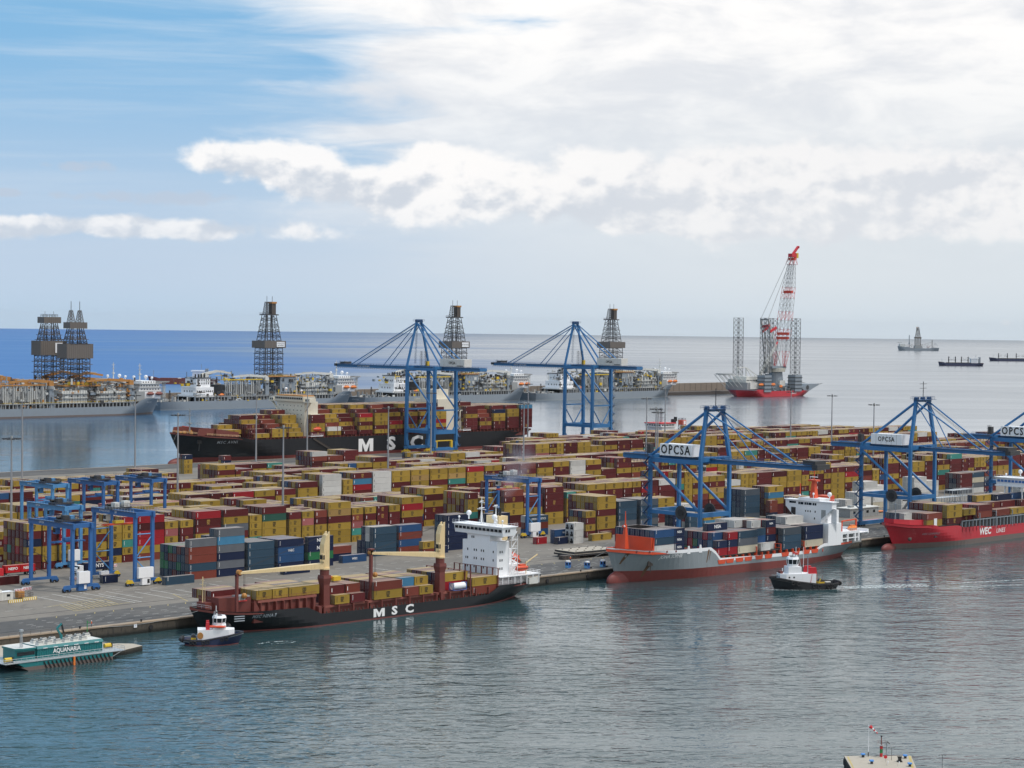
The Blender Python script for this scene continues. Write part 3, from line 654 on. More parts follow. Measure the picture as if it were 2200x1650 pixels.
def yard():
    b652 = []; x_prev = 0
    for px, l, s in F652:
        x = max(xat(px, 652, QZ + len(s) * HC), x_prev + .35); L = L20 if l == 2 else L40; b652.append((x, L, len(s), s)); x_prev = x + L
    x = b652[-1][0] + L20 + 1.0
    b652 += autobays(x, 1240, [(0, 6)], 3, .35, .03)
    block(652, b652, single=lambda k: k < 14, gname='front yard row')
    X = lambda px, Y, t: xat(px, Y, QZ + t * HC)
    block(622, autobays(X(1290, 622, 6), 820, [(0, 5)], 11, .5, .25), rows=5) if False else None
    # the line that closes the yard behind the dark boxes on the right
    block(682, autobays(330, 1260, [(0, 4), (X(200, 682, 4), 4), (X(330, 682, 4), 4), (X(500, 682, 4), 5), (X(620, 682, 4), 4), (X(905, 682, 6), 6), (X(960, 682, 6), 4), (X(1060, 682, 5), 5), (X(1300, 682, 5), 5)], 21))
    block(712, autobays(345, 1290, [(0, 3), (X(250, 712, 4), 4), (X(450, 712, 3), 3), (X(760, 712, 4), 4), (X(900, 712, 4), 3), (X(1120, 712, 4), 5), (X(1300, 712, 4), 3), (X(1600, 712, 4), 4)], 22))
    block(742, autobays(365, 1330, [(0, 3), (X(350, 742, 3), 3), (X(600, 742, 3), 3), (X(860, 742, 4), 2), (X(1000, 742, 4), 3), (X(1290, 742, 3), 2), (X(1600, 742, 4), 4)], 23))
    l772 = []; xp = 0
    for px, l, s in [(641, 4, 'MYYMY'), (693, 4, 'WWWWMY'), (738, 2, 'YYYMM'), (759, 4, 'MLRMMY'), (802, 4, 'WWWWYM'), (843, 4, 'YYMYMM'), (884, 4, 'YyYMYM'), (925, 4, 'YYMYMM'), (964, 4, 'YyTMMM'), (1004, 4, 'RYYMMY'), (1043, 4, 'YMYYMM'), (1082, 4, 'MMOYMM'), (1118, 4, 'OMYMMM'), (1155, 4, 'MYYMMM'), (1190, 4, 'YMMYMM'), (1226, 4, 'WWWWWM'), (1260, 4, 'YMYMMM')]:
        x = max(xat(px, 772, QZ + len(s) * HC), xp + .35); L = L20 if l == 2 else L40; l772.append((x, L, len(s), s)); xp = x + L
    block(772, autobays(380, l772[0][0] - 13, [(0, 3), (X(400, 772, 4), 4)], 24) + l772 + autobays(xp + .6, 1690, [(0, 5), (X(1500, 772, 5), 6), (X(1830, 772, 6), 5), (1290, 4)], 25, gap=.02))
    block(802, autobays(395, 1690, [(0, 2), (X(250, 802, 3), 3), (X(560, 802, 4), 5), (X(610, 802, 4), 3), (X(1100, 802, 4), 3), (X(1400, 802, 4), 4), (1280, 4)], 26))
    block(832, autobays(412, 1690, [(0, 3), (X(560, 832, 4), 4), (X(700, 832, 3), 3), (X(1350, 832, 4), 4), (X(1560, 832, 6), 6), (1270, 4)], 27))
    block(862, autobays(430, 1330, [(0, 2), (X(250, 862, 3), 3), (X(550, 862, 4), 4), (X(760, 862, 3), 3), (X(1105, 862, 4), 4), (X(1500, 862, 3), 3)], 28))
    block(892, autobays(450, 1335, [(0, 3), (X(300, 892, 4), 4), (X(345, 892, 2), 2), (X(640, 892, 4), 3), (X(900, 892, 4), 3), (X(1120, 892, 6), 6)], 29, gap=.02))
    block(922, autobays(470, 1335, [(0, 1), (X(300, 922, 2), 2), (X(380, 922, 2), 0), (X(460, 922, 4), 4), (X(520, 922, 4), 2), (X(700, 922, 3), 3), (X(1120, 922, 5), 5)], 30))
    block(952, autobays(490, 1330, [(0, 1), (X(280, 952, 3), 3), (X(345, 952, 2), 0), (X(460, 952, 4), 3), (X(600, 952, 4), 1), (X(900, 952, 3), 3), (X(1110, 952, 4), 5)], 31))
    block(982, autobays(510, 1330, [(0, 1), (X(240, 982, 1), 1), (X(310, 982, 3), 3), (X(350, 982, 2), 0), (X(640, 982, 4), 4), (X(760, 982, 4), 0), (X(930, 982, 2), 2), (X(1105, 982, 4), 4), (X(1300, 982, 5), 5)], 32))
    block(1012, autobays(X(1120, 1012, 4), 1320, [(0, 4)], 33))
    for (px, yy, t) in ((480, 1020, 3), (396, 1005, 4), (740, 1015, 2), (875, 1012, 2), (1005, 1010, 2), (1090, 1012, 2)):
        x = X(px, yy, t)
        for j in range(2):
            for k in range(t): mass('yard', x, yy + j * 2.8, QZ + k * HC, L40 if px > 500 else L20, random.Random(px + k * 7 + j).choice('YYMVNM'))
yard()
# ---- boxes standing singly or in small stacks between the gantry lanes and the quay
FR = 'front apron stacks'
def stack(x, y, strings, L=L40, rows=None, desc='', z=QZ, H=HC, texts=None, reef=None, single_depth=1, group=FR, key='yard'):
    """strings: one per row going inland; each top->bottom"""
    for j, s in enumerate(strings):
        for t in range(len(s)):
            code = s[len(s) - 1 - t]
            prev = len(strings[j - 1]) if j else 0
            if code == '.': continue
            if x > 815: mass(key, x, y + j * 2.55, z + t * H + .02, L, code, H); continue
            if j >= single_depth and t < prev and t < len(s) - 1 and not (len(strings[j]) - 1 == t): 
                mass(key, x, y + j * 2.55, z + t * H + .02, L, code, H); continue
            if j >= single_depth: mass(key, x, y + j * 2.55, z + t * H + .02, L, code, H); continue
            tx = (texts or {}).get((j, t))
            lab = '%s %scontainer, %s tier%s, %s' % (CC[code][0], 'lettered ' if tx else '', ORD[t], ' inner row' if j else '', desc)
            container(x, y + j * 2.55, z + t * H + .02, L, code, lab, group, H, text=tx[0] if tx else None, tsize=tx[1] if tx else 1.3, tmat=tx[2] if tx else 'lettering_white', emblem=False if tx else None, reefer=reef)
def apron_boxes():
    r = random.Random(3)
    def rs(n, w): return ''.join(r.choice(w) for _ in range(n))
    stack(430.5, 592.8, ['GOOSO'] + [rs(4, 'ONOESN') for _ in range(6)], desc='the mixed stack beside the tall blue gantry crane', texts={(0, 1): ('Tradex', 1.5, 'lettering_grey')} if False else None)
    stack(443.4, 593.2, ['GLGNGN'] + [rs(6, 'NSGN'), rs(5, 'NSN'), rs(5, 'NS')], desc='the tallest grey and blue stack')
    stack(457.4, 593.4, ['SSSS'] + [rs(4, 'NSS') for _ in range(4)], desc='the blue stack left of the white-lettered boxes')
    stack(471.8, 593.8, ['NBBN'] + [rs(4, 'NSB') for _ in range(4)], desc='the blue stack right of the plain blue one', texts={(0, 2): ('WEC', 1.3, 'lettering_white')})
    stack(486.4, 594.0, ['NNEN', 'NNN', 'NSN'], desc='the dark stack behind the first ship crane', texts={(0, 3): ('NISA', 1.9, 'lettering_white'), (0, 2): ('NISA', 1.9, 'lettering_white')})
    stack(503.6, 603.5, ['ON', 'NN'], desc='the low pair behind the first ship crane')
    stack(505.5, 596.6, ['B'], desc='front of the low pair', texts={(0, 0): ('WEC', 1.2, 'lettering_white')})
    stack(529.6, 606.2, ['SSSS', 'WWSN', 'NNNN', 'NN'], desc='the blue stack behind the second crane jib')
    stack(543.0, 606.0, ['BOBO', 'NOBO', 'NON'], desc='the blue topped stack left of the white bridge', L=L40)
    stack(545.5, 594.5, ['YO'], desc='the short stack left of the white bridge', L=L20)
    stack(556.5, 598.0, ['N'], desc='front of the white bridge', L=L20)
    stack(566.5, 603.0, ['NNNNN', 'NSNNN', 'NSNNN'], desc='the navy stack behind the white bridge')
    stack(606.0, 618.5, ['NNRN', 'NNON', 'NNN'], desc='the navy and red stack between gantry legs')
    stack(633.5, 622.0, ['SOB', 'WOB'], desc='the blue lettered stack right of the gantry legs', texts={(0, 2): ('DFDS LOGISTICS', 1.2, 'lettering_white'), (0, 0): ('WEC', 1.1, 'lettering_white')})
    stack(612.5, 596.5, ['R'], L=L20, desc='front of the small blue stack')
    stack(619.2, 590.6, ['N'], L=L20, desc='front of the white cube stack')
    stack(620.6, 594.0, ['BB'], desc='the small blue stack by the white cubes', L=L40, texts={(0, 1): ('WEC', 1.1, 'lettering_white')})
    stack(626.3, 588.2, ['WWW', 'WWW'], L=L20, desc='the white cube stack on the apron', reef=True, single_depth=2)
    stack(640.5, 590.5, ['Y'], desc='front of the tall yellow stack, alone on the ground')
    stack(652.0, 594.8, ['D'], L=L20, desc='right of the lone yellow one')
    stack(648.2, 601.5, ['YMYM'] + ['NMYM', 'MYMM', 'SYMM'], L=L20, desc='the short-box stack beside the tall yellow stack')
    stack(657.0, 603.0, ['YYMYYM'] + [rs(6, 'YYMYM') for _ in range(6)], desc='the tall yellow stack behind the grey ship bow')
    stack(671.5, 603.5, ['SSSGG'] + [rs(5, 'SSG') for _ in range(6)], desc='the slate blue stack behind the grey ship mast')
    stack(686.8, 604.0, ['gSSGS'] + [rs(5, 'SgG') for _ in range(4)], desc='the slate stack behind the crane stair')
    stack(702.5, 598.0, ['NNN', 'NSN'], L=L20, desc='the narrow lettered stack between crane legs', texts={(0, 2): ('NISA', 1.25, 'lettering_white'), (0, 1): ('NISA', 1.25, 'lettering_white')})
    stack(724.0, 626.0, ['YYMM'] + ['MYMM', 'YYMM', 'YMMM'], desc='the yellow stack between the crane legs')
    stack(716.0, 600.0, ['SS', 'RW'], L=L20, desc='the low pair between the crane legs')
    stack(727.0, 600.0, ['YL'], desc='the low yellow box by the second crane leg')
    stack(756.0, 640.0, ['WW', 'WW', 'WC'], desc='the white stack behind the cable reel', reef=True)
    stack(769.0, 610.0, ['gSSSg'] + [rs(5, 'SSN') for _ in range(4)], desc='the steel blue tower behind the lettered boxes')
    stack(784.0, 606.0, ['OON'], L=L20, desc='the red pair beside the steel blue tower', texts={(0, 0): ('NISA', 1.2, 'lettering_white')})
    stack(793.0, 614.0, ['YLYMM'] + [rs(5, 'MYDD') for _ in range(3)], desc='the stack behind the blue-white bridge')
    stack(812.0, 612.0, ['YgN'] + ['OgM', 'OMM', 'YMM'], desc='the stack behind the red ship mast')
    for k, (x, y, s) in enumerate([(846, 606, 'WW'), (859, 608, 'WWW'), (873, 608, 'WWC'), (872, 590, 'WW'), (889, 625, 'WWWW'), (903, 628, 'WWW'), (940, 628, 'WWWW'), (955, 630, 'WWW')]):
        stack(x, y, [s, s[:-1] + 'W', s], L=L40 if k not in (0, 3) else L20, desc='the %s white refrigerated stack by the second quay crane' % nth(k), reef=True)
    stack(986.0, 628.0, ['MMMG'] + [rs(4, 'MNGM') for _ in range(3)], desc='the maroon stack above the red ship')
    stack(1000.0, 629.0, ['SCGW'] + [rs(4, 'SGN') for _ in range(3)], desc='the stack with the cream box above the red ship')
    stack(1014.5, 630.0, ['OGNM'] + [rs(4, 'SNM') for _ in range(2)], desc='the red topped stack above the red ship')
    stack(975.0, 600.0, ['W'], desc='the left of two low white ones above the red ship', reef=True)
    stack(1010.0, 604.0, ['WW', 'WW'], desc='the low white pair above the red ship', reef=True)
    stack(1035.0, 606.0, ['NN', 'NS', 'WW'], desc='the dark pair left of the white wheelhouse')
    # single boxes lying on the apron
    container(367.5, 622.5, QZ, L40, 'D', 'dark red container lying alone behind the barrier boards, far left', 'single boxes on the apron', emblem=False)
    container(415.8, 586.0, QZ, L40, 'S', 'slate blue container alone on the ground before the mixed stack', 'single boxes on the apron')
    container(402.0, 604.0, QZ, L20, 'N', 'short navy container on the ground between the gantry crane legs', 'single boxes on the apron')
    container(466.0, 583.0, QZ, L40, 'N', 'navy container on the ground below the first ship crane jib', 'single boxes on the apron')
    container(846.0, 590.0, QZ + .9, L20, 'Y', 'yellow container on a flat trailer left of the second quay crane', 'single boxes on the apron')
apron_boxes()
print('CONT', NCONT, len(MASS['yard']))
# ================================================================ SHIPS (local x = 0 at the bow, running aft; z = 0 at the waterline)
def lerp(tab, x):
    for (a, p), (b, q) in zip(tab, tab[1:]):
        if x <= b: return p + (q - p) * max(0, (x - a)) / (b - a) if b > a else q
    return tab[-1][1]
def hull(parent, L, B, sheer, bands, top_mat, rake=6.0, over=6.0, fine_wl=.30, fine_dk=.14, stern_wl=.25, tw_dk=.85, tw_wl=.1, deck_mat='deck_red', deck_drop=1.1, n=60, zlow=-2.5, inner='deck_red', pexp=(1.5, 2.6), name='hull'):
    """bands: list of (z function of x, material below it)"""
    s = MB(); NB = len(bands); K = 5
    def breadth(x, xb, xs, t):
        Le = L * (fine_wl + (fine_dk - fine_wl) * t); Lr = L * (stern_wl + (.07 - stern_wl) * t); p = pexp[0] + (pexp[1] - pexp[0]) * t
        d = max(0, x - xb); e = max(0, xs - x); fb = 1 - (1 - min(1, d / Le)) ** p; tw = tw_wl + (tw_dk - tw_wl) * t
        q = min(1, e / Lr); fs = tw + (1 - tw) * (1 - (1 - q) ** 2); return B / 2 * fb * fs
    us = [i / n for i in range(n + 1)]; us = [u * u * (3 - 2 * u) * .35 + u * .65 for u in us]
    rows = []
    for u in us:
        col = []; xd = u * L; top = lerp(sheer, xd)
        zs = [zlow] + [f(xd) for f, _ in bands]
        zs += [zs[-1] + (top - zs[-1]) * k / K for k in range(1, K + 1)]
        for z in zs:
            t = max(0, min(1, z / max(1, lerp(sheer, L * .02)))); tt = t ** .8
            xb = rake * (1 - tt); xs = L - over * (1 - tt); x = xb + (xs - xb) * u
            col.append((x, breadth(x, xb, xs, t), z))
        rows.append(col)
    m = len(rows[0])
    for sgn in (-1, 1):
        pts = [(x, sgn * b, z) for col in rows for x, b, z in col]
        for k in range(m - 1):
            mat = bands[k][1] if k < NB else top_mat
            F = []
            for i in range(n):
                a, b, c, d = i * m + k, (i + 1) * m + k, (i + 1) * m + k + 1, i * m + k + 1
                F.append((a, b, c, d) if sgn < 0 else (d, c, b, a))
            s.mesh(pts, F, mat)
    # transom
    last = rows[-1]
    for k in range(m - 1):
        mat = bands[k][1] if k < NB else top_mat
        a, b = last[k], last[k + 1]; s.face([(a[0], -a[1], a[2]), (a[0], a[1], a[2]), (b[0], b[1], b[2]), (b[0], -b[1], b[2])], mat)
    # deck, a little below the rail, and the inside of the bulwark
    for i in range(n):
        a, b = rows[i][-1], rows[i + 1][-1]; za, zb = a[2] - deck_drop, b[2] - deck_drop; ia, ib = max(0, a[1] - .25), max(0, b[1] - .25)
        s.face([(a[0], -ia, za), (b[0], -ib, zb), (b[0], ib, zb), (a[0], ia, za)], deck_mat)
        for sg in (-1, 1):
            s.face([(a[0], sg * ia, za), (b[0], sg * ib, zb), (b[0], sg * ib, b[2]), (a[0], sg * ia, a[2])], inner)
            s.face([(a[0], sg * ia, a[2]), (b[0], sg * ib, b[2]), (b[0], sg * b[1], b[2]), (a[0], sg * a[1], a[2])], top_mat)
    o = s.build(name, parent); bm = bmesh.new(); bm.from_mesh(o.data); bvh = BVHTree.FromBMesh(bm); bm.free()
    return o, bvh, rows
def ellipsoid(parent, c, rx, ry, rz, mat, name):
    s = MB(); s.sphere((0, 0, 0), 1, mat, 20, 12); s.v = [(c[0] + x * rx, c[1] + y * ry, c[2] + z * rz) for x, y, z in s.v]; return s.build(name, parent, smooth=True)
WIN = {}
def win(parent, loc, w, h, facing='-X', mat='glass_dark', name='window'):
    key = (round(w, 2), round(h, 2), facing, mat)
    if key not in WIN:
        s = MB()
        if facing in ('-X', '+X'): s.cbox(0, 0, 0, .10, w, h, mat)
        else: s.cbox(0, 0, 0, w, .10, h, mat)
        WIN[key] = s.data('window')
    return setmesh(bpy.data.objects.new(name, WIN[key]), parent, loc)
def lifeboat(parent, loc, L=7.5, w=2.7, mat='orange', rx=0.0, rz=0.0, name='lifeboat'):
    s = MB(); s.sphere((0, 0, 0), 1, mat, 14, 8); s.v = [(x * L / 2, y * w / 2, z * w * .48) for x, y, z in s.v]; s.cbox(.0, 0, w * .38, L * .45, w * .6, w * .35, mat)
    s.tube((-L * .3, 0, w * .3), (-L * .3, 0, w * .9), .08, 'steel_dark', 4); s.tube((L * .3, 0, w * .3), (L * .3, 0, w * .9), .08, 'steel_dark', 4)
    s.box(-L * .42, L * .42, -w * .51, w * .51, -.1, .08, 'steel_dark')
    o = s.build(name, parent, loc, smooth=False); o.rotation_euler = (0, rx, rz); return o
def dome(s, c, r, mat='super_white', leg=1.2): s.tube((c[0], c[1], c[2] - leg - r), (c[0], c[1], c[2]), r * .25, mat, 6); s.sphere(c, r, mat, 10, 7)
def radar_mast(parent, loc, h, mat='super_white', name='radar_mast', arms=((.55, 2.2), (.8, 1.4))):
    s = MB(); s.tube((0, 0, 0), (0, 0, h), .30, mat, 6, .12)
    for f, w in arms: s.bar((0, -w, h * f), (0, w, h * f), .18, .22, mat); s.bar((-w * .6, 0, h * f + .5), (w * .6, 0, h * f + .5), .15, .3, mat)
    s.tube((-1.0, 0, 0), (0, 0, h * .6), .1, mat, 4); s.tube((1.0, 0, 0), (0, 0, h * .6), .1, mat, 4)
    return s.build(name, parent, loc)
def lashing_bridge(s, x, y0, y1, z0, z1, mat='deck_red'):
    k = int((y1 - y0) / 2.55)
    for j in range(k + 1): yy = y0 + (y1 - y0) * j / k; s.box(x - .18, x + .18, yy - .16, yy + .16, z0, z1, mat)
    for z in (z0 + (z1 - z0) * .33, z0 + (z1 - z0) * .66, z1): s.box(x - .35, x + .35, y0, y1, z - .1, z, mat)
def ship_box(x, y, z, L, code, text, tsize, ship, pos): 
    lab = '%s %scontainer, %s, %s' % (CC[code][0], 'lettered ' if text else '', ship, pos)
    return container(x, y, z, L, code, lab, 'containers carried on the ' + ship, text=text, tsize=tsize, emblem=False if text else None)
def bay(x, ynear, z, L, rows, ship, bayname, key='yard', texts=None, ind=1, H=HC):
    """rows: strings top->bottom from the near rail across the deck; the near row(s) are things of their own"""
    hs = [len(r) for r in rows]
    for j, srow in enumerate(rows):
        for t in range(len(srow)):
            code = srow[len(srow) - 1 - t]
            if code == '.': continue
            y = ynear + j * 2.52; zz = z + t * H
            if j < ind or (texts and (j, t) in texts):
                tx = (texts or {}).get((j, t)); ship_box(x, y, zz, L, code, tx[0] if tx else None, tx[1] if tx else 1.3, ship, '%s tier%s, %s' % (ORD[t], ['', ' second row', ' third row', ' fourth row', ' fifth row'][j] if j < 5 else ' far row', bayname))
            elif t == len(srow) - 1 or t >= hs[j - 1] or (x, L) and True: mass(key, x, y, zz, L, code, H)
def rows_rand(n, w, hts, seed):
    r = random.Random(seed); return [''.join(r.choice(w) for _ in range(h)) for h in (hts if isinstance(hts, list) else [hts] * n)]
# ---------------------------------------------------------------- black geared feeder ship with the red deck (left)
def black_feeder():
    X0, YC = 369.0, 507.5; S = 'black crane ship'
    r = empty('container_ship', (X0, YC, 0), 0, 'black hulled container ship with red deck, two cream cranes and a white bridge tower', 'ship')
    sheer = [(0, 8.6), (6, 7.4), (14, 6.9), (36, 6.4), (37, 6.3), (41.5, 3.8), (60, 3.6), (100, 3.6), (119, 3.6), (122.5, 6.3), (144, 6.1)]
    h, bvh, rows = hull(r, 144.5, 23.2, sheer, [(lambda x: .25, 'boot_red')], 'hull_black', rake=5.5, over=5.0, deck_drop=.9, fine_wl=.26, fine_dk=.12)
    ellipsoid(r, (6.5, 0, -1.2), 5.5, 1.7, 1.7, 'hull_black', 'bulbous_bow')
    s = MB()   # forecastle bulwark, stepped
    s.frustum([(7.2, -5.2), (16.8, -8.6), (16.8, 8.6), (7.2, 5.2)], 6.0, [(7.0, -5.2), (16.8, -8.6), (16.8, 8.6), (7.0, 5.2)], 11.2, 'deck_red'); s.box(4.2, 7.0, -2.2, 2.2, 6.0, 9.6, 'deck_red'); s.yprism([(16.8, 6.4), (19.5, 6.4), (16.8, 10.4)], -10.3, -10.0, 'deck_red')
    for x, y in ((5, -2), (5, 2), (9, -5), (12, 5), (10, -1), (13, -3.5)): s.tube((x, y, 6.0), (x, y, 7.3), .45, 'deck_red', 8)
    s.build('forecastle', r)
    s = MB(); s.tube((4.8, 0, 6.2), (4.8, 0, 17.5), .16, 'crane_cream', 5); s.bar((4.8, -1.5, 15), (4.8, 1.5, 15), .12, .12, 'crane_cream'); s.bar((4.8, -.8, 16.4), (4.8, .8, 16.4), .12, .12, 'crane_cream'); s.tube((6.1, .6, 6.2), (6.1, .6, 14.5), .1, 'crane_cream', 4); s.build('signal_mast', r)
    s = MB()   # coaming with stanchions and hatch covers
    s.box(17.3, 41.9, -9.6, 9.6, 3.0, 9.2, 'deck_red'); s.box(42, 121.5, -9.2, 9.2, 2.6, 5.2, 'deck_red')
    for x in range(19, 42, 3): s.box(x, x + .35, -10.8, -9.6, 5.4, 9.2, 'deck_red'); s.box(x, x + .35, 9.6, 10.8, 5.4, 9.2, 'deck_red')
    for x in range(20, 41, 5): s.box(x, x + 1.4, -9.62, -9.5, 6.0, 8.3, 'deck_pink')
    x = 44
    while x < 121:
        for sg in (-1, 1):
            s.box(x, x + .5, sg * 10.9 - .25, sg * 10.9 + .25, 2.8, 6.0, 'deck_red'); s.box(x - .1, x + .6, min(sg * 9.2, sg * 11.1), max(sg * 9.2, sg * 11.1), 5.7, 6.0, 'deck_red')
            for k in (1.6, 3.2, 4.6): s.tube((x + k, sg * 10.6, 2.8), (x + k, sg * 10.6, 4.2), .22, 'steel_brown', 5)
        x += 6.1
    s.box(41.9, 43.1, -11.2, 11.2, 2.6, 6.1, 'deck_red'); s.box(95.0, 96, -11, 11, 2.6, 6.1, 'deck_red')
    s.build('hatch_coaming', r)
    s = MB()
    s.box(6.9 + 11.5, 41.7, -10.2, 10.2, 9.2, 9.9, 'deck_pink')
    for x in (24, 31, 37): s.box(x, x + .2, -10.2, 10.2, 9.9, 10.05, 'deck_red')
    for y in (-6, -2, 2, 6): s.box(18.4, 41.7, y, y + .15, 9.9, 10.0, 'deck_red')
    s.box(43.2, 95, -10, 10, 5.2, 5.9, 'deck_pink'); s.box(97.0, 121, -10, 10, 5.2, 5.9, 'deck_pink'); s.build('hatch_cover', r)
    s = MB(); s.rail([(0.6, -.4, 8.6), (4, -5.4, 7.9)], 'galv'); s.rail([(17.5, -10.2, 9.9), (41.5, -10.2, 9.9)], 'deck_red', 1.0, 2.0); s.rail([(122, -11.0, 6.3), (143, -9.7, 6.1), (143.5, 9.7, 6.1)], 'super_white', 1.1, 2.0); s.build('railing', r)
    # container guides aft
    s = MB()
    for x in (108.6, 121.8):
        lashing_bridge(s, x, -11, 11, 3.0, 12.2)
    s.build('lashing_frame', r)
    def deck_crane(x, jib_dx, jz1, jz0=19.6):
        c = MB(); y = -8.6
        sq = lambda h: [(x - h, y - h), (x + h, y - h), (x + h, y + h), (x - h, y + h)]; c.frustum(sq(1.35), 2.8, sq(1.2), 12.6, 'deck_red')
        c.frustum(sq(1.2), 12.6, sq(1.6), 14.6, 'deck_red')
        c.frustum(sq(1.6), 14.6, sq(1.45), 15.6, 'deck_red'); c.tube((x, y, 15.6), (x, y, 17.4), 1.5, 'deck_red', 16); o = c.build('crane_pedestal', r)
        c = MB(); c.tube((x, y, 17.4), (x, y, 17.9), 1.7, 'crane_cream', 16); c.yprism([(x - 1.1, 17.9), (x + 1.2, 17.9), (x + 1.2, 28.0), (x + .7, 28.9), (x - .2, 28.2), (x - 1.1, 25.5)], y - 1.0, y + 1.0, 'crane_cream')
        c.yprism([(x + .2, 27.6), (x + 1.2, 27.9), (x + 1.3, 29.5), (x + .7, 29.3)], y - .9, y - .5, 'crane_cream'); c.yprism([(x + .2, 27.6), (x + 1.2, 27.9), (x + 1.3, 29.5), (x + .7, 29.3)], y + .5, y + .9, 'crane_cream')
        hs = c.build('crane_housing', r)
        c = MB(); c.box(x - 2.1, x - 1.3, y - 1.7, y - .1, 20.2, 22.6, 'crane_cream'); c.box(x - 2.18, x - 2.1, y - 1.55, y - .25, 20.8, 22.2, 'glass_dark'); c.box(x - 1.95, x - 1.45, y - 1.78, y - 1.7, 20.8, 22.2, 'glass_dark'); c.build('crane_cab', hs)
        c = MB(); a = Vector((x - 1.2, y, 18.6)); b = Vector((x + jib_dx, y, jz1))
        d = (b - a)
        for sy in (-1, 1):
            P = [a + Vector((0, sy * 1.0, -.9)), a + Vector((0, sy * 1.0, .9)), b + Vector((0, sy * .6, .35)), b + Vector((0, sy * .6, -.35))]
            c.mesh([p + Vector((0, q, 0)) for q in (-.12, .12) for p in P], [(0, 1, 2, 3), (7, 6, 5, 4), (0, 4, 5, 1), (1, 5, 6, 2), (2, 6, 7, 3), (3, 7, 4, 0)], 'crane_cream')
        for t in (.0, .2, .4, .6, .8, .97):
            p = a + d * t; w = 1.0 - .4 * t; c.cbox(p.x, p.y, p.z, .5, 2 * w, .9 * (1 - .5 * t), 'crane_cream')
        c.mesh([a + Vector((0, -1, .9)), a + Vector((0, 1, .9)), b + Vector((0, .6, .36)), b + Vector((0, -.6, .36))], [(0, 1, 2, 3)], 'crane_cream')
        c.tube(b + Vector((0, -.7, .2)), b + Vector((0, .7, .2)), .75, 'rust_orange', 10)
        c.build('crane_jib', r)
        c = MB()
        for sy in (-.35, .35): c.tube((x + .6, y + sy, 28.6), (x + jib_dx + .5, y + sy, jz1 + .8), .05, 'steel_dark', 3)
        hx = x + jib_dx + (2 if jib_dx < -25 else 2.5)
        for sy in (-.3, .3): c.tube((hx, y + sy, jz1 - .2), (hx, y + sy, jz1 - 6.5), .05, 'steel_dark', 3)
        c.sphere((hx, y, jz1 - 7.2), .9, 'rust_orange', 8, 6); c.build('hoist_rope', r)
    deck_crane(46.2, -34.0, 18.9); deck_crane(96.6, -31.0, 21.2)
    s = MB(); s.box(11.0, 11.8, -8.9, -8.1, 6.5, 18.6, 'deck_red'); s.yprism([(11.0, 18.5), (11.0, 17.9), (12.4, 17.9), (13.4, 18.6)], -9.0, -8.0, 'deck_red')
    for z in range(8, 19): s.bar((10.7, -9.3, z), (10.7, -8.7, z), .05, .05, 'steel_dark')
    s.build('jib_rest', r)
    s = MB(); s.box(65.1, 66.0, -9.3, -8.4, 3.0, 22.3, 'deck_red'); s.frustum([(64.5, -9.9), (66.6, -9.9), (66.6, -7.8), (64.5, -7.8)], 2.9, [(65.1, -9.3), (66, -9.3), (66, -8.4), (65.1, -8.4)], 9.5, 'deck_red'); s.box(64.7, 66.4, -9.8, -8.0, 22.3, 22.7, 'deck_red')
    for z in range(9, 22): s.bar((64.9, -9.3, z), (64.9, -8.5, z), .05, .05, 'steel_dark')
    s.build('jib_rest', r)
    # house
    hx0, hx1, y0, y1 = 123.5, 129.5, -8.6, 8.6
    s = MB(); s.box(hx0, hx1, y0, y1, 5.0, 20.6, 'super_white'); s.box(hx0 + .02, hx1 - .02, -5.0, 6.2, 20.6, 23.0, 'super_white'); s.box(hx0 + .5, hx1, y0 + .3, -5.0, 20.6, 20.9, 'super_white')
    s.box(hx1, hx1 + 8, -6.0, 6.0, 5.0, 12.2, 'super_white'); s.box(hx1, hx1 + 6, -4.0, 4.0, 12.2, 17.5, 'super_white')
    ho = s.build('deckhouse', r)
    for z in (7.6, 10.5, 13.4, 16.3): 
        for y in (-6.8, -2.0, -.9, 1.6, 2.7, 6.0, 6.9):
            if (z, y) in ((7.6, 6.0), (16.3, 6.9)): continue
            win(ho, (hx0 - .03, y, z + 1.0), .42, .8)
        for x in (1.5, 2.5): win(ho, (hx0 + x, y0 - .03, z + 1), .42, .8, '-Y')
    for y in (3.0, 3.9): win(ho, (hx0 - .03, y, 21.8), .42, .8)
    s = MB()   # wheelhouse spanning the whole beam
    s.frustum([(hx0 - .6, -11.9), (hx0 + 5.6, -11.9), (hx0 + 5.6, 11.9), (hx0 - .6, 11.9)], 23.0, [(hx0 - 1.0, -12.2), (hx0 + 5.9, -12.2), (hx0 + 5.9, 12.2), (hx0 - 1.0, 12.2)], 26.0, 'super_white')
    s.box(hx0 - 1.5, hx0 + 6.4, -12.5, 12.5, 26.0, 26.3, 'super_white'); s.box(hx0, hx0 + .3, -11.5, -8.6, 22.6, 23, 'super_white')
    for y in (-11.6, 11.6): s.bar((hx0 + 4, y * .75, 20.8), (hx0 + 4, y, 23.0), .2, .2, 'super_white')
    wh = s.build('wheelhouse', r)
    for k in range(12): win(wh, (hx0 - .92, -10.9 + k * 1.98, 24.9), 1.55, .95)
    for x in (1.0, 2.3): win(wh, (hx0 + x, -12.12, 24.9), .9, .95, '-Y')
    s = MB(); s.rail([(hx0 - 1.4, -12.4, 26.3), (hx0 - 1.4, 12.4, 26.3)], 'super_white', 1.1, 1.5); s.rail([(hx0 - 1.4, -12.4, 26.3), (hx0 + 6.3, -12.4, 26.3)], 'super_white', 1.1, 1.5)
    for y in (-11, -8, 10.8): dome(s, (hx0 + .2, y, 28.3), .42)
    dome(s, (hx0 + 4, 9.8, 29.5), .95); dome(s, (hx0 + 1.2, -6.0, 29.3), 1.0)
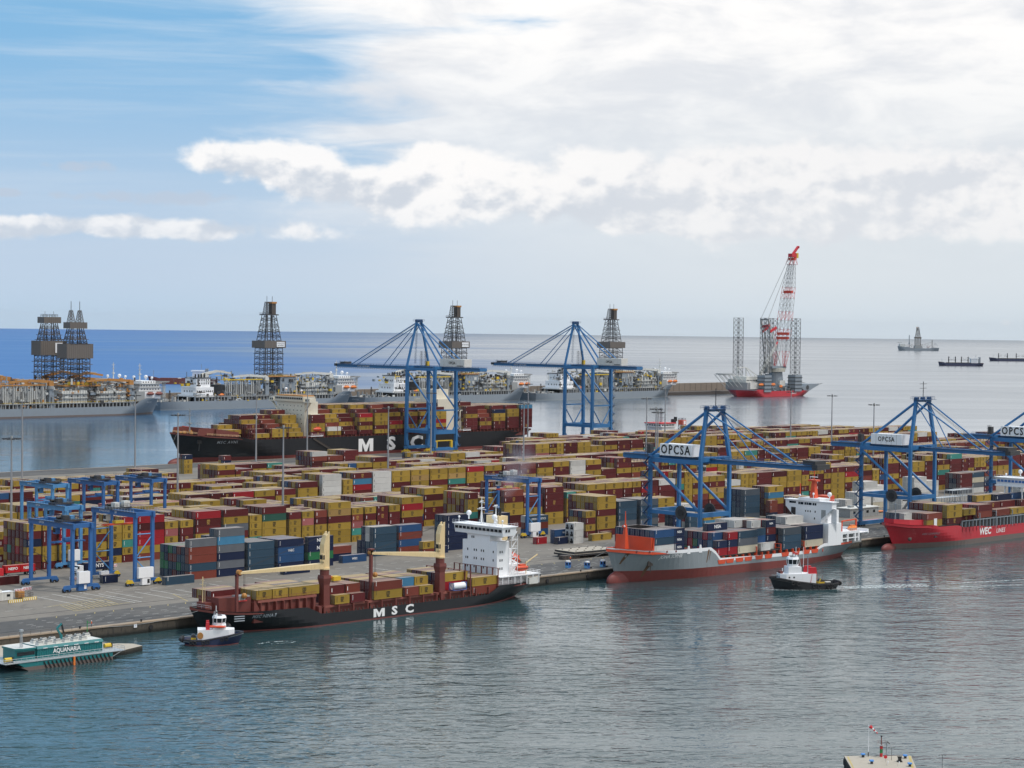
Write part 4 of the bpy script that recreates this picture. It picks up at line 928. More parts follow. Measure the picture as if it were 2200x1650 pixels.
    s.build('roof_aerials', wh)
    radar_mast(wh, (hx0 + 2.2, 1.5, 26.2), 9.5, name='radar_mast'); radar_mast(wh, (hx0 + 4.8, -3.0, 26.2), 7.0, name='signal_mast', arms=((.9, 1.5),))
    s = MB(); s.box(hx0 + 6.2, hx0 + 10.5, -3.2, 3.2, 17.5, 29.0, 'crane_cream'); 
    for y in (-1.4, 0, 1.4): s.tube((hx0 + 8.3, y, 29), (hx0 + 8.6, y, 31.6), .45, 'black', 8)
    s.build('funnel', r)
    s = MB()
    for z in (9.2, 12.2, 15.2, 18.2, 21.2):
        s.box(hx1, hx1 + 3.2, -9.6, -8.6, z - .12, z, 'super_white'); s.rail([(hx1 + .2, -9.6, z), (hx1 + 3.2, -9.6, z)], 'super_white', 1, 1)
        s.bar((hx1 + .3, -9.2, z), (hx1 + 3, -9.2, z + 2.9), .5, .1, 'super_white')
    for x in (hx1 + .2, hx1 + 3.2): s.bar((x, -9.5, 6), (x, -9.5, 23), .16, .16, 'super_white')
    s.build('stairway', r)
    s = MB(); s.box(122.5, 142.8, -11.1, 11.1, 8.7, 8.95, 'super_white'); s.rail([(123, -11.1, 8.95), (142.7, -11.1, 8.95), (142.7, 11.1, 8.95)], 'super_white', 1.1, 1.6)
    for x in range(124, 143, 3): s.box(x, x + .25, -11.0, -10.7, 5.6, 8.7, 'super_white')
    s.box(131, 139, -8, 8, 5.2, 8.7, 'super_white'); s.box(137, 141.5, -11.2, -9.5, 5.4, 7.6, 'rig_white'); s.build('aft_deck', r)
    s = MB()
    for y in (-3.2, 0.2): s.bar((134.5, y, 14.2), (143.5, y, 9.6), .35, .5, 'super_white')
    for x, z in ((135, 14), (139, 12)): s.bar((x, -3.2, 8.9), (x, -3.2, z), .3, .3, 'super_white'); s.bar((x, .2, 8.9), (x, .2, z), .3, .3, 'super_white')
    s.build('lifeboat_ramp', r)
    lifeboat(r, (138.6, -1.5, 13.6), 8.0, 3.0, 'orange_red', rx=R(27)); lifeboat(r, (135.5, -8.8, 11.0), 6.5, 2.5, 'orange_red')
    s = MB(); s.tube((137, -9.5, 9), (137, -9.5, 13.0), .2, 'crane_cream', 6); s.bar((137, -9.5, 12.8), (142.5, -9.7, 15.4), .3, .35, 'crane_cream'); s.build('stores_crane', r)
    s = MB(); s.box(12.5, 17.0, -8.2, -4.2, 9.9, 10.3, 'red_white_red'); s.box(12.6, 16.9, -8.0, -4.4, 10.3, 11.6, 'rig_pale'); s.build('stores_skid', r)
    for b, x, z, sz in (('M', 66.9, 1.95, 3.7), ('S', 73.6, 1.95, 3.7), ('C', 80.2, 1.95, 3.7), ('MSC NINA F', 20.5, 5.1, 1.45)):
        lettering_on(b, sz, 'lettering_white' if sz > 2 else 'lettering_grey', bvh, x, z, -16, r, bold=.04 if sz > 2 else .02, sx=1.45 if sz > 2 else 1.0, spacing=1.05, skip=.05)
    s = MB(); s.tube((8.5, -7.9, 3.9), (8.7, -8.1, 1.6), .25, 'steel_dark', 5); s.sphere((8.6, -8.3, 2.9), .8, 'steel_dark', 6, 4); s.build('anchor', r)
    # pilot ladder marks
    s = MB()
    for z in (4.2, 4.9, 5.6): s.face([(9.6, -9.72, z), (13.0, -10.5, z), (13.0, -10.5, z + .28), (9.6, -9.72, z + .28)], 'lettering_grey')
    s.build('hull_stripe', r)
    # cargo
    y = 497.9
    bay(387.2, y, 10.1, L20, ['Y', 'Y', 'Y', 'Y', 'M'], S, 'first bay from the bow', ind=1); bay(393.6, y, 10.1, L20, ['Y', 'Y', 'y', 'Y', 'Y', 'M'], S, 'second bay from the bow', ind=1)
    bay(400.1, y, 10.1, L40, ['Y', 'Y', 'Y', 'N', 'y', 'Y', 'M'], S, 'third bay from the bow', ind=1); bay(376.0, 506.0, 10.1, L40, ['M', 'M', 'Y', 'M'], S, 'far forward bay', ind=0)
    bay(401.2, 496.6, 6.1, L40, ['Y'], S, 'below the third bay') if False else None
    bay(418.0, y - 1.0, 6.1, L20, ['Y', 'MM', 'MM', 'MM', 'MY', 'YY', 'YM'], S, 'bay behind the forward crane'); bay(424.6, y - 1.0, 6.1, L20, ['M', 'OM', 'OM', 'MY', 'YM', 'YR', 'YY'], S, 'short bay before the jib post')
    bay(434.6, y - 1.0, 6.1, L40, ['OY', 'MM', 'OM', 'YM', 'YY', 'MY', 'YM', 'YY'], S, 'bay behind the jib post')
    bay(448.2, y - 1.0, 6.1, L20, ['O', 'LM', 'YM', 'YM', 'YY', 'OM', 'yY', 'MY'], S, 'first bay before the aft crane', ind=2); bay(454.6, y - 1.0, 6.1, L20, ['Y', 'YM', 'YM', 'MM', 'YY', 'NM', 'MY', 'YY'], S, 'second bay before the aft crane', ind=2)
    bay(466.9, y + 1.6, 6.1, L40, ['YR', 'MM', 'NM', 'YM', 'MY', 'MM', 'YY'], S, 'bay behind the tank container')
    bay(478.9, y - 1.0, 3.9, L40, ['YO', 'MM', 'MM', 'YY', 'MY', 'MM', 'NY', 'MM'], S, 'last bay before the bridge tower')
    t = empty('tank_container', (472.6, 497.4, 6.15), 0, 'white cylindrical tank container in a blue frame at the rail of the black crane ship', 'tank container')
    s = MB(); s.tube((-2.85, 0, 1.35), (2.85, 0, 1.35), 1.12, 'super_white', 16); s.build('tank', t)
    s = MB()
    for sx in (-1, 1):
        for sy in (-1, 1): s.box(sx * 2.95 - .08, sx * 2.95 + .08, sy * 1.14 - .08, sy * 1.14 + .08, 0, 2.55, 'booth_blue')
        for z in (.1, 2.5): s.box(sx * 2.95 - .08, sx * 2.95 + .08, -1.1, 1.1, z - .08, z + .08, 'booth_blue')
        s.bar((sx * 2.95, -1.1, .1), (sx * 2.95, 1.1, 2.5), .1, .1, 'booth_blue')
    for sy in (-1, 1): s.box(-2.9, 2.9, sy * 1.14 - .07, sy * 1.14 + .07, 0, .15, 'booth_blue')
    s.build('frame', t)
    e = empty('excavator', (426.5, 507.5, 12.1), 0, 'orange and yellow machine part lying on the containers of the black crane ship', 'machine')
    s = MB(); s.box(-1.2, 1.8, -1.2, 1.2, 0, 1.4, 'yellow'); s.build('housing', e); s = MB(); s.bar((-1, 0, 1.2), (-4.8, 0, 1.0), .6, .7, 'orange'); s.bar((-4.8, 0, 1.0), (-6.2, 0, .3), .5, .6, 'orange'); s.build('arm', e)
black_feeder()
# ---------------------------------------------------------------- grey ship with orange-red inside bulwarks (centre right)
def grey_feeder():
    X0, YC = 559.5, 508.6; S = 'grey and white ship'
    r = empty('container_ship', (X0, YC, 0), 0, 'grey hulled container ship with raised red bulb and orange red forecastle at the quay', 'ship')
    sheer = [(0, 13.4), (12, 12.1), (30, 11.4), (46, 11.2), (49, 11.2), (53, 6.6), (75, 6.0), (105, 5.6), (119, 5.6), (122.5, 7.7), (155, 7.5)]
    bt = lambda x: 4.3 - 2.4 * x / 155
    top2 = lambda x: max(bt(x) + .5, min(lerp(sheer, x) - 1.25, lerp([(0, 12.0), (12, 11.0), (49, 10.0), (50, 30)], x), lerp(sheer, x) - (.02 if x > 50 else 0)))
    h, bvh, rows = hull(r, 155, 22.0, sheer, [(bt, 'boot_red'), (top2, 'hull_grey')], 'super_white', rake=7.0, over=11.0, fine_wl=.30, fine_dk=.15, stern_wl=.30, deck_drop=1.4, inner='orange_red', tw_dk=.975)
    ellipsoid(r, (7.6, 0, .5), 7.2, 2.1, 3.9, 'boot_red', 'bulbous_bow')
    for x in (4.5, 11, 18, 24, 45):
        pass
    s = MB(); s.box(15.0, 16.0, -9.0, 9.0, 10.6, 16.8, 'orange_red')
    for sg in (-1, 1): s.yprism([(15, 10.4), (33, 10.4), (29.5, 15.0), (16, 16.8)], sg * 9.4 - .2, sg * 9.4 + .2, 'orange_red')
    s.build('wave_breaker', r)
    s = MB(); s.frustum([(1.2, -1), (3.4, -1), (3.4, 1), (1.2, 1)], 12.3, [(2.0, -.4), (2.8, -.4), (2.8, .4), (2.0, .4)], 21.5, 'orange_red'); s.tube((2.4, 0, 21.5), (2.4, 0, 26.5), .3, 'orange_red', 6, .12); s.box(1.2, 2.2, -.6, .6, 20.3, 21.2, 'orange_red'); s.sphere((1.2, -.6, 20.9), .35, 'super_white', 6, 4)
    for z in range(13, 25): s.bar((3.5, -.4, z), (3.5, .4, z), .06, .06, 'steel_dark')
    for m in s.v: pass
    o = s.build('foremast', r); o.location = (8.0, 0, 0)
    s = MB()
    for x, y in ((6, -3), (6, 3), (9, -5), (9, 5), (12, -7), (12, -2), (20, -7.5), (24, -8.5)): s.tube((x, y, 10.6), (x, y, 12.0), .5, 'orange_red', 8)
    s.build('mooring_gear', r)
    for x in (34.5, 41.5): s = MB(); s.yprism([(x - .9, 9.6), (x + .9, 9.6), (x + .3, 12.6), (x - .3, 12.6)], -11.12, -10.7, 'super_white'); s.build('bulwark_post', r)
    for x in (52.5, 57.5, 63.5, 69.0, 75.8, 81.8, 92.8, 99.8, 106.8, 112.5):
        s = MB(); s.yprism([(x, 4.3), (x + 3.8, 4.3), (x + 4.4, 5.9), (x - .6, 5.9)], -11.16, -11.0, 'orange_red'); s.build('bulwark_opening', r)
    s = MB(); s.box(33, 121.5, -9.8, 9.8, 3.5, 7.2, 'deck_dark'); s.box(33.5, 50, -9.9, 9.9, 7.2, 8.9, 'orange_red')
    for x in range(52, 121, 4): s.box(x, x + .4, -10.9, -9.8, 4.4, 7.0, 'orange_red')
    s.box(50.2, 121.2, -10.2, 10.2, 7.0, 7.4, 'deck_dark'); s.build('hatch_coaming', r)
    s = MB(); s.box(33.8, 49.5, -9.5, 9.5, 8.9, 9.4, 'rig_pale')
    for k in range(14): s.cbox(35 + (k % 7) * 2.1, -6 + (k // 7) * 4, 9.7, 1.6, 1.1, .6, 'steel_brown' if k % 3 else 'teal')
    s.build('hatch_cover', r)
    s = MB()
    for x in (51.0, 76.5, 92.0, 107.3): lashing_bridge(s, x, -10.8, 10.8, 5.0, 9.5, 'orange_red')
    s.build('lashing_frame', r)
    # aft: V-shaped wide bridge
    x0 = 124.5
    s = MB(); P = [(-6.5, 7), (6.5, 7), (6.5, 16.5), (11.9, 21.6), (11.9, 24.2), (-11.9, 24.2), (-11.9, 21.6), (-6.5, 16.5)]
    def xprism(s, poly, xa, xb, m):
        n = len(poly); Q = [(xa, y, z) for y, z in poly] + [(xb, y, z) for y, z in poly]
        s.mesh(Q, [tuple(range(n)), tuple(range(n, 2 * n))[::-1]] + [(i, n + i, n + (i + 1) % n, (i + 1) % n) for i in range(n)], m)
    xprism(s, P, x0, x0 + 3.2, 'super_white'); s.box(x0 + 3.2, x0 + 11, -7.5, 7.5, 7, 20.5, 'super_white'); s.box(x0 + .2, x0 + 7, -5.5, 5.5, 24.2, 25.4, 'super_white')
    s.box(x0 - .4, x0 + 4.2, -12.4, 12.4, 24.2, 24.5, 'super_white'); ho = s.build('bridge_house', r)
    for k in range(9): win(ho, (x0 - .03, -3.6 + k * 1.05 + (.3 if k in (2, 6) else 0), 23.1), .8, 1.0)
    for y in (8.2,): win(ho, (x0 - .03, y, 23.3), 3.4, .8)
    for y in (-1.0, .2, 1.4): win(ho, (x0 - .03, y, 20.0), .45, .75)
    for y, z in ((-3.5, 20.0), (-3.2, 17.2), (3.5, 17.4)): win(ho, (x0 - .03, y, z), .5, .8)
    s = MB(); xprism(s, [(8.9, 18.9), (8.9, 21.2), (6.6, 21.2), (6.6, 17.4)], x0 - .05, x0 + .3, 'deck_dark'); s.build('wing_opening', ho)
    s = MB(); xprism(s, [(-8.8, 18.9), (-6.6, 17.2), (-6.6, 21.0), (-8.8, 21.0)], x0 - .05, x0 + .3, 'rig_pale'); s.build('wing_opening', ho)
    s = MB(); s.bar((x0 + 1.5, -12, 21.8), (x0 + 4.5, -9.8, 12.0), 2.6, .35, 'super_white', up=(1, 0, 0)); s.build('wing_stair', ho)
    s = MB(); s.rail([(x0 - .3, -12.3, 24.5), (x0 - .3, 12.3, 24.5)], 'super_white', 1.1, 1.3); s.rail([(x0 - .3, -12.3, 24.5), (x0 + 4, -12.3, 24.5)], 'super_white', 1.1, 1.3)
    dome(s, (x0 + 3, -8.5, 27.3), 1.0); dome(s, (x0 + 2, 6, 26.2), .5); dome(s, (x0 + 2, -1, 27.2), .5); s.build('roof_aerials', ho)
    s = MB(); s.frustum([(x0 + 2.4, -1.3), (x0 + 5, -1.3), (x0 + 5, 1.3), (x0 + 2.4, 1.3)], 25.3, [(x0 + 3, -.7), (x0 + 4.4, -.7), (x0 + 4.4, .7), (x0 + 3, .7)], 32.5, 'orange_red'); s.box(x0 + 2.2, x0 + 5.2, -2.0, 2.0, 32.3, 33.0, 'orange_red'); s.tube((x0 + 3.7, 0, 33), (x0 + 3.7, 0, 38.5), .22, 'orange_red', 5)
    s.bar((x0 + 2.6, -2.6, 34.2), (x0 + 2.6, 1.2, 34.2), .3, .35, 'super_white'); s.bar((x0 + 3.7, -2.2, 36.3), (x0 + 3.7, 2.2, 36.3), .15, .15, 'orange_red'); s.tube((x0 + 3.0, 6.6, 24.5), (x0 + 3, 6.6, 31), .25, 'orange_red', 5); s.build('radar_mast', ho)
    s = MB(); s.box(x0 - 1.0, x0 + 8, -11.05, -6.4, 6.4, 15.5, 'super_white'); s.box(x0 + 8, x0 + 21, -11.05, -9.8, 10.6, 11.6, 'super_white')
    for xx, w in ((8, 1.2), (12.4, .9), (17.6, .9), (20.2, .9)): s.box(x0 + xx, x0 + xx + w, -11.04, -10.2, 7.3, 10.6, 'super_white')
    s.box(x0 + 8, x0 + 21, -11.03, -10.3, 8.6, 8.95, 'super_white'); s.box(x0 + 8, x0 + 29, -10.2, 10.2, 10.3, 10.6, 'super_white'); s.box(x0 + 10, x0 + 26, -8.5, 8.5, 6.2, 10.3, 'rig_pale')
    s.box(x0 + 28.6, x0 + 29.3, -9.8, 9.8, 9.7, 11.6, 'super_white'); s.build('aft_gallery', r)
    s = MB(); s.rail([(x0 + 9, -11, 11.6), (x0 + 21, -11, 11.6)], 'super_white', 1.0, 1.4)
    for y in (-7, -3): s.bar((x0 + 14, y, 10.6), (x0 + 14, y, 15.5), .4, .4, 'orange_red')
    s.bar((x0 + 14, -7, 15.5), (x0 + 24, -7, 15.8), .5, .5, 'orange_red'); s.bar((x0 + 24, -7, 15.8), (x0 + 24, -7, 10.6), .6, .6, 'orange_red'); s.build('boat_davit', r)
    lifeboat(r, (x0 + 20, -8, 12.3), 6.5, 2.4, 'orange')
    s = MB(); s.box(x0 + 10, x0 + 14, -3, 3, 20.5, 26, 'orange_red'); s.build('funnel', r)
    lettering_on('JONA SOPHIE', 1.9, 'lettering_white', bvh, 25.2, 9.2, -17, r, bold=.015, shear=.25, skip=.05)
    s = MB(); s.cbox(0, 0, 0, 2.6, .5, 2.0, 'steel_brown'); s.bar((0, -.2, 1), (0, -.2, -3.4), .25, .2, 'steel_brown'); o = s.build('anchor', r)
    hit = bvh.ray_cast(Vector((16.5, -20, 7.0)), Vector((0, 1, 0))); o.location = (16.5, hit[0].y if hit[0] else -5, 7.0)
    for x, z in ((9, 11.9), (14, 11.7), (22, 11.3), (27, 11.1), (49, 10.7)):
        hit = bvh.ray_cast(Vector((x, -20, z)), Vector((0, 1, 0)))
        if hit[0]: s = MB(); s.tube((0, -.12, 0), (0, .15, 0), .42, 'boot_red', 10); s.build('fairlead', r, (x, hit[0].y, z))
    # draught and rust marks below the hawse pipes: shaped runs of rust, proud of the plating
    paint('rust_run', (.12, .065, .03), .7, var=.2, dirt=.4)
    for x, z0, z1, w in ((6.6, 11.5, 7.0, .7), (16.6, 7.0, 1.6, .9), (46.6, 10.4, 5.5, .5), (47.6, 9.8, 6.2, .25)):
        s = MB(); L_ = []
        for k in range(7):
            z = z0 + (z1 - z0) * k / 6; dx = -(z0 - z) * .28
            for sx in (-1, 1):
                hit = bvh.ray_cast(Vector((x + dx + sx * w * (1 - .6 * k / 6), -20, z)), Vector((0, 1, 0))); L_.append((x + dx + sx * w * (1 - .6 * k / 6), (hit[0].y if hit[0] else -8) - .03, z))
        s.mesh(L_, [(2 * k, 2 * k + 1, 2 * k + 3, 2 * k + 2) for k in range(6)], 'rust_run'); s.build('rust_stain', r)
    # cargo
    y = 498.3; T = {(0, 0): ('NISA', 1.25), (0, 1): ('NISA', 1.25), (0, 2): ('NISA', 1.25)}
    bay(575.6, y + .6, 10.9, L40, ['BSW', 'SB.', 'NN.', 'NN.', 'NM.', 'NN.', 'NM.', 'NN.'], S, 'forward bay', ind=1); bay(586.9, y + .6, 10.9, L20, ['NNN', 'NNN', 'NNN', 'NSN'], S, 'forward lettered bay', texts=T)
    bay(577.0, y + 9.5, 16.7, L40, ['N', 'B', 'N', 'N'], S, 'top of the forward bay', ind=0)
    bay(612.0, y, 7.45, L20, ['NR', 'BLN', 'RNN', 'SBR', 'NEB', 'MRR', 'SNE', 'NNM', 'DDD'], S, 'second bay', ind=2)
    bay(618.4, y, 7.45, L20, ['RNR', 'SBN', 'LNS', 'NBM', 'BEN', 'NRN', 'SNN', 'NMM', 'NRM'], S, 'third bay', ind=2)
    bay(624.9, y, 7.45, L40, ['SGC', 'MSN', 'BNB', 'NSM', 'SMN', 'SNN', 'NSB', 'MNN'], S, 'fourth bay', ind=1)
    bay(615.4, y + 7.8, 16.2, L40, ['N'], S, 'alone on the top tier', texts={(0, 0): ('NISA', 1.9)})
    bay(639.6, y + .2, 7.45, L20, ['W', 'SBE', 'WNNN', 'MNSN', 'SMBN', 'WNNB', 'WMN', 'WSN'], S, 'fifth bay', ind=2); bay(646.0, y + 2.6, 7.45, L20, ['NMNW', 'RMNN', 'OMNB', 'WMNN', 'YWNN', 'NSNN'], S, 'sixth bay', texts={(0, 3): ('NISA', 1.1)}, ind=1)
    bay(634.5, y + 9.8, 16.2, L40, ['W', 'W', 'W', 'W'], S, 'top of the middle bays', ind=0)
    bay(653.4, y, 6.9, L40, ['gSS', 'NON', 'SNN', 'NNE', 'BSN', 'SSN', 'NSS', 'MNN'], S, 'seventh bay', ind=1)
    bay(668.2, y, 6.9, L40, ['NNC', 'NNC', 'NSN', 'WNN', 'WWNN', 'WSNN', 'NSNN', 'SNNN'], S, 'last bay before the bridge', ind=1)
grey_feeder()
# ---------------------------------------------------------------- bright red ship (right edge)
def red_feeder():
    X0, YC = 739.5, 508.4; S = 'bright red ship'
    r = empty('container_ship', (X0, YC, 0), 0, 'bright red hulled container ship with white lettering at the right edge', 'ship')
    sheer = [(0, 11.9), (8, 10.8), (22, 10.3), (24, 9.2), (40, 9.0), (44, 7.8), (60, 7.6), (64, 6.9), (150, 6.4)]
    h, bvh, rows = hull(r, 150, 21.6, sheer, [(lambda x: 2.2, 'boot_grey')], 'hull_red', rake=7.5, over=5, fine_wl=.28, fine_dk=.13, inner='hull_red', deck_mat='deck_red', deck_drop=1.2)
    ellipsoid(r, (2.6, 0, .2), 5.2, 1.7, 2.4, 'boot_red', 'bulbous_bow')
    s = MB()
    for sg in (-1, 1): s.mesh([(2.5, sg * 2.6, 10.4), (9, sg * 6.6, 10.0), (22, sg * 10.0, 9.6), (21, sg * 9.6, 12.6), (9, sg * 6.3, 13.0), (2.6, sg * 2.5, 13.4)], [(0, 1, 4, 5), (1, 2, 3, 4)], 'hull_red')
    s.mesh([(2.5, -2.6, 10.4), (2.5, 2.6, 10.4), (2.6, 2.5, 13.4), (2.6, -2.5, 13.4)], [(0, 1, 2, 3)], 'hull_red'); s.build('wave_breaker', r)
    radar_mast(r, (7.5, 0, 10.5), 11.0, 'rig_grey', 'foremast', arms=((.8, .9),))
    s = MB(); s.box(22.4, 24.6, -10.2, -7.4, 9.4, 13.0, 'super_white'); s.box(17, 22.4, -8, -7.2, 12.4, 13.0, 'super_white'); s.build('deck_store', r)
    s = MB(); s.box(24, 150, -9.6, 9.6, 4.5, 9.2, 'steel_dark'); s.box(24, 44, -9.7, 9.7, 9.2, 9.6, 'steel_dark'); s.build('hatch_coaming', r)
    s = MB(); x = 44
    while x < 148:
        for sg in (-1, 1): s.box(x, x + .45, sg * 10.3 - .5, sg * 10.3 + .5, 5.6, 10.6, 'rig_grey'); s.box(x + 1.4, x + 1.6, sg * 10.4 - .3, sg * 10.4 + .3, 5.6, 10.4, 'steel_brown')
        x += 2.9
    for sg in (-1, 1): s.box(44, 148, sg * 10.35 - .5, sg * 10.35 + .5, 10.4, 10.7, 'rig_grey')
    for x in (58.4, 72, 86, 100): lashing_bridge(s, x, -10.8, 10.8, 6, 13.5, 'rig_grey')
    s.build('cell_guide', r)
    lettering_on('WEC', 4.3, 'lettering_white', bvh, 63.0, 4.9, -16, r, bold=.035, shear=.12, skip=.05); lettering_on('LINES', 2.8, 'lettering_white', bvh, 76.0, 4.5, -16, r, bold=.01, shear=.2, spacing=1.1, skip=.05); lettering_on('WEC CORNEILLE', 1.3, 'lettering_grey', bvh, 21.5, 6.3, -16, r, shear=.2, skip=.05)
    s = MB()
    for y in (-5, 5):
        for x in (104.5, 110): s.bar((x, y, 7), (x, y * .9, 22.6), .5, .5, 'super_white')
        s.bar((104.5, y, 12), (110, y, 19), .3, .3, 'super_white')
    s.box(103.5, 113, -9.5, 9.5, 22.4, 23.0, 'super_white'); s.frustum([(104, -9), (112, -9), (112, 9), (104, 9)], 23.0, [(103.6, -9.2), (112.4, -9.2), (112.4, 9.2), (103.6, 9.2)], 26.4, 'super_white'); s.box(103, 113, -9.8, 9.8, 26.4, 26.7, 'super_white'); wh = s.build('wheelhouse', r)
    for k in range(9): win(wh, (103.72, -7.6 + k * 1.9, 25.0), 1.5, 1.1, mat='booth_blue')
    for x in (106, 109): win(wh, (x, -9.1, 25.0), 1.7, 1.1, '-Y', mat='booth_blue')
    s = MB(); dome(s, (107, -2, 29.6), 1.0); dome(s, (106, 5, 28), .5); s.rail([(103.2, -9.6, 26.7), (103.2, 9.6, 26.7)], 'super_white', 1.1, 1.6); s.build('roof_aerials', wh)
    s = MB(); s.sphere((8.6, -6.9, 4.6), .9, 'steel_brown', 6, 4); s.build('anchor', r)
    y = 498.3
    bay(756.2, y, 9.65, L40, ['OY', 'MM', 'MM', 'NM', 'SN', 'SN', 'NS', 'SN'], S, 'forward bay', ind=1); bay(749.5, 503.0, 9.65, L20, ['W', 'WN', 'SN', 'SS', 'GN'], S, 'short forward bay', ind=0)
    bay(772.2, y, 9.65, L40, ['YYD', 'MMM', 'MMM', 'YYM', 'YMY', 'MMM', 'DMM', 'MMM'], S, 'second bay', ind=1)
    bay(785.6, y, 12.9, L20 * 1.6, ['Y'], S, 'third bay'); bay(786.0, y + 2.6, 9.65, L40, ['MM', 'OM', 'MM', 'RM', 'RM'], S, 'third bay inner', ind=0)
    bay(797.0, y, 11.2, L40, ['MO', 'MM', 'RM', 'RM', 'BB', 'BN'], S, 'fourth bay', ind=1)
    bay(812.2, y, 11.2, L40, ['O', 'M', 'MN', 'BN', 'YNN', 'NBN'], S, 'fifth bay', ind=1)
    bay(825.0, y, 11.2, L40, ['Y', 'M', 'MN', 'NNN', 'NBN', 'SNN'], S, 'sixth bay', ind=1); bay(838.0, y, 11.2, L40, ['M', 'MN', 'NN', 'BNN'], S, 'seventh bay', ind=0); bay(852, y, 11.2, L40, ['MM', 'MN', 'NN'], S, 'eighth bay', ind=0)
red_feeder()
# ---------------------------------------------------------------- the long black ship on the far quay
def long_black_ship():
    X0, YC, B = 786.0, 1104.6, 40.5; r = empty('container_ship', (X0, YC, 0), 0, 'long black container ship with huge white letters berthed at the far quay', 'ship')
    sheer = [(0, 22.5), (8, 21.5), (22, 20.0), (42, 18.6), (52, 16.6), (120, 16.3), (300, 16.0), (327, 16.4)]
    h, bvh, rows = hull(r, 327, B, sheer, [(lambda x: 5.2, 'boot_red')], 'hull_black', rake=14, over=12, fine_wl=.26, fine_dk=.13, deck_drop=1.2, stern_wl=.18, tw_dk=.985)
    ellipsoid(r, (8, 0, 1.2), 9.5, 3.2, 4.0, 'boot_red', 'bulbous_bow')
    s = MB(); s.box(26, 27, -16, 16, 19, 24.5, 'deck_red')
    for sg in (-1, 1): s.yprism([(12, 20.4), (46, 18.2), (46, 21.6), (20, 25.2), (13, 24.8)], sg * 14 - .2, sg * 14 + .2, 'deck_red')
    s.bar((20, 14, 25.3), (46, 14, 21.7), .7, .3, 'orange_red')
    s.build('wave_breaker', r)
    s = MB()
    for x, y in ((6, -3), (9, 4), (12, -7), (14, 3), (18, -9), (22, 8), (10, -2)): s.cbox(x, y, 22, 2.2, 1.6, 1.8, 'rust_orange')
    s.rail([(1, -1.5, 22.4), (14, -12, 21), (26, -16.5, 19.8), (44, -18.6, 18.6)], 'crane_cream', 1.2, 3, .08); s.build('mooring_gear', r)
    s = MB(); s.tube((16, 0, 19), (16, 0, 38), .5, 'rig_pale', 6, .25); s.bar((16, -3, 33), (16, 3, 33), .3, .3, 'rig_pale'); s.bar((16, -2, 36), (16, 2, 36), .3, .3, 'rig_pale'); s.box(15.2, 16.8, -1.5, 1.5, 27.5, 28.2, 'rig_pale'); s.build('foremast', r)
    s = MB(); s.box(48, 318, -18, 18, 12, 17.2, 'deck_red'); x = 50
    while x < 320:
        for sg in (-1, 1): s.box(x, x + .5, sg * 19.3 - .6, sg * 19.3 + .6, 15, 17.4, 'deck_red')
        x += 3.6
    s.build('hatch_coaming', r)
    for x in [54.8 + 14.55 * k for k in range(19)]:
        if 88 < x < 120 or 222 < x < 250 or x > 300: continue
        s = MB(); lashing_bridge(s, x, -19.6, 19.6, 17, 26.5, 'deck_red'); s.bar((x, -19.6, 17), (x, -14.5, 26.5), .25, .25, 'deck_red'); s.build('lashing_frame', r)
    # bridge house
    hx = 101.5
    s = MB(); s.box(hx, hx + 12, -15, 15, 16.5, 41.0, 'cream_white'); s.box(hx + 12, hx + 16, -9, 9, 16.5, 36, 'cream_white')
    for z in (20, 24, 28, 32): s.box(hx + 4, hx + 12, -17.5, -15, z, z + .35, 'cream_white')
    ho = s.build('deckhouse', r)
    for z in (23, 26, 29, 32, 35, 38):
        for y in range(-12, 13, 4): win(ho, (hx - .03, y + (.8 if z % 2 else 0), z), .6, .8)
    s = MB(); s.frustum([(hx - 1.5, -15.5), (hx + 9, -15.5), (hx + 9, 15.5), (hx - 1.5, 15.5)], 41.0, [(hx - 2.0, -16), (hx + 9, -16), (hx + 9, 16), (hx - 2, 16)], 44.6, 'cream_white')
    for sg in (-1, 1):
        s.box(hx - 1.5, hx + 4, sg * 20.2 - 2.6 if sg > 0 else -22.5, sg * 20.2 + 2.3 if sg > 0 else -17.6, 40.6, 43.4, 'cream_white')
        s.bar((hx + 1, sg * 15.5, 40.9), (hx + 1, sg * 22, 40.9), 4.5, .8, 'cream_white'); s.bar((hx + .5, sg * 15, 34.5), (hx + .5, sg * 20.8, 40.6), 1.2, .9, 'cream_white')
    s.box(hx - 1, hx + 9, -14.5, 14.5, 44.6, 45.4, 'rust_orange'); wh = s.build('wheelhouse', r)
    for k in range(15): win(wh, (hx - 1.85, -14 + k * 2.0, 43.2), 1.55, 1.3)
    for sg in (-1, 1):
        for k in range(2): win(wh, (hx - 1.55, sg * (18.6 + k * 2), 42.2), 1.3, 1.3)
    s = MB(); dome(s, (hx + 3, 9, 49.5), 1.0); dome(s, (hx + 3, -8, 48.5), .8); s.rail([(hx - 1, -14.5, 45.4), (hx - 1, 14.5, 45.4)], 'cream_white', 1.2, 2.2)
    for y in (-5, -1.5, 3, 6): s.tube((hx + 4, y, 45), (hx + 4, y, 50), .15, 'cream_white', 4)
    s.build('roof_aerials', wh); radar_mast(wh, (hx + 5, 0, 45), 12, 'cream_white', 'radar_mast')
    lifeboat(r, (hx + 8, -19.0, 22.0), 8.5, 3.2, 'orange_red')
    s = MB(); s.box(hx + 2, hx + 13, -20.0, -16.6, 17.2, 17.7, 'super_white'); s.rail([(hx + 2, -20, 17.7), (hx + 13, -20, 17.7)], 'super_white', 1.2, 1.5)
    for x in (4.5, 11.5): s.bar((hx + x, -17, 17.7), (hx + x, -17.4, 25), .35, .35, 'cream_white'); s.bar((hx + x, -17.4, 25), (hx + x, -19.4, 25.5), .3, .3, 'cream_white')
    s.build('boat_davit', r)
    # engine casing and funnel, well aft
    fx = 229
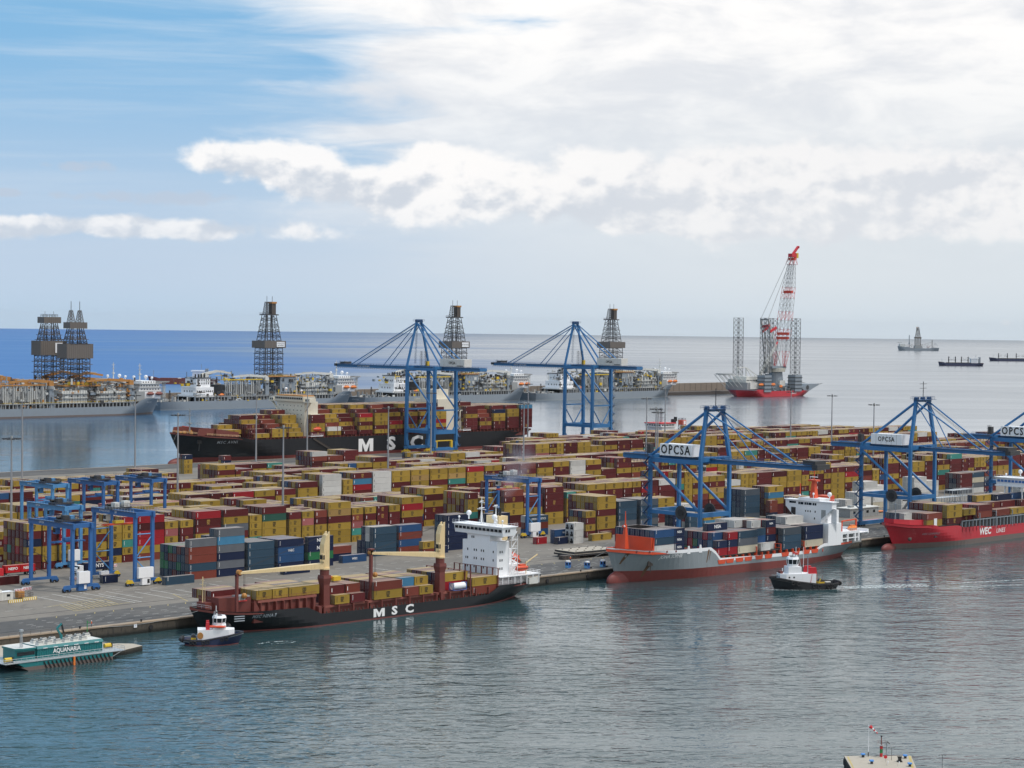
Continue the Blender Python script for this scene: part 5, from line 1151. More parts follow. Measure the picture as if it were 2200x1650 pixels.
    s = MB(); s.box(fx, fx + 17, -13, 13, 16.5, 40.5, 'cream_white'); s.box(fx + 1, fx + 15, -8, 8, 40.5, 47.5, 'cream_white'); s.box(fx + 17, fx + 22, -15, -10, 16.5, 24, 'cream_white')
    for y in (-4, 0, 4): s.tube((fx + 8, y, 47.5), (fx + 9, y, 50), .9, 'black', 8)
    s.bar((fx + 17, -14, 31.5), (fx + 27, -17.5, 32.5), .8, 1.0, 'cream_white'); s.bar((fx + 20, -15.5, 17), (fx + 20, -15.5, 32), .8, .8, 'cream_white'); s.box(fx + 19, fx + 27, -20, -16, 17.2, 17.8, 'super_white'); s.rail([(fx + 19, -20, 17.8), (fx + 27, -20, 17.8)], 'super_white', 1.2, 1.5); s.build('funnel_casing', r)
    for b, x, z, sz in (('M', 153.2, 9.8, 12.6), ('S', 177.0, 9.8, 12.6), ('C', 201.5, 9.8, 12.6)): lettering_on(b, sz, 'lettering_white', bvh, x, z, -30, r, bold=.04, sx=1.4 if b != 'M' else 1.2, skip=.08)
    lettering_on('MSC AVNI', 2.6, 'lettering_grey', bvh, 34.5, 15.4, -30, r, bold=.01, spacing=1.25, skip=.1)
    s = MB(); s.bar((105, -20.9, 16), (128, -21.4, 3.8), .25, 1.2, 'steel_brown'); s.rail([(105, -21.2, 16), (128, -21.7, 3.8)], 'steel_brown', 1.1, 2.5, .07); s.build('gangway', r)
    s = MB(); hit = bvh.ray_cast(Vector((16, -30, 17)), Vector((0, 1, 0))); yy = hit[0].y if hit[0] else -8
    s.cbox(16, yy - .3, 16, 3.4, .8, 2.6, 'hull_black'); s.bar((16.2, yy - .6, 16), (15.6, yy - .3, 10), .5, .4, 'steel_dark')
    for k in range(3): s.face([(9.0, -8.2, 19.2 - k * 1.3), (13.4, -9.9, 19.2 - k * 1.3), (13.4, -9.9, 19.7 - k * 1.3), (9.0, -8.2, 19.7 - k * 1.3)], 'lettering_grey') if False else None
    s.build('anchor', r)
    W = 'YMYMMDYYOM'; z0 = 17.7; yn = YC - B / 2 + .6
    def fb(x, hts, seed, near=None, L=L40):
        R_ = rows_rand(16, W, hts, seed)
        if near: R_[0] = near
        for j, srow in enumerate(R_):
            for t in range(len(srow)):
                west_open = True
                if t == len(srow) - 1 or j == 0 or t >= len(R_[j - 1]) or True: mass('far', x, yn + j * 2.5, z0 + t * HC, L, srow[len(srow) - 1 - t])
    B0 = 56.0 + X0 - 0.6; P_ = 14.55
    fb(822.5, [1] * 4 + [2] * 5, 40, 'Y') if False else None
    for j in range(6): mass('far', 826, 1096 + j * 2.5, 20.2 if j else 20.2, L40, 'YYMYMM'[j]); 
    for j in range(3): mass('far', 826, 1106 + j * 2.5, 23.1, L40, 'YYM'[j])
    spec = [([1, 1, 2, 2, 3, 3, 4, 5, 5, 5, 5, 5, 4, 4, 3, 3], 'Y'), ([2, 2, 2, 3, 3, 4, 4, 5, 5, 5, 5, 5, 5, 5, 4, 4], 'YY'), ([1, 2, 3, 5, 5, 5, 5, 5, 6, 6, 6, 6, 6, 5, 5, 5], 'Y'), None, None,
            ([5, 5, 5, 6, 6, 6, 6, 6, 6, 6, 6, 6, 6, 6, 6, 6], 'MMYYM'), ([2, 4, 5, 5, 5, 6, 6, 6, 6, 7, 7, 7, 7, 6, 6, 6], 'WY'), ([1, 2, 4, 5, 5, 6, 6, 7, 7, 7, 7, 7, 7, 7, 7, 7], 'M'), ([5, 5, 6, 6, 7, 7, 7, 7, 7, 7, 7, 7, 7, 7, 7, 7], 'RYMYM'), ([6, 6, 7, 7, 7, 7, 7, 7, 7, 7, 7, 7, 7, 7, 7, 7], 'MYYYMY'), ([3, 5, 6, 6, 7, 7, 7, 7, 7, 7, 7, 7, 7, 7, 7, 7], 'RYM'), ([5, 6, 6, 7, 7, 7, 7, 7, 7, 7, 7, 7, 7, 7, 7, 7], 'YMMYM'), ([6, 6, 7, 7, 7, 7, 7, 7, 7, 7, 7, 7, 7, 7, 7, 7], 'YMYMY'), ([5, 6, 6, 7, 7, 7, 7, 7, 7, 7, 7, 7, 7, 7, 7, 7], 'YYRYM'), ([6, 6, 6, 7, 7, 7, 7, 7, 7, 7, 7, 7, 7, 7, 7, 7], 'MMYMMM'),
            ([3, 4, 5, 6, 6, 6, 6, 6, 6, 6, 6, 6, 6, 6, 6, 6], 'MYM'), ([5, 6, 6, 6, 6, 6, 6, 6, 6, 6, 6, 6, 6, 6, 6, 6], 'NYYMM'), ([5, 6, 6, 6, 6, 6, 6, 6, 6, 6, 6, 6, 6, 6, 6, 6], 'YYMMM'), ([6, 6, 6, 6, 6, 6, 6, 6, 6, 6, 6, 6, 6, 6, 6, 6], 'LMMDMM')]
    for k, sp in enumerate(spec):
        if sp: 
            x = B0 + k * P_
            if k in (5, 6, 7): x = 890.0 + (k - 5) * P_ + 0
            elif 7 < k < 14: x = 933.6 + (k - 8) * 14.3
            elif k >= 14: x = 1037 + (k - 14) * 14.5
            fb(x, sp[0], 50 + k, sp[1])
long_black_ship()
# ================================================================ QUAY CRANES, YARD GANTRIES, MASTS
def quay_crane(X0, Ys, sg, W, G, zp, zt, za, front, back, label, style, text, tsize, stair_right=False):
    """sg = +1: boom reaches towards +Y. Local y: 0 at the waterside rail, + over the water"""
    far = style == 'far'; M_ = 'crane_blue'; lg = 1.7 if far else 1.35
    r = empty('quay_crane', (X0, Ys, QZ), 0, label, 'quay crane', 'blue ship-to-shore cranes')
    V = lambda x, y, z: Vector((x, y * sg, z - QZ))
    xs = (0, W)
    for x in xs:
        for y in (0, -G):
            s = MB(); top = zt + (2.4 if far else 2.0)
            s.bar(V(x, y, 9.0 if far else 5.6), V(x + (0 if not far else (.6 if x == 0 else -.6)), y, top), lg, lg * (1.35 if far else 1.0), M_, up=(0, 1, 0)); s.build('leg', r)
    # bogies
    for y in (0, -G):
        s = MB(); z1 = 7.4 if far else 5.2
        s.bar(V(-1.5, y, z1), V(W + 1.5, y, z1), 1.5, 2.2 if far else 1.7, M_)
        if far:
            for x in (1.0, W - 1.0): s.bar(V(x, y, z1), V(x, y, z1 + 5), 2.4, 1.6, M_)
        s.build('sill_beam', r)
        for x in xs:
            s = MB(); bm_ = 'yellow' if far else 'crane_blue_dark'
            for k in range(4):
                xx = x - 3.6 + k * 2.4 if far else x - 3.2 + k * 2.1; s.tube(V(xx, y - .35, 3.5 + .55), V(xx, y + .35, 3.5 + .55), .55, bm_ if far else 'steel_dark', 8)
            s.bar(V(x - 3.9, y, 4.7), V(x + 3.9, y, 4.7), .8, .7, bm_); s.bar(V(x - 2.2, y, 5.4), V(x + 2.2, y, 5.4), .7, .7, bm_)
            if far: s.bar(V(x - 2.6, y, 4.6), V(x - .6, y, 6.6), .5, .6, bm_); s.bar(V(x + 2.6, y, 4.6), V(x + .6, y, 6.6), .5, .6, bm_)
            s.build('bogie', r)
    # portal beams
    for y in (0, -G):
        s = MB(); s.bar(V(0, y, zp), V(W, y, zp), 1.4, 2.7 if far else 1.9, M_)
        if far:
            s.bar(V(1.0, y, zp + 3.4), V(2.6, y, zp + .8), 1.2, 1.4, M_); s.bar(V(W - 1.0, y, zp + 3.4), V(W - 2.6, y, zp + .8), 1.2, 1.4, M_)
        s.build('portal_beam', r)
        if far:
            for x in xs:
                s = MB(); s.tube(V(x, y, zp + 14.5), V(W / 2 + (-.6 if x == 0 else .6), y, zp + 1.4), .42, M_, 8); s.build('brace', r)
            s = MB(); s.bar(V(0, y, zp + 15.5), V(W, y, zp + 15.5), .9, 1.0, M_); s.build('tie_beam', r)
    for x in xs:
        s = MB(); s.bar(V(x, 0, zp), V(x, -G, zp), 1.2, 2.2 if far else 1.5, M_); s.build('portal_beam', r)
        s = MB(); s.tube(V(x, -.4 if far else -G + .5, zt - 1.5), V(x, -G + .4 if far else -.5, zp + (16 if far else 1.4)), .62, M_, 8); s.build('brace', r)
        s = MB(); s.bar(V(x, 0, zt), V(x, -G, zt), 1.1, 1.9, M_); s.build('top_beam', r)
    for y in (0, -G):
        s = MB(); s.bar(V(0, y, zt + 1.2), V(W, y, zt + 1.2), 1.3, 2.0, M_); s.build('top_beam', r)
    # boom: two girders with cross ties, walkway and rails
    xa, xb = W / 2 - 3.0, W / 2 + 3.0; zb = zt + .6
    s = MB(); k = 10
    for x in (xa, xb):
        s.bar(V(x, -G - back, zb), V(x, 3, zb), .9, 2.6 if far else 2.3, M_); s.bar(V(x, 3.0, zb - .1), V(x, front, zb - .1), .8, 2.1 if far else 1.8, M_)
    y = -G - back
    while y < front: s.bar(V(xa, y, zb + .5), V(xb, y, zb + .5), .35, .5, M_); y += 6
    s.bar(V(xa - .4, front, zb), V(xb + .4, front, zb), 1.2, 1.8, M_); s.bar(V(xa - .4, -G - back, zb), V(xb + .4, -G - back, zb), 1.2, 1.8, M_)
    for x in (xa - 1.0, xb + 1.0):
        s.rail([V(x, -G - back, zb + .9), V(x, front, zb + .7)], 'crane_blue_dark', 1.1, 3.0, .05); s.bar(V(x, -G - back, zb + .85), V(x, front, zb + .7), .9, .08, 'steel_dark')
    if far:
        y = 4
        while y < front: s.bar(V(xa - .9, y, zb - 1.6), V(xa - .9, y + 1.2, zb - 1.6), .1, .5, 'rig_pale'); s.bar(V(xa - .5, y, zb - 1.1), V(xa - .9, y, zb - 1.8), .1, .1, 'steel_dark'); y += 2.4
    s.build('boom', r)
    s = MB(); yy = front - 2; s.cbox(W / 2, sg * (front - 6 if far else front - 2.0), zb + 2.0 - QZ, 7.0, 5.0 if far else 6.0, 1.6, 'steel_dark'); s.cbox(W / 2, sg * (front + 1.2), zb + .4 - QZ, 8.2, 2.6, 1.9, 'steel_dark')
    for j in range(3): s.bar(V(xa, front - 14 + 6 * j, zb + 1.4), V(xa, front - 14 + 6 * j, zb + 3.2), .12, .12, 'steel_dark'); s.bar(V(xa, front - 14 + 6 * j, zb + 3.2), V(xa, front - 16 + 6 * j, zb + 3.4), .3, .12, 'steel_dark')
    s.build('boom_machinery', r)
    # apex frame
    ax0, ax1 = W / 2 - (2.2 if far else 5.2), W / 2 + (2.2 if far else 5.2)
    for x, ax in ((0, ax0), (W, ax1)):
        s = MB(); s.bar(V(x, 0, zt + 1.5), V(ax, -.6, za - .6), 1.25 if far else 1.5, 1.25, M_, up=(0, 1, 0)); s.build('apex_leg', r)
    s = MB(); s.bar(V(ax0 - .8, -.6, za - .3), V(ax1 + .8, -.6, za - .3), 1.8, 1.2, M_)
    for k in range(3): s.tube(V(ax0 + k * (ax1 - ax0) / 2, -1.4, za + .6), V(ax0 + k * (ax1 - ax0) / 2, .4, za + .6), .8, 'crane_blue_dark', 8)
    s.box(ax0 - 1.5, ax1 + 1.5, -2.6, 1.6, za + .1 - QZ, za + .22 - QZ, 'crane_blue_dark'); s.rail([V(ax0 - 1.5, -2.6, za + .2), V(ax1 + 1.5, -2.6, za + .2), V(ax1 + 1.5, 1.6, za + .2), V(ax0 - 1.5, 1.6, za + .2), V(ax0 - 1.5, -2.6, za + .2)], 'crane_blue_dark', 1.3, 1.5, .06)
    s.build('apex_platform', r)
    if style == 'near': 
        pass
    def stay(a, b, rad):
        s = MB(); s.tube(a, b, rad, M_, 6); s.build('stay', r)
    for x, ax in ((xa, ax0), (xb, ax1)):
        if far:
            stay(V(ax, -.6, za - .8), V(x, front - 16, zb + 1), .34); stay(V(ax, -.6, za - 1.5), V(x, front - 52, zb + 1), .30)
            stay(V(ax, -.6, za - 1.2), V(x if x == xa else x, -G + 2, zb + 1.5), .62); stay(V(ax, -.6, za - .8), V(x, -G - back + 17, zb + 1), .40)
        else:
            stay(V(ax, -.6, za - .9), V(x, front - 13, zb + 1), .34); stay(V(ax, -.6, za - 1.4), V(x, front - 33, zb + 1), .24)
            stay(V(ax, -.6, za - .9), V(0.5 if x == xa else W - .5, -G, zt + 1.8), .62)
    s = MB()
    for x in (xa + 1.5, xb - 1.5):
        for q in (0, .5): s.tube(V(W / 2 + q, -.6, za), V(x + q, front - (20 if far else 15), zb + 2.0), .05, 'steel_dark', 3)
    s.build('boom_rope', r)
    # machinery house
    my0, my1 = ((-G + 2, -G - 31 + 8) if far else (-4.5, -21.5)); 
    s = MB(); h = 5.6 if far else 4.8; mw0, mw1 = (xa - .6, xb + .6) if far else (-.6, 6.0)
    y0, y1 = sorted((my0 * sg, my1 * sg)); s.box(mw0, mw1, y0, y1, zb + 1.5 - QZ, zb + 1.5 + h - QZ, 'super_white' if not far else 'rig_white')
    for k in range(1, 6): yk = y0 + (y1 - y0) * k / 6; s.box(mw0 - .06, mw0, yk - .05, yk + .05, zb + 1.5 - QZ, zb + 1.5 + h - QZ, 'rig_pale')
    mh = s.build('machinery_house', r)
    cy = (y0 + y1) / 2
    lettering(text, tsize, 'lettering_black', (mw0 - .12, cy, zb + 1.5 + h / 2 - QZ), '-X', mh, bold=.02, spacing=1.22 if not far else .95, sx=.84)
    s = MB()
    for k in range(7): yk = y0 + 1.5 + k * .9; s.box(mw0 - .1, mw0 - .02, yk, yk + .55, zb + 2.0 - QZ, zb + 2.7 - QZ, 'black')
    if far: s.build('vent_grille', mh)
    # trolley and cab under the boom
    ty = 8.0 if far else -9.0
    s = MB(); s.bar(V(xa - .5, ty, zb - 1.8), V(xb + .5, ty, zb - 1.8), 5.5, 1.0, 'steel_dark'); s.build('trolley', r)
    s = MB(); s.cbox(xa + .3, sg * (ty + 4), zb - 3.4 - QZ, 2.4, 3.0, 2.6, 'rig_white'); s.cbox(xa + .3, sg * (ty + 5.55), zb - 3.6 - QZ, 2.0, .1, 1.6, 'glass_dark'); s.cbox(xa - .95, sg * (ty + 4), zb - 3.4 - QZ, .1, 2.2, 1.4, 'glass_dark'); s.build('operator_cab', r)
    # festoon loops
    s = MB()
    for k in range(18 if not far else 10):
        y = -G - back + 3 + k * 1.9
        pts = [V(xa - 1.6, y + 1.7 * t, zb - .8 - (3.4 + (k % 3)) * math.sin(math.pi * t)) for t in (0, .2, .35, .5, .65, .8, 1)]
        s.path(pts, .06, 'black', 3)
    s.build('cable_festoon', r)
    # stair tower: zigzag flights on the landside far leg (far type) or the landside near leg
    sr = far or stair_right; sx_ = (W + 1.6) if sr else -1.7; sy_ = -G
    s = MB(); z = 6; k = 0; dz = 3.2 if far else 2.6; side = 1 if sr else -1
    while z < zt - 1:
        a, b = (-1.5, 1.7) if k % 2 else (1.7, -1.5)
        s.bar(V(sx_, sy_ + a, z), V(sx_ + side * .9, sy_ + b, z + dz), .16, .9, 'crane_blue_dark', up=(1, 0, 0)); s.bar(V(sx_ + side * .2, sy_ + b - .8, z + dz), V(sx_ + side * .2, sy_ + b + .8, z + dz), 2.3, .12, 'crane_blue_dark')
        s.tube(V(sx_ + side * 1.3, sy_ + a, z + 1.1), V(sx_ + side * 1.3, sy_ + b, z + dz + 1.1), .05, M_, 3); s.tube(V(sx_ - side * .6, sy_ + a, z + 1.1), V(sx_ - side * .6, sy_ + b, z + dz + 1.1), .05, M_, 3)
        s.bar(V(sx_ + side * 1.3, sy_ + b - .9, z + dz + 1.1), V(sx_ + side * 1.3, sy_ + b + .9, z + dz + 1.1), .06, .06, M_); s.bar(V(sx_ + side * 1.3, sy_ + b, z + dz), V(sx_ + side * 1.3, sy_ + b, z + dz + 1.1), .06, .06, M_)
        z += dz; k += 1
    s.build('stairway', r)
    if not far:
        for yy in (-9.2, ):
            for x in (-1.3, W - 1.3):
                s = MB(); s.tube(V(x, yy, zp + .6), V(x + .5, yy, zp + .6), 2.9, 'steel_dark', 24); s.tube(V(x - .25, yy, zp + .6), V(x + .75, yy, zp + .6), 1.5, 'black', 18)
                for a in range(24): s.tube(V(x + .25, yy + 2.7 * math.cos(a * math.pi / 12), zp + .6 + 2.7 * math.sin(a * math.pi / 12)), V(x + .25, yy + 3.7 * math.cos(a * math.pi / 12), zp + .6 + 3.7 * math.sin(a * math.pi / 12)), .06, 'steel_dark', 3)
                s.build('cable_reel', r)
        s = MB(); s.tube(V(W / 2 + 1, -1, za), V(W / 2 + 1, -1, za + 8.5), .18, 'steel_dark', 5)
        for z in (5.4, 7.4): s.bar(V(W / 2 - 1.8, -1, za + z), V(W / 2 + 3.8, -1, za + z), .2, .2, 'steel_dark')
        o = s.build('aerial_mast', r)
        s = MB(); s.lattice(V(-.8, -G - 1, zt + 1), V(-.8, -G - 1, zt + 7), 4, 1.4, 1.4, .06, 'steel_dark'); s.cbox(1.5, sg * (-G - 1.5), zt + 4.4 - QZ, 2.2, 2.0, 3.6, 'steel_dark'); s.build('lift_head', r)
        s = MB(); s.bar(V(W / 2 - 1, -5, zp + 12), V(W / 2 - 1, -5, zb - 2), .08, .08, 'steel_dark'); s.build('hoist_rope', r)
        lettering('PACECO', .9, 'lettering_white', (-.75, sg * (-G * .62), zp - QZ), '-X', r, bold=.02) if False else None
    else:
        for x in (W / 2 - 2.2, W / 2 + 1.8): s = MB(); s.lattice(V(x, -6, zb + 1), V(x, -6, zb + 12), 6, 1.6, 1.4, .07, 'steel_dark'); s.build('hoist_tower', r)
        s = MB(); s.cbox(W / 2 + 3.8, sg * -6, zb + 3.2 - QZ, 2.0, 2.0, 3.4, 'yellow'); s.build('hoist_cabinet', r)
        s = MB(); s.lattice(V(ax0 - 1, -.5, zb + 3), V(ax0 + .5, -.5, za - 3), 9, 1.0, 1.0, .05, 'crane_blue_dark') ; s.build('ladder', r)
        s = MB()
        for yy in (-2.2, -G + 2.2):
            s.cbox(W / 2, sg * -(G - 1.0), 10.5 - QZ, .3, .3, 6, 'yellow')
        s = MB(); s.bar(V(1.2, -G, 13.2), V(W - 4, -G, 13.2), 1.0, .7, 'yellow')
        for x in (2.2, W - 4.5): s.cbox(x, sg * -G, 10.6 - QZ, 1.6, 1.6, 5.0, 'yellow')
        s.build('spreader', r)
        lettering('OPCSA  LAS PALMAS', 1.5, 'lettering_white', (xa - .47, sg * (front - 30), zb - .1 - QZ), '-X', r, bold=.01)
    return r
cA = quay_crane(972.5, 1079.0, 1, 21.5, 29, 19.2, 63.5, 97.5, 86, 38, 'tall blue quay crane standing before the white letters on the long black ship', 'far', 'OPCSA', 2.6)
c = copy_tree(cA); c.location = (1136.5, 1079, QZ); c['label'] = 'tall blue quay crane with no ship beside it, right of the long black ship'
quay_crane(600.0, 1079.0, 1, 18.0, 27, 19.4, 41.5, 64, 50, 20, 'blue quay crane cut off by the left edge, only its stair leg in view', 'near', 'OPCSA', 3.0, True)
cN = quay_crane(637.0, 528.0, -1, 18.5, 27, 19.4, 40.9, 62.5, 52, 20, 'blue quay crane with lettered white machinery house above the grey container ship', 'near', 'OPCSA', 5.2)
cM = quay_crane(787.0, 528.0, -1, 20.0, 27, 18.6, 40.6, 63.6, 46, 22, 'blue quay crane with grey white machinery house above the bow of the red ship', 'near', 'OPCSA', 3.0)
c = copy_tree(cN); c.location = (899.5, 528.0, QZ); c['label'] = 'blue quay crane cut off by the right edge of the picture'
# ---------------------------------------------------------------- rubber-tyred gantries
def yard_gantry(X0, Y0, G, H, label, col, kind=0):
    """X0,Y0 = middle of the near wheel base; legs at y=0 and y=G"""
    r = empty('yard_gantry', (X0, Y0, QZ), 0, label, 'gantry crane', 'blue rubber-tyred gantries over the container blocks'); w = 3.6; B_ = 5.8; M_ = col
    for y in (0, G):
        for x in (-w, w): s = MB(); s.bar((x, y, 2.2), (x, y, H - 1.2), .95, 1.15, M_); s.build('leg', r)
        s = MB(); s.bar((-B_, y, 1.9), (B_, y, 1.9), 1.0, .9, M_); s.build('sill_beam', r)
        for x in (-B_, B_):
            s = MB()
            for k in (-.95, .95): s.tube((x + k, y - .3, .78), (x + k, y + .3, .78), .78, 'rubber', 14); s.tube((x + k, y - .34, .78), (x + k, y + .34, .78), .35, M_, 8)
            s.build('wheel_pair', r)
            s = MB(); s.yprism([(x - 1.6, 1.0), (x + 1.6, 1.0), (x + .7, 2.3), (x - .7, 2.3)], y - .55, y + .55, 'yellow' if kind else M_); s.build('wheel_yoke', r)
    for x in (-w, w):
        s = MB(); s.bar((x, -1.2, H - .6), (x, G + 1.2, H - .6), .9, 1.9, M_); s.build('girder', r)
        s = MB(); xo = x + (1.0 if x > 0 else -1.0); s.bar((xo, -1, H + .3), (xo, G + 1, H + .3), .8, .06, 'steel_dark'); s.rail([(xo + (.4 if x > 0 else -.4), -1, H + .3), (xo + (.4 if x > 0 else -.4), G + 1, H + .3)], 'galv' if kind else 'crane_blue_dark', 1.1, 1.8, .05); s.build('walkway', r)
    for y in (0, G): s = MB(); s.bar((-w, y, H - .5), (w, y, H - .5), .8, 1.4, M_); s.build('end_beam', r)
    if kind:
        for y in (0, G):
            for a, b in (((-w, 9.5), (w, 17.5)), ((-w, 9.5), (w, 2.6)), ((-w, 9.8), (w, 9.8)), ((-w, 18), (w, 18))):
                s = MB(); s.tube((a[0], y, a[1]), (b[0], y, b[1]), .22, 'gantry_pale_blue', 5); s.build('brace', r)
    else:
        s = MB()
        for k in range(7): s.bar((w, G, 3.5 + k * 2.6), (-w + 1 + (k % 2) * 4, G - .8, 6.1 + k * 2.6), .5, .1, 'steel_dark') if k < 3 else None
        s.build('stairway', r)
    ty = G * (.32 if not kind else .62) if kind != 2 else G * .6
    s = MB(); s.box(-w - .5, w + .5, ty - 2.4, ty + 2.4, H + .4, H + 1.0, 'steel_dark'); s.cbox(-1.6, ty - .6, H + 1.8, 2.0, 2.4, 1.6, 'steel_dark' if not kind else 'rig_white'); s.cbox(1.8, ty + .8, H + 1.6, 1.6, 1.6, 1.2, 'gantry_pale_blue'); s.tube((-w, ty + 1.6, H + 1.6), (w, ty + 1.6, H + 1.6), .55, 'black', 8)
    if kind: s.cbox(2.2, ty - 1.2, H + 2.0, 2.6, 2.2, 2.0, 'rig_white')
    s.rail([(-w, ty - 2.4, H + 1), (w, ty - 2.4, H + 1), (w, ty + 2.4, H + 1)], 'steel_dark', 1.1, 1.2, .05); s.build('trolley', r)
    zs = H - 5.2 if kind else H - 6.5
    s = MB(); m2 = 'orange_red' if kind else M_
    s.bar((-6.0, ty, zs), (6.0, ty, zs), 1.2, .55, m2); s.cbox(0, ty, zs + .8, 3.6, 2.0, 1.0, 'yellow' if kind else M_)
    for x in (-6, 6): s.cbox(x, ty, zs - .1, .4, 2.3, .5, m2)
    s.build('spreader', r)
    s = MB()
    for x in (-1.4, 1.4):
        for y in (-.8, .8): s.tube((x, ty + y, zs + 1.2), (x * 1.5, ty + y * 1.6, H), .05, 'steel_dark', 3)
    s.build('hoist_rope', r)
    s = MB(); s.cbox(-w + 1.4, ty + 3.8, H - 3.0, 1.8, 1.8, 2.2, 'rig_white' if kind else M_); s.cbox(-w + .45, ty + 3.8, H - 2.9, .1, 1.4, 1.3, 'glass_dark'); s.build('operator_cab', r)
    s = MB(); s.cbox(.2 if not kind else 0, -.9, 4.9 if not kind else 4.6, 4.4 if not kind else 6.2, 1.5, 4.0 if not kind else 3.6, 'super_white'); s.build('electrical_house', r)
    s = MB(); s.cbox(0, -.9 if kind else -.2, 1.5, 3.4, 1.6, 2.3, 'super_white' if kind else M_); s.cbox(.9, -1.75 if kind else -1.05, 1.6, .9, .1, 1.4, 'black' if kind else 'super_white'); s.build('power_pack', r)
    if kind: s = MB(); s.cbox(0, G - .9, 1.5, 3.4, 1.6, 2.3, 'super_white'); s.build('power_pack', r)
    if kind: lettering('KONECRANES', 1.0, 'lettering_white', (-w - .47, G * .72, H - .5), '-X', r); lettering('24', 1.3, 'lettering_white', (-w - .47, G * .45, H - .5), '-X', r, bold=.02)
    else: lettering('OPCSA', 1.0, 'lettering_white', (-w - .47, G * .72, H - .5), '-X', r, bold=.01)
    return r
g1 = yard_gantry(384.8, 591.5, 26, 23.0, 'blue gantry crane nearest the barrier boards, white cabinet low on its front leg', 'gantry_blue')
g3 = yard_gantry(418.5, 649.5, 24, 23.0, 'pale blue gantry crane with white cabinet behind the nearest pair of gantries', 'gantry_pale_blue')
g4 = copy_tree(g3); g4.location = (469, 737.5, QZ); g4['label'] = 'pale blue gantry crane farthest back at the left edge'
g5 = copy_tree(g1); g5.location = (493.5, 736.5, QZ); g5['label'] = 'blue gantry crane in the back row, left of its twin'
g6 = copy_tree(g1); g6.location = (518.8, 737.5, QZ); g6['label'] = 'blue gantry crane in the back row, rightmost of the left cluster'
g2 = yard_gantry(410.2, 591.5, 25.5, 25.5, 'blue gantry crane with orange red spreader beside the mixed container stack', 'gantry_blue', 1)
g7 = copy_tree(g2); g7.location = (631.5, 617.5, QZ); g7['label'] = 'blue gantry crane with red spreader right of the white bridge tower'
# ---------------------------------------------------------------- lighting masts
def light_mast(x, y, label, style=0):
    r = empty('lighting_mast', (x, y, QZ), 0, label, 'lighting mast', 'tall grey lighting masts across the terminal')
    s = MB(); s.tube((0, 0, 0), (0, 0, 47), .62, 'mast_grey', 8, .26); s.build('pole', r)
    s = MB(); n = 10
    for k in range(n):
        a = 2 * math.pi * k / n; s.tube((0, 0, 47.3), (2.6 * math.cos(a), 2.6 * math.sin(a), 47.6), .07, 'steel_dark', 3); s.cbox(2.9 * math.cos(a), 2.9 * math.sin(a), 47.5, .9, .9, .45, 'steel_dark')
    s.tube((0, 0, 46.8), (0, 0, 48.6), .45, 'rig_pale', 8); s.build('lamp_ring', r); return r
MP = [(407.0, 673.3, 'lighting mast at the left edge beside the nearest blue gantries'), (588.3, 962.5, 'second lighting mast from the left, behind the yard'), (697.8, 1015.8, 'lighting mast in front of the left open water, taller of two in line'),
      (417.1 + 155, 607.3 + 190, 'lighting mast rising left of the black bow, lower of two in line'), (749.3, 965.1, 'lighting mast before the bow of the long black ship'), (876.1, 1072.3, 'lighting mast before the bridge of the long black ship'), (543.2, 680.8, 'bright lighting mast rising from the front yard row left of centre'),
      (713.4, 805.6, 'lighting mast before the white letters of the long ship'), (892.3, 965.9, 'lighting mast between the legs of the tall left quay crane'), (673.9 + 148, 679.9 + 132, 'lighting mast before the stern of the long black ship'), (1095.1, 1077.6, 'thin lighting mast right of the long black ship stern'),
      (949.1, 830.6, 'left one of the mast group behind the lettered quay crane'), (835.7, 724.5, 'front one of the mast group behind the lettered quay crane'), (804.7, 696.3, 'second front one of the mast group behind the lettered quay crane'), (1095.0, 940.9, 'right one of the mast group behind the lettered quay crane'),
      (1142.8, 866.2, 'lighting mast below the red jack-up vessel'), (1106.9, 805.0, 'lighting mast on the bright water right of the jack-up vessel'), (1001.9, 698.2, 'lighting mast with wide lamp head left of the second quay crane')]
m0 = None
for x, y, lab in MP:
    if m0 is None: m0 = light_mast(x, y, lab)
    else: c = copy_tree(m0); c.location = (x, y, QZ); c['label'] = lab
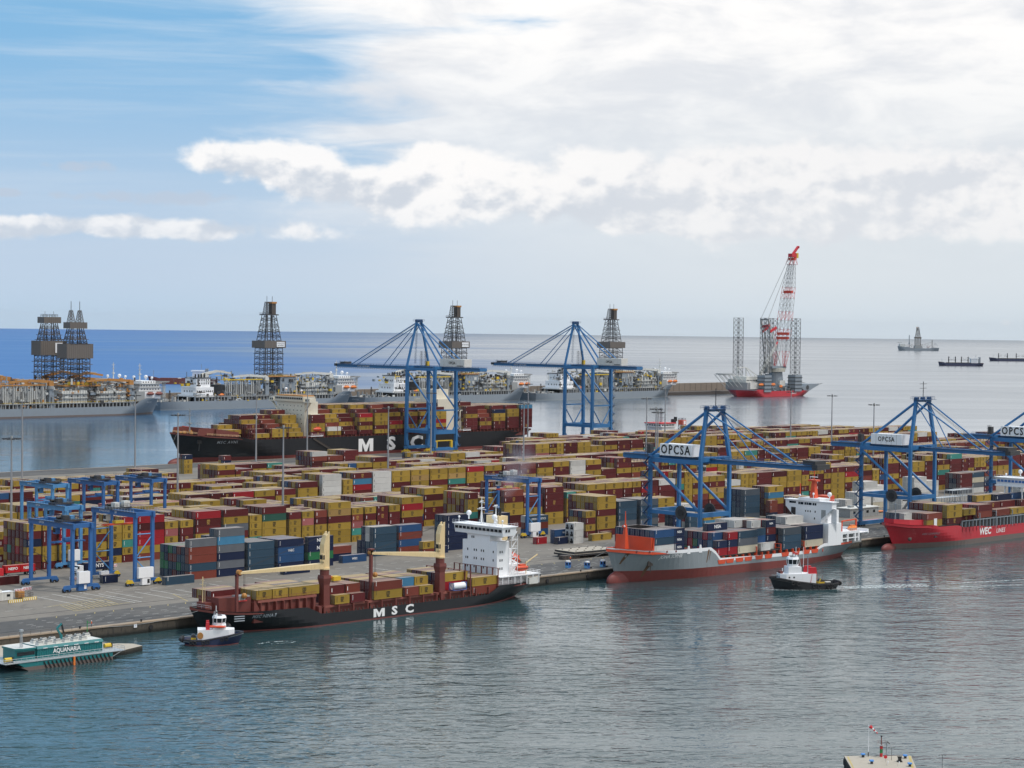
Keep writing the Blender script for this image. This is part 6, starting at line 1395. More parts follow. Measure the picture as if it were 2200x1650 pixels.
# ================================================================ TUGS, BARGE, VEHICLES, PEOPLE, PIER HEAD
def tug(loc, rz, label, kind):
    L = 23.0 if kind == 1 else 27.0; B = 9.6
    r = empty('tugboat', loc, rz, label, 'tugboat', 'harbour tugs')
    hm = 'navy' if kind == 1 else 'hull_black'
    sheer = [(0, 4.1), (4, 3.7), (9, 2.9), (L * .65, 2.0), (L, 2.1)]
    h, bvh, rows = hull(r, L, B, sheer, [(lambda x: .22, 'boot_red' if kind == 1 else 'black')], hm, rake=2.0, over=1.6, fine_wl=.38, fine_dk=.30, deck_mat='deck_dark', inner='rig_grey' if kind == 1 else 'steel_dark', deck_drop=.9, tw_dk=.8, tw_wl=.4, n=30, pexp=(1.7, 2.3))
    s = MB(); t = []
    for i in range(0, 31, 1):
        x, b, z = rows[i][-1]; t.append((x, -b, z - .35))
    tt = [(x, -y, z) for x, y, z in t]
    s.path(t, .22, 'rubber', 6); s.path(tt, .22, 'rubber', 6)
    x, b, z = rows[-1][-1]; q = [(x, -b, z - .4), (x + .6, -b * .7, z - .4), (x + .9, 0, z - .4), (x + .6, b * .7, z - .4), (x, b, z - .4)]
    s.path(q, .75, 'rubber', 8); s.build('fender_belt', r)
    for k, i in enumerate((9, 11, 17, 19, 23, 25)):
        for sg in (-1, 1):
            x, b, z = rows[i][-1]; s = MB()
            for a in range(10):
                c0, c1 = a * math.pi / 5, (a + 1) * math.pi / 5; s.tube((x + .55 * math.cos(c0), sg * (b + .2), z - 1.0 + .55 * math.sin(c0)), (x + .55 * math.cos(c1), sg * (b + .2), z - 1.0 + .55 * math.sin(c1)), .2, 'rubber', 5)
            s.build('tyre_fender', r)
    s = MB(); dk = 2.2 if kind == 1 else 2.0
    s.prism([(3.4, -1.8), (5.5, -3.1), (17, -3.3), (17, 3.3), (5.5, 3.1), (3.4, 1.8)], 1.6, 5.0, 'super_white')
    s.prism([(6.5, -2.4), (11.5, -2.6), (11.5, 2.6), (6.5, 2.4)], 5.0, 6.4 if kind == 1 else 7.2, 'super_white'); ho = s.build('deckhouse', r)
    for x in (6.6, 8.4, 12.0): win(ho, (x, -3.13, 3.9), .6, .5, '-Y')
    for y in (-1, 1): win(ho, (3.38, y, 4.0), .7, .6)
    zb = 6.4 if kind == 1 else 7.2; s = MB(); n = 8; cx = 9.0
    poly = lambda rr: [(cx + rr * math.cos(2 * math.pi * (i + .5) / n), rr * math.sin(2 * math.pi * (i + .5) / n)) for i in range(n)]
    q_ = 1.25 if kind == 1 else 1.12
    s.frustum(poly(1.75 * q_), zb, poly(2.0 * q_), zb + .8, 'super_white'); s.frustum(poly(1.85 * q_), zb + .8, poly(2.05 * q_), zb + 2.3, 'glass_dark'); s.frustum(poly(2.25 * q_), zb + 2.3, poly(1.9 * q_), zb + 3.0, 'super_white'); s.prism(poly(1.2), zb + 3.0, zb + 3.12, 'glass_dark')
    for (ax, ay), (bx, by) in zip(poly(1.9 * q_), poly(2.12 * q_)): s.bar((ax, ay, zb + .8), (bx, by, zb + 2.3), .2, .2, 'super_white')
    s.build('wheelhouse', ho)
    s = MB(); s.tube((cx + 1.2, 0, zb + 3), (cx + 1.2, 0, zb + 6.2), .12, 'super_white', 5)
    for y in (-1.3, 1.3): s.bar((cx + 2.6, y * 1.7, 4.9), (cx + 1.8, y, zb + 4.2), .25, .25, 'rig_pale'); s.sphere((cx + .9, y, zb + 4.1), .4, 'steel_dark' if kind == 1 else 'sign_red', 8, 5); s.cbox(cx + .9, y, zb + 3.5, .5, .5, 1.0, 'super_white')
    s.bar((cx + 1.2, -1.3, zb + 4.6), (cx + 1.2, 1.3, zb + 4.6), .12, .12, 'super_white'); s.build('mast', r)
    if kind == 1:
        s = MB(); s.sphere((0, 0, 0), 1, 'orange_red', 10, 6); s.v = [(x * 2.3, y * .8, z * .45) for x, y, z in s.v]; s.build('rescue_boat', r, (11.2, 2.2, 6.0))
        s = MB(); s.sphere((0, 0, 0), 1, 'orange_red', 10, 6); s.v = [(x * 2.3, y * .8, z * .45) for x, y, z in s.v]; s.build('rescue_boat', r, (8.8, 3.0, 6.0))
        s = MB(); s.frustum([(12.5, 2.0), (14, 2.0), (14, 3.0), (12.5, 3.0)], 4.9, [(12.7, 2.1), (13.8, 2.1), (13.8, 2.9), (12.7, 2.9)], 7.4, 'sign_red'); s.frustum([(12.5, -3.0), (14, -3.0), (14, -2.0), (12.5, -2.0)], 4.9, [(12.7, -2.9), (13.8, -2.9), (13.8, -2.1), (12.7, -2.1)], 7.4, 'sign_red'); s.build('funnel', r)
        s = MB(); s.tube((16.0, 3.35, 3.2), (16.0, 3.6, 3.2), 1.1, 'rust_orange', 12); s.build('hose_reel', r)
        s = MB(); s.tube((18.5, -1.3, 2.4), (18.5, 1.3, 2.4), .9, 'steel_dark', 10); s.cbox(18.5, 0, 1.7, 1.8, 3.0, 1.0, 'yellow'); s.build('tow_winch', r)
        lettering_on('VB ARUCAS', .8, 'lettering_white', bvh, 10, 1.9, -12, r, skip=.05) if False else None
    else:
        s = MB()
        for sg in (-1, 1): s.yprism([(14.2, 4.9), (17.4, 4.9), (17.0, 7.0), (14.6, 7.0)], sg * 2.5 - .6, sg * 2.5 + .6, 'sign_red')
        s.build('funnel', r)
        s = MB(); s.yprism([(12.5, 4.0), (15.2, 4.0), (15.6, 4.9), (12.5, 4.9)], -3.16, -3.1, 'sign_red'); s.bar((14.8, -3.2, 1.9), (15.4, -3.2, 4.9), .35, .1, 'sign_red'); s.build('red_band', r)
        s = MB(); s.tube((20, -1.2, 2.2), (20, 1.2, 2.2), .8, 'steel_dark', 10); s.cbox(20, 0, 1.6, 2.0, 3.4, 1.0, 'yellow'); s.bar((18.2, -2.6, 1.6), (19.0, -2.6, 3.3), .3, .3, 'yellow'); s.cbox(23, .5, 1.9, 2.0, 1.4, .3, 'rig_white'); s.build('tow_winch', r)
        s = MB(); s.tube((5, 0, 5), (5, 0, 6.6), .2, 'super_white', 6); s.tube((4.2, -1.4, 5.4), (4.2, 1.4, 5.4), .55, 'deck_red', 8); s.build('fore_winch', r)
        s = MB(); s.tube((12.6, -1.5, 7), (12.6, -1.5, 13.5), .1, 'super_white', 4); s.build('aerial', r); s = MB(); s.tube((15.5, 1.5, 5), (15.5, 1.5, 10.5), .16, 'rig_grey', 4); s.build('aerial', r)
    return r
TG = tug((371.6, 484.0, 0), R(144), 'navy blue tug with white house and orange rescue boats off the black crane ship bow', 1); TG.scale = (.80, .92, .90)
T2 = tug((594.6, 459.3, 0), R(-32), 'black hulled tug with white house and red funnels under way with a wake', 2); T2.scale = (1, 1, 1.15)
def foam_strip(pts, w, name='wake_foam'):
    s = MB(); P = [Vector((x, y, 0)) for x, y in pts]; V_ = []
    rr = random.Random(4)
    for i, p in enumerate(P):
        d = (P[min(i + 1, len(P) - 1)] - P[max(i - 1, 0)]).normalized(); n = Vector((-d.y, d.x, 0)) * w[i] / 2
        V_ += [(p.x - n.x, p.y - n.y, .05), (p.x + n.x, p.y + n.y, .05)]
    s.mesh(V_, [(2 * i, 2 * i + 1, 2 * i + 3, 2 * i + 2) for i in range(len(P) - 1)], 'foam'); s.build(name, kind='stuff')
foam_strip([(592.6, 460.6), (595.5, 455.5), (600.5, 450.8), (606, 447.3), (613, 443), (620, 439.5)], [3.0, 4.0, 3.2, 2.4, 1.8, 1.2])
foam_strip([(592.8, 461.2), (598.0, 461.8), (604, 459.8)], [2.6, 2.6, 1.2])
foam_strip([(619, 444), (626, 440), (636, 434.5), (650, 427.5)], [5, 8, 10, 7]); foam_strip([(660, 425), (680, 417), (705, 408)], [2.0, 2.5, 1.2]); foam_strip([(655, 417), (675, 406), (700, 392)], [1.6, 2.2, 1.2])
foam_strip([(374, 480), (378.5, 480.5), (383.5, 479.0), (386.5, 476.6), (383, 475.5), (377, 477.5)], [.9, .8, .9, .6, .8, .5], 'mooring_swirl_foam')
def barge():
    r = empty('barge', (295.0, 484.3, 0), 0, 'teal barge with a long deckhouse and white tank lids moored at the low landing', 'barge')
    r.scale = (.9, .9, 1.0); L, B = 34.0, 13.0
    s = MB(); s.yprism([(0, 2.2), (7, -1.5), (L, -1.5), (L, 2.3), (0, 2.3)], 0, B, 'teal')
    s.yprism([(1.2, 1.0), (7, -1.4), (L + .02, -1.4), (L + .02, 1.0)], -.02, B + .02, 'boot_grey'); hl = s.build('hull', r)
    for k in range(17):
        x = 9.0 + k * 1.45; s = MB(); s.bar((x, -.12, 1.95), (x + 1.2, -.12, .0), .32, .3, 'black', up=(0, 1, 0)); s.build('fender_strake', hl)
    s = MB(); s.box(19.4, 20.0, -.5, -.1, -.2, 2.3, 'orange'); s.build('boarding_post', r)
    s = MB(); s.box(-4.5, L + 4.5, -.2, B + .2, 2.3, 2.45, 'galv'); s.rail([(-4.4, -.1, 2.45), (L + 4.4, -.1, 2.45)], 'galv', 1.1, 1.8, .06); s.rail([(-4.4, B, 2.45), (-4.4, 0, 2.45)], 'galv', 1.1, 1.8, .06); s.rail([(L + 4.4, 0, 2.45), (L + 4.4, B, 2.45)], 'galv', 1.1, 1.8, .06)
    s.bar((L, 0, 1), (L + 3.5, 0, 2.3), .12, .12, 'galv'); s.build('walkway', r)
    s = MB(); s.prism([(1.0, 3.2), (3.0, 2.2), (7.4, 2.2), (7.4, 11.2), (3.0, 11.2), (1.0, 10.2)], 2.46, 5.4, 'teal'); s.prism([(.7, 3.0), (2.9, 1.9), (7.6, 1.9), (7.6, 11.5), (2.9, 11.5), (.7, 10.4)], 5.4, 5.9, 'teal', 'rig_white'); s.box(1.0, 7.2, 2.16, 2.2, 3.9, 4.9, 'glass_dark'); s.build('wheelhouse', r)
    s = MB(); s.box(8.0, 31.6, 2.2, 11.4, 2.46, 5.2, 'teal')
    for k in range(38): x = 8.3 + k * .62; s.box(x, x + .16, 2.08, 2.2, 2.5, 5.1, 'teal')
    s.frustum([(7.9, 1.9), (31.9, 1.9), (31.9, 11.6), (7.9, 11.6)], 5.2, [(8.2, 2.5), (31.6, 2.5), (31.6, 11.1), (8.2, 11.1)], 6.0, 'teal'); s.face([(8.3, 2.6, 6.02), (31.5, 2.6, 6.02), (31.5, 11, 6.02), (8.3, 11, 6.02)], 'rig_white')
    for k in range(6): x = 10 + k * 3.7; s.box(x, x + 1.5, 1.82, 2.1, 5.25, 5.4, 'super_white')
    dh = s.build('deckhouse', r); lettering('AQUANARIA', 1.75, 'lettering_white', (18.5, 1.95, 4.2), '-Y', dh, bold=.02, spacing=.95)
    for j in range(2):
        for k in range(6 if j == 0 else 7):
            x = 10.2 + k * 3.1 + j * .8; y = 4.2 + j * 4.2
            if (j, k) == (1, 3): continue
            s = MB(); s.cbox(0, 0, .35, 2.0, 1.9, .7, 'rig_white'); s.cbox(0, 0, .85, 1.7, 1.6, .28, 'rig_pale'); s.cbox(0, 0, 1.1, 1.5, 1.4, .2, 'rig_white')
            for q in (-.4, 0, .4): s.cbox(q, 0, 1.26, .2, .8, .12, 'steel_dark')
            s.build('tank_lid', r, (x, y, 6.02))
    s = MB(); s.tube((20.6, 8.6, 6), (20.6, 8.6, 7.4), .5, 'teal', 8); s.bar((20.6, 8.6, 7.2), (18.8, 8.2, 9.4), .5, .5, 'teal'); s.bar((18.8, 8.2, 9.4), (20.6, 8.4, 10.6), .45, .45, 'teal'); s.bar((20.6, 8.4, 10.6), (21.6, 8.7, 7.9), .4, .4, 'black'); s.build('loader_crane', r)
    s = MB(); s.lattice((3.6, 4.0, 5.9), (3.6, 4.0, 10.4), 6, .7, .45, .06, 'galv'); s.cbox(3.6, 4, 10.6, 1.0, .8, .5, 'galv'); s.build('mast', r)
    s = MB(); s.tube((30.4, 9.0, 6), (30.4, 9.0, 10.6), .12, 'green', 5); s.bar((30.4, 9, 10.2), (31.6, 9, 9.8), .15, .15, 'green'); s.build('light_pole', r)
    for x, y in ((-2.2, 2.0), (L + 2.0, 6.0)):
        s = MB(); s.tube((x - 1.2, y, 3.2), (x + 1.2, y, 3.2), .7, 'yellow', 10); s.cbox(x, y, 2.7, 2.0, 1.2, .4, 'steel_dark'); s.cbox(x + 1.3, y, 3.2, .3, 1.5, 1.5, 'black'); s.build('mooring_winch', r)
barge()
def person(loc, label, vest='hi_vis', rz=0.0):
    """standing worker: one continuous skinned body, clothes as its children"""
    me = bpy.data.meshes.new('person'); J = [(0, 0, .95), (0, 0, 1.2), (0, 0, 1.45), (0, 0, 1.58), (0, .02, 1.70), (.19, 0, 1.42), (.25, 0, 1.15), (.24, .12, .93), (-.19, 0, 1.42), (-.26, 0, 1.15), (-.25, .1, .92), (.10, 0, .90), (.12, .03, .50), (.12, -.02, .08), (.12, .14, .04), (-.10, 0, .90), (-.13, .05, .50), (-.13, -.02, .08), (-.13, .14, .04)]
    E = [(0, 1), (1, 2), (2, 3), (3, 4), (2, 5), (5, 6), (6, 7), (2, 8), (8, 9), (9, 10), (0, 11), (11, 12), (12, 13), (13, 14), (0, 15), (15, 16), (16, 17), (17, 18)]
    rad = [.16, .15, .16, .065, .11, .075, .05, .04, .075, .05, .04, .10, .07, .05, .045, .10, .07, .05, .045]
    me.from_pydata(J, E, []); o = bpy.data.objects.new('person', me); COL.objects.link(o); md = o.modifiers.new('skin', 'SKIN')
    for i, rr in enumerate(rad): me.skin_vertices[0].data[i].radius = (rr, rr * .8); 
    me.skin_vertices[0].data[0].use_root = True
    dg = bpy.context.evaluated_depsgraph_get(); m2 = bpy.data.meshes.new_from_object(o.evaluated_get(dg)); bpy.data.objects.remove(o)
    for m in ('trousers', vest, 'skin', 'super_white'): m2.materials.append(MATS[m])
    for p in m2.polygons:
        z = p.center.z; x = abs(p.center.x); p.material_index = 0 if z < .95 and x < .2 else (1 if z < 1.5 and not (x > .2 and z < 1.0) else (2 if z < 1.7 else 2)); p.use_smooth = True
    b = bpy.data.objects.new('person', m2); setmesh(b, None, loc, (0, 0, rz)); tag(b, label, 'person', 'dock workers')
    s = MB(); s.sphere((0, .01, 1.76), .145, 'super_white' if vest == 'hi_vis' else 'yellow', 8, 6, .85, -.1); s.build('helmet', b)
    s = MB(); s.box(-.21, .21, -.15, .16, .98, 1.44, vest); s.build('vest', b); return b
person((579.6, 546.0, QZ), 'worker in orange standing at the edge of the concrete by the hatch covers')
person((343.0, 521.6, QZ), 'worker in orange on the quay edge above the barge', rz=1.0)
person((371.2, 487.6, 1.3), 'crew member in yellow green on the aft deck of the navy tug', 'green') if False else None
def booth(x, y, label):
    r = empty('booth', (x, y, QZ), 0, label, 'booth', 'small blue booths on the apron')
    s = MB(); s.frustum([(-.75, -.75), (.75, -.75), (.75, .75), (-.75, .75)], 0, [(-.8, -.8), (.8, -.8), (.8, .8), (-.8, .8)], 2.3, 'booth_blue'); s.box(-.84, -.76, -.8, .8, .2, .9, 'pale_blue'); b = s.build('body', r)
    s = MB(); s.prism([(.95 * math.cos(a * math.pi / 6), .95 * math.sin(a * math.pi / 6)) for a in range(12)], 2.3, 2.75, 'super_white'); s.build('roof', r)
    win(r, (-.82, -.1, 1.7), .7, .8); win(r, (.1, -.82, 1.7), .7, .8, '-Y'); s = MB(); s.box(.8, 2.2, -.6, .5, 0, .5, 'steel_dark'); s.build('step', r); return r
booth(562.5, 531.0, 'left one of two blue booths between the crane ship and the grey ship'); booth(567.0, 525.3, 'right one of two blue booths between the crane ship and the grey ship'); booth(575.0, 524.5, 'blue booth at the foot of the grey ship bow')
def hatch_pile():
    r = empty('hatch_cover_pile', (597.0, 554.5, QZ), R(-4), 'pile of pale steel hatch covers lying on the apron by the worker', 'hatch covers')
    s = MB()
    for x in (-10, -4, 3, 9): s.cbox(x, 0, .5, 1.2, 9, 1.0, 'steel_brown')
    s.build('bearer', r, kind='stuff')
    for k, (dx, w) in enumerate(((0, 0), (1.2, .8))):
        s = MB(); s.box(-11.5 + dx, 11.5 + dx, -5.8 + w, 5.8 + w, 1.0 + k * .9, 1.75 + k * .9, 'steel_dark'); s.face([(-11.4 + dx, -5.7 + w, 1.76 + k * .9), (11.4 + dx, -5.7 + w, 1.76 + k * .9), (11.4 + dx, 5.7 + w, 1.76 + k * .9), (-11.4 + dx, 5.7 + w, 1.76 + k * .9)], 'concrete_pale'); o = s.build('hatch_cover', r)
        if k:
            for i in range(5):
                for j in range(3): q = MB(); q.cbox(0, 0, .12, .7, .25, .24, 'steel_brown'); q.build('lifting_lug', o, (-9 + i * 4.6 + dx, -4 + j * 4 + w, 2.66))
    r = empty('hatch_bearer', (584.5, 550.5, QZ), R(-4), 'rusty grey bearer beams beside the pale hatch covers', 'beam pile')
    for k in range(2):
        s = MB(); s.cbox(0, k * 1.5, .8, 9, 1.2, 1.6, 'steel_brown')
        for i in range(6): s.cbox(-4 + i * 1.6, k * 1.5 - .62, .8, .25, .1, 1.5, 'steel_dark')
        s.build('beam', r)
hatch_pile()
def wheels(r, xs, y0, y1, rad=.5):
    for x in xs:
        for y in (y0, y1): s = MB(); s.tube((x, y - .15, rad), (x, y + .15, rad), rad, 'rubber', 10); s.tube((x, y - .17, rad), (x, y + .17, rad), rad * .45, 'rig_pale', 8); s.build('wheel', r)
def trailer(x, y, col, text, label, n=2, rz=0.0, cab=None):
    r = empty('container_trailer', (x, y, QZ), rz, label, 'trailer')
    s = MB(); s.box(-6.4, 6.6, -.5, -.3, 1.0, 1.3, 'steel_dark'); s.box(-6.4, 6.6, .3, .5, 1.0, 1.3, 'steel_dark')
    for k in range(6): s.box(-6 + k * 2.4, -5.8 + k * 2.4, -1.2, 1.2, 1.1, 1.3, 'steel_dark')
    s.build('chassis', r); wheels(r, (3.2, 4.5, 5.8), -1.05, 1.05); wheels(r, (-4.6,), -1.0, 1.0, .35)
    cc = {'R': (.55, .015, .02, 1), 'N': (.01, .015, .05, 1)}[col]
    for k in range(n):
        L = L40 if n == 1 else L20; o = bpy.data.objects.new('cargo_box', cont_body(L, 2.6)); setmesh(o, r, (0 if n == 1 else -3.1 + 6.2 * k, 0, 1.32)); o.color = cc
        if text: lettering(text, 1.35 if n == 2 else 1.9, 'lettering_white', (0, -CW / 2 - .03, 1.35), '-Y', o, bold=.025)
    if cab:
        s = MB(); s.yprism([(-9.6, .5), (-6.9, .5), (-6.9, 3.1), (-8.9, 3.1), (-9.6, 2.0)], -1.2, 1.2, cab); s.yprism([(-9.62, 1.9), (-9.0, 3.0), (-8.6, 3.0), (-8.6, 1.9)], -1.23, 1.23, 'glass_dark'); s.box(-9.6, -5.0, -.5, .5, .7, 1.1, 'steel_dark'); s.build('cab', r); wheels(r, (-8.8, -6.0), -1.1, 1.1, .5)
    return r
trailer(392.0, 643.2, 'R', 'NEIPO', 'red trailer carrying two white-lettered red boxes at the left edge', 2, cab='sign_red')
trailer(418.5, 632.5, 'N', 'NYS', 'navy trailer box lettered in white behind the gantry with red spreader', 1, cab='super_white')
def barrier(x, y, label, L=3.2, red=True, rz=0.0):
    r = empty('barrier', (x, y, QZ), rz, label, 'barrier'); n = 6 if red else 7
    s = MB(); s.box(0, L, -.25, .25, 0, 1.0 if red else .95, 'super_white' if red else 'yellow'); b = s.build('block', r)
    for k in range(n):
        a = L * k / n; s = MB(); s.mesh([(a, -.27, .05), (a + .28, -.27, .05), (min(L, a + .5), -.27, .92), (a + .22, -.27, .92)], [(0, 1, 2, 3)], 'sign_red' if red else 'super_white'); s.build('stripe', b)
    return r
for k, (x, y, rd, lab) in enumerate([(366.5, 604.0, True, 'red and white striped barrier at the far left of the apron'), (371.0, 606.5, True, 'red and white barrier right of the first, by the dark red box'), (398.5, 620.0, True, 'red and white barrier behind the nearest gantry'), (424.0, 640.5, True, 'pale barrier block left of the mixed stack'), (430.0, 642.8, True, 'pale barrier block farther right behind the gantry leg'),
                                    (351.0, 582.0, False, 'yellow and white barrier before the white office cabin'), (357.5, 584.0, False, 'longer yellow and white barrier right of the cabin')]): barrier(x, y, lab, 3.6 if rd else 5.0, rd)
def cabin():
    r = empty('site_cabin', (348.0, 587.5, QZ), 0, 'white site cabin cut by the left edge of the apron', 'cabin')
    s = MB(); s.box(-4, 8, 0, 2.5, .1, 2.8, 'rig_white')
    for k in range(10): s.box(-3.5 + k * 1.15, -3.44 + k * 1.15, -.04, 0, .2, 2.7, 'rig_pale')
    b = s.build('body', r); s = MB(); s.box(-4.1, 8.1, -.1, 2.6, 2.8, 2.95, 'super_white'); s.box(-3, 4, .4, 2, 2.95, 3.6, 'rig_white'); s.build('roof', r); win(b, (6.2, -.03, 1.7), 1.2, .8, '-Y')
    r = empty('fuel_tank', (359.5, 589.5, QZ), 0, 'orange fuel tank in a rail cage beside the white cabin', 'tank'); s = MB(); s.box(-1, 1.4, -1, 1, .3, 2.4, 'rust_orange'); s.build('tank', r); s = MB(); s.rail([(-1.5, -1.6, 0), (4.2, -1.6, 0), (4.2, 1.6, 0)], 'steel_brown', 1.8, 1.2, .07, 3); s.build('cage', r)
cabin()
def reach_stacker(x, y, lab, rz=0.0):
    r = empty('reach_stacker', (x, y, QZ), rz, lab, 'reach stacker')
    s = MB(); s.box(-4, 3, -1.6, 1.6, .9, 2.4, 'steel_dark'); s.box(-3.8, -1.5, -1.3, 1.3, 2.4, 3.0, 'steel_dark'); s.build('chassis', r); s = MB(); s.box(-1.2, .8, -.8, .8, 2.4, 4.0, 'rig_grey'); s.box(-1.25, .85, -.7, .7, 2.9, 3.7, 'glass_dark'); s.build('cab', r)
    s = MB(); s.bar((-3.4, 0, 3.4), (6.4, 0, 9.0), .8, 1.0, 'steel_dark'); s.build('boom', r); s = MB(); s.bar((6.2, 0, 9), (6.2, 0, 7.4), .8, .8, 'steel_dark'); s.bar((6.2, -4.5, 7.2), (6.2, 4.5, 7.2), .7, .5, 'black'); s.build('spreader', r)
    wheels(r, (-3, 2.2), -1.7, 1.7, .85)
reach_stacker(848.0, 571.0, 'dark grey reach stacker under the second quay crane', R(10))
def gate_house():
    r = empty('low_building', (818, 583, QZ), 0, 'low grey workshop between the white boxes and the blue-white bridge', 'building')
    s = MB(); s.box(0, 24, 0, 8, 0, 4.2, 'rig_pale')
    for k in range(12): s.box(1 + k * 2, 1.08 + k * 2, -.05, 0, 0, 4.2, 'rig_grey')
    b = s.build('wall', r); s = MB(); s.box(-.4, 24.4, -.4, 8.4, 4.2, 4.6, 'rig_white'); s.cbox(6, 4, 5.1, 3, 2, 1, 'rig_pale'); s.cbox(16, 4, 5.1, 3, 2, 1, 'rig_pale'); s.build('roof', r)
    for k in range(4): win(b, (3.5 + k * 5.5, -.04, 2.4), 1.8, 1.3, '-Y')
gate_house()
def frames():
    for k, (x, y) in enumerate(((930, 597), (882, 574))):
        r = empty('inspection_rack', (x, y, QZ), 0, 'galvanised %s inspection rack %s' % (('tall', 'above the red ship bow')[0:1] + ('right of the second quay crane',) if k == 0 else ('open', 'under the second quay crane')), 'rack', 'galvanised access racks')
        s = MB()
        for i in range(5):
            for j in (0, 5): s.bar((i * 5, j, 0), (i * 5, j, 7), .25, .25, 'galv')
        for z in (3.4, 6.8): s.box(0, 20, 0, 5, z, z + .15, 'galv'); s.rail([(0, 0, z + .15), (20, 0, z + .15)], 'galv', 1.1, 2)
        s.build('frame', r)
frames()
# striped spreader frame, flat trailers
e = empty('spare_spreader', (812, 566, QZ), 0, 'red and white striped spreader frame lying between the crane legs', 'spreader')
s = MB(); s.box(-6, 6, -1.2, 1.2, .3, .9, 'super_white'); s.build('frame', e)
for k in range(8): s = MB(); s.box(-5.8 + k * 1.5, -5.1 + k * 1.5, -1.22, 1.22, .28, .94, 'sign_red'); s.build('stripe', e)
e = empty('flat_trailer', (850.5, 591.2, QZ), 0, 'orange flat trailer under the lone yellow box by the second crane', 'trailer')
s = MB(); s.box(-7.5, 7, -1.25, 1.25, .6, .88, 'orange'); s.build('bed', e); wheels(e, (-5, 4, 5.2), -1.0, 1.0, .3)
# bollards, quay rails, fenders
def bollards():
    b0 = None
    for k in range(22):
        x = 338 + 22.0 * k
        s = None
        if b0 is None:
            s = MB(); s.tube((0, 0, 0), (0, 0, .55), .28, 'black', 8, .22); s.tube((0, 0, .55), (0, 0, .75), .38, 'black', 8); b0 = s.data('bollard')
        o = bpy.data.objects.new('bollard', b0); setmesh(o, None, (x, QY + .7, QZ + .02)); tag(o, 'black iron bollard on the near quay edge, %s from the left' % nth(k) if k < 30 else 'black iron bollard on the far right stretch of the near quay edge', 'bollard', 'bollards along the near quay edge')
    f0 = None
    for k in range(24):
        x = 341 + 22.0 * k
        if f0 is None: s = MB(); s.tube((0, -.35, 1.6), (0, .1, 1.6), .75, 'rubber', 10); s.bar((0, -.1, 2.4), (0, -.1, 3.6), .08, .08, 'steel_dark'); f0 = s.data('quay_fender')
        o = bpy.data.objects.new('quay_fender', f0); setmesh(o, None, (x, QY - .05, 0)); tag(o, 'black rubber fender on the near quay wall, %s from the left' % nth(k) if k < 30 else 'black rubber fender on the right part of the near quay wall', 'fender', 'rubber fenders on the near quay wall')
bollards()
e = empty('wall_sign', (357.2, QY - .3, 2.6), 0, 'white numbered board hanging on the quay wall left of the crane ship', 'sign'); s = MB(); s.cbox(0, 0, 0, 1.1, .1, 1.1, 'super_white'); s.build('board', e); lettering('7', .8, 'booth_blue', (0, -.07, 0), '-Y', e)
e = empty('quay_railing', (150, QY + .4, QZ), 0, 'low steel railing along the quay above the landing stage', 'railing'); s = MB(); s.rail([(0, 0, 0), (185, 0, 0)], 'steel_brown', .9, 3.5, .07, 1); s.build('rail', e)
# mooring lines
def line(a, b, sag, label):
    s = MB(); a = Vector(a); b = Vector(b); pts = [a + (b - a) * t / 10 - Vector((0, 0, sag * 4 * (t / 10) * (1 - t / 10))) for t in range(11)]; s.path(pts, .06, 'rig_pale', 4); o = s.build('mooring_line'); tag(o, label, 'rope', 'mooring lines')
line((369.8, 504.5, 7.6), (338.7, 520.2, 4.0), 1.6, 'mooring line from the black crane ship bow to the quay at the left'); line((511.5, 512, 6), (548, 520.2, 4), .8, 'mooring line from the stern of the black crane ship'); line((561.5, 510, 12), (546, 520.3, 4), .3, 'mooring line from the grey ship bow'); line((788, 1100, 21), (760, 1079, 4), 1.2, 'mooring line from the long black ship bow'); line((714, 514, 7.4), (736, 520.3, 4), .5, 'mooring line from the grey ship stern to the quay')
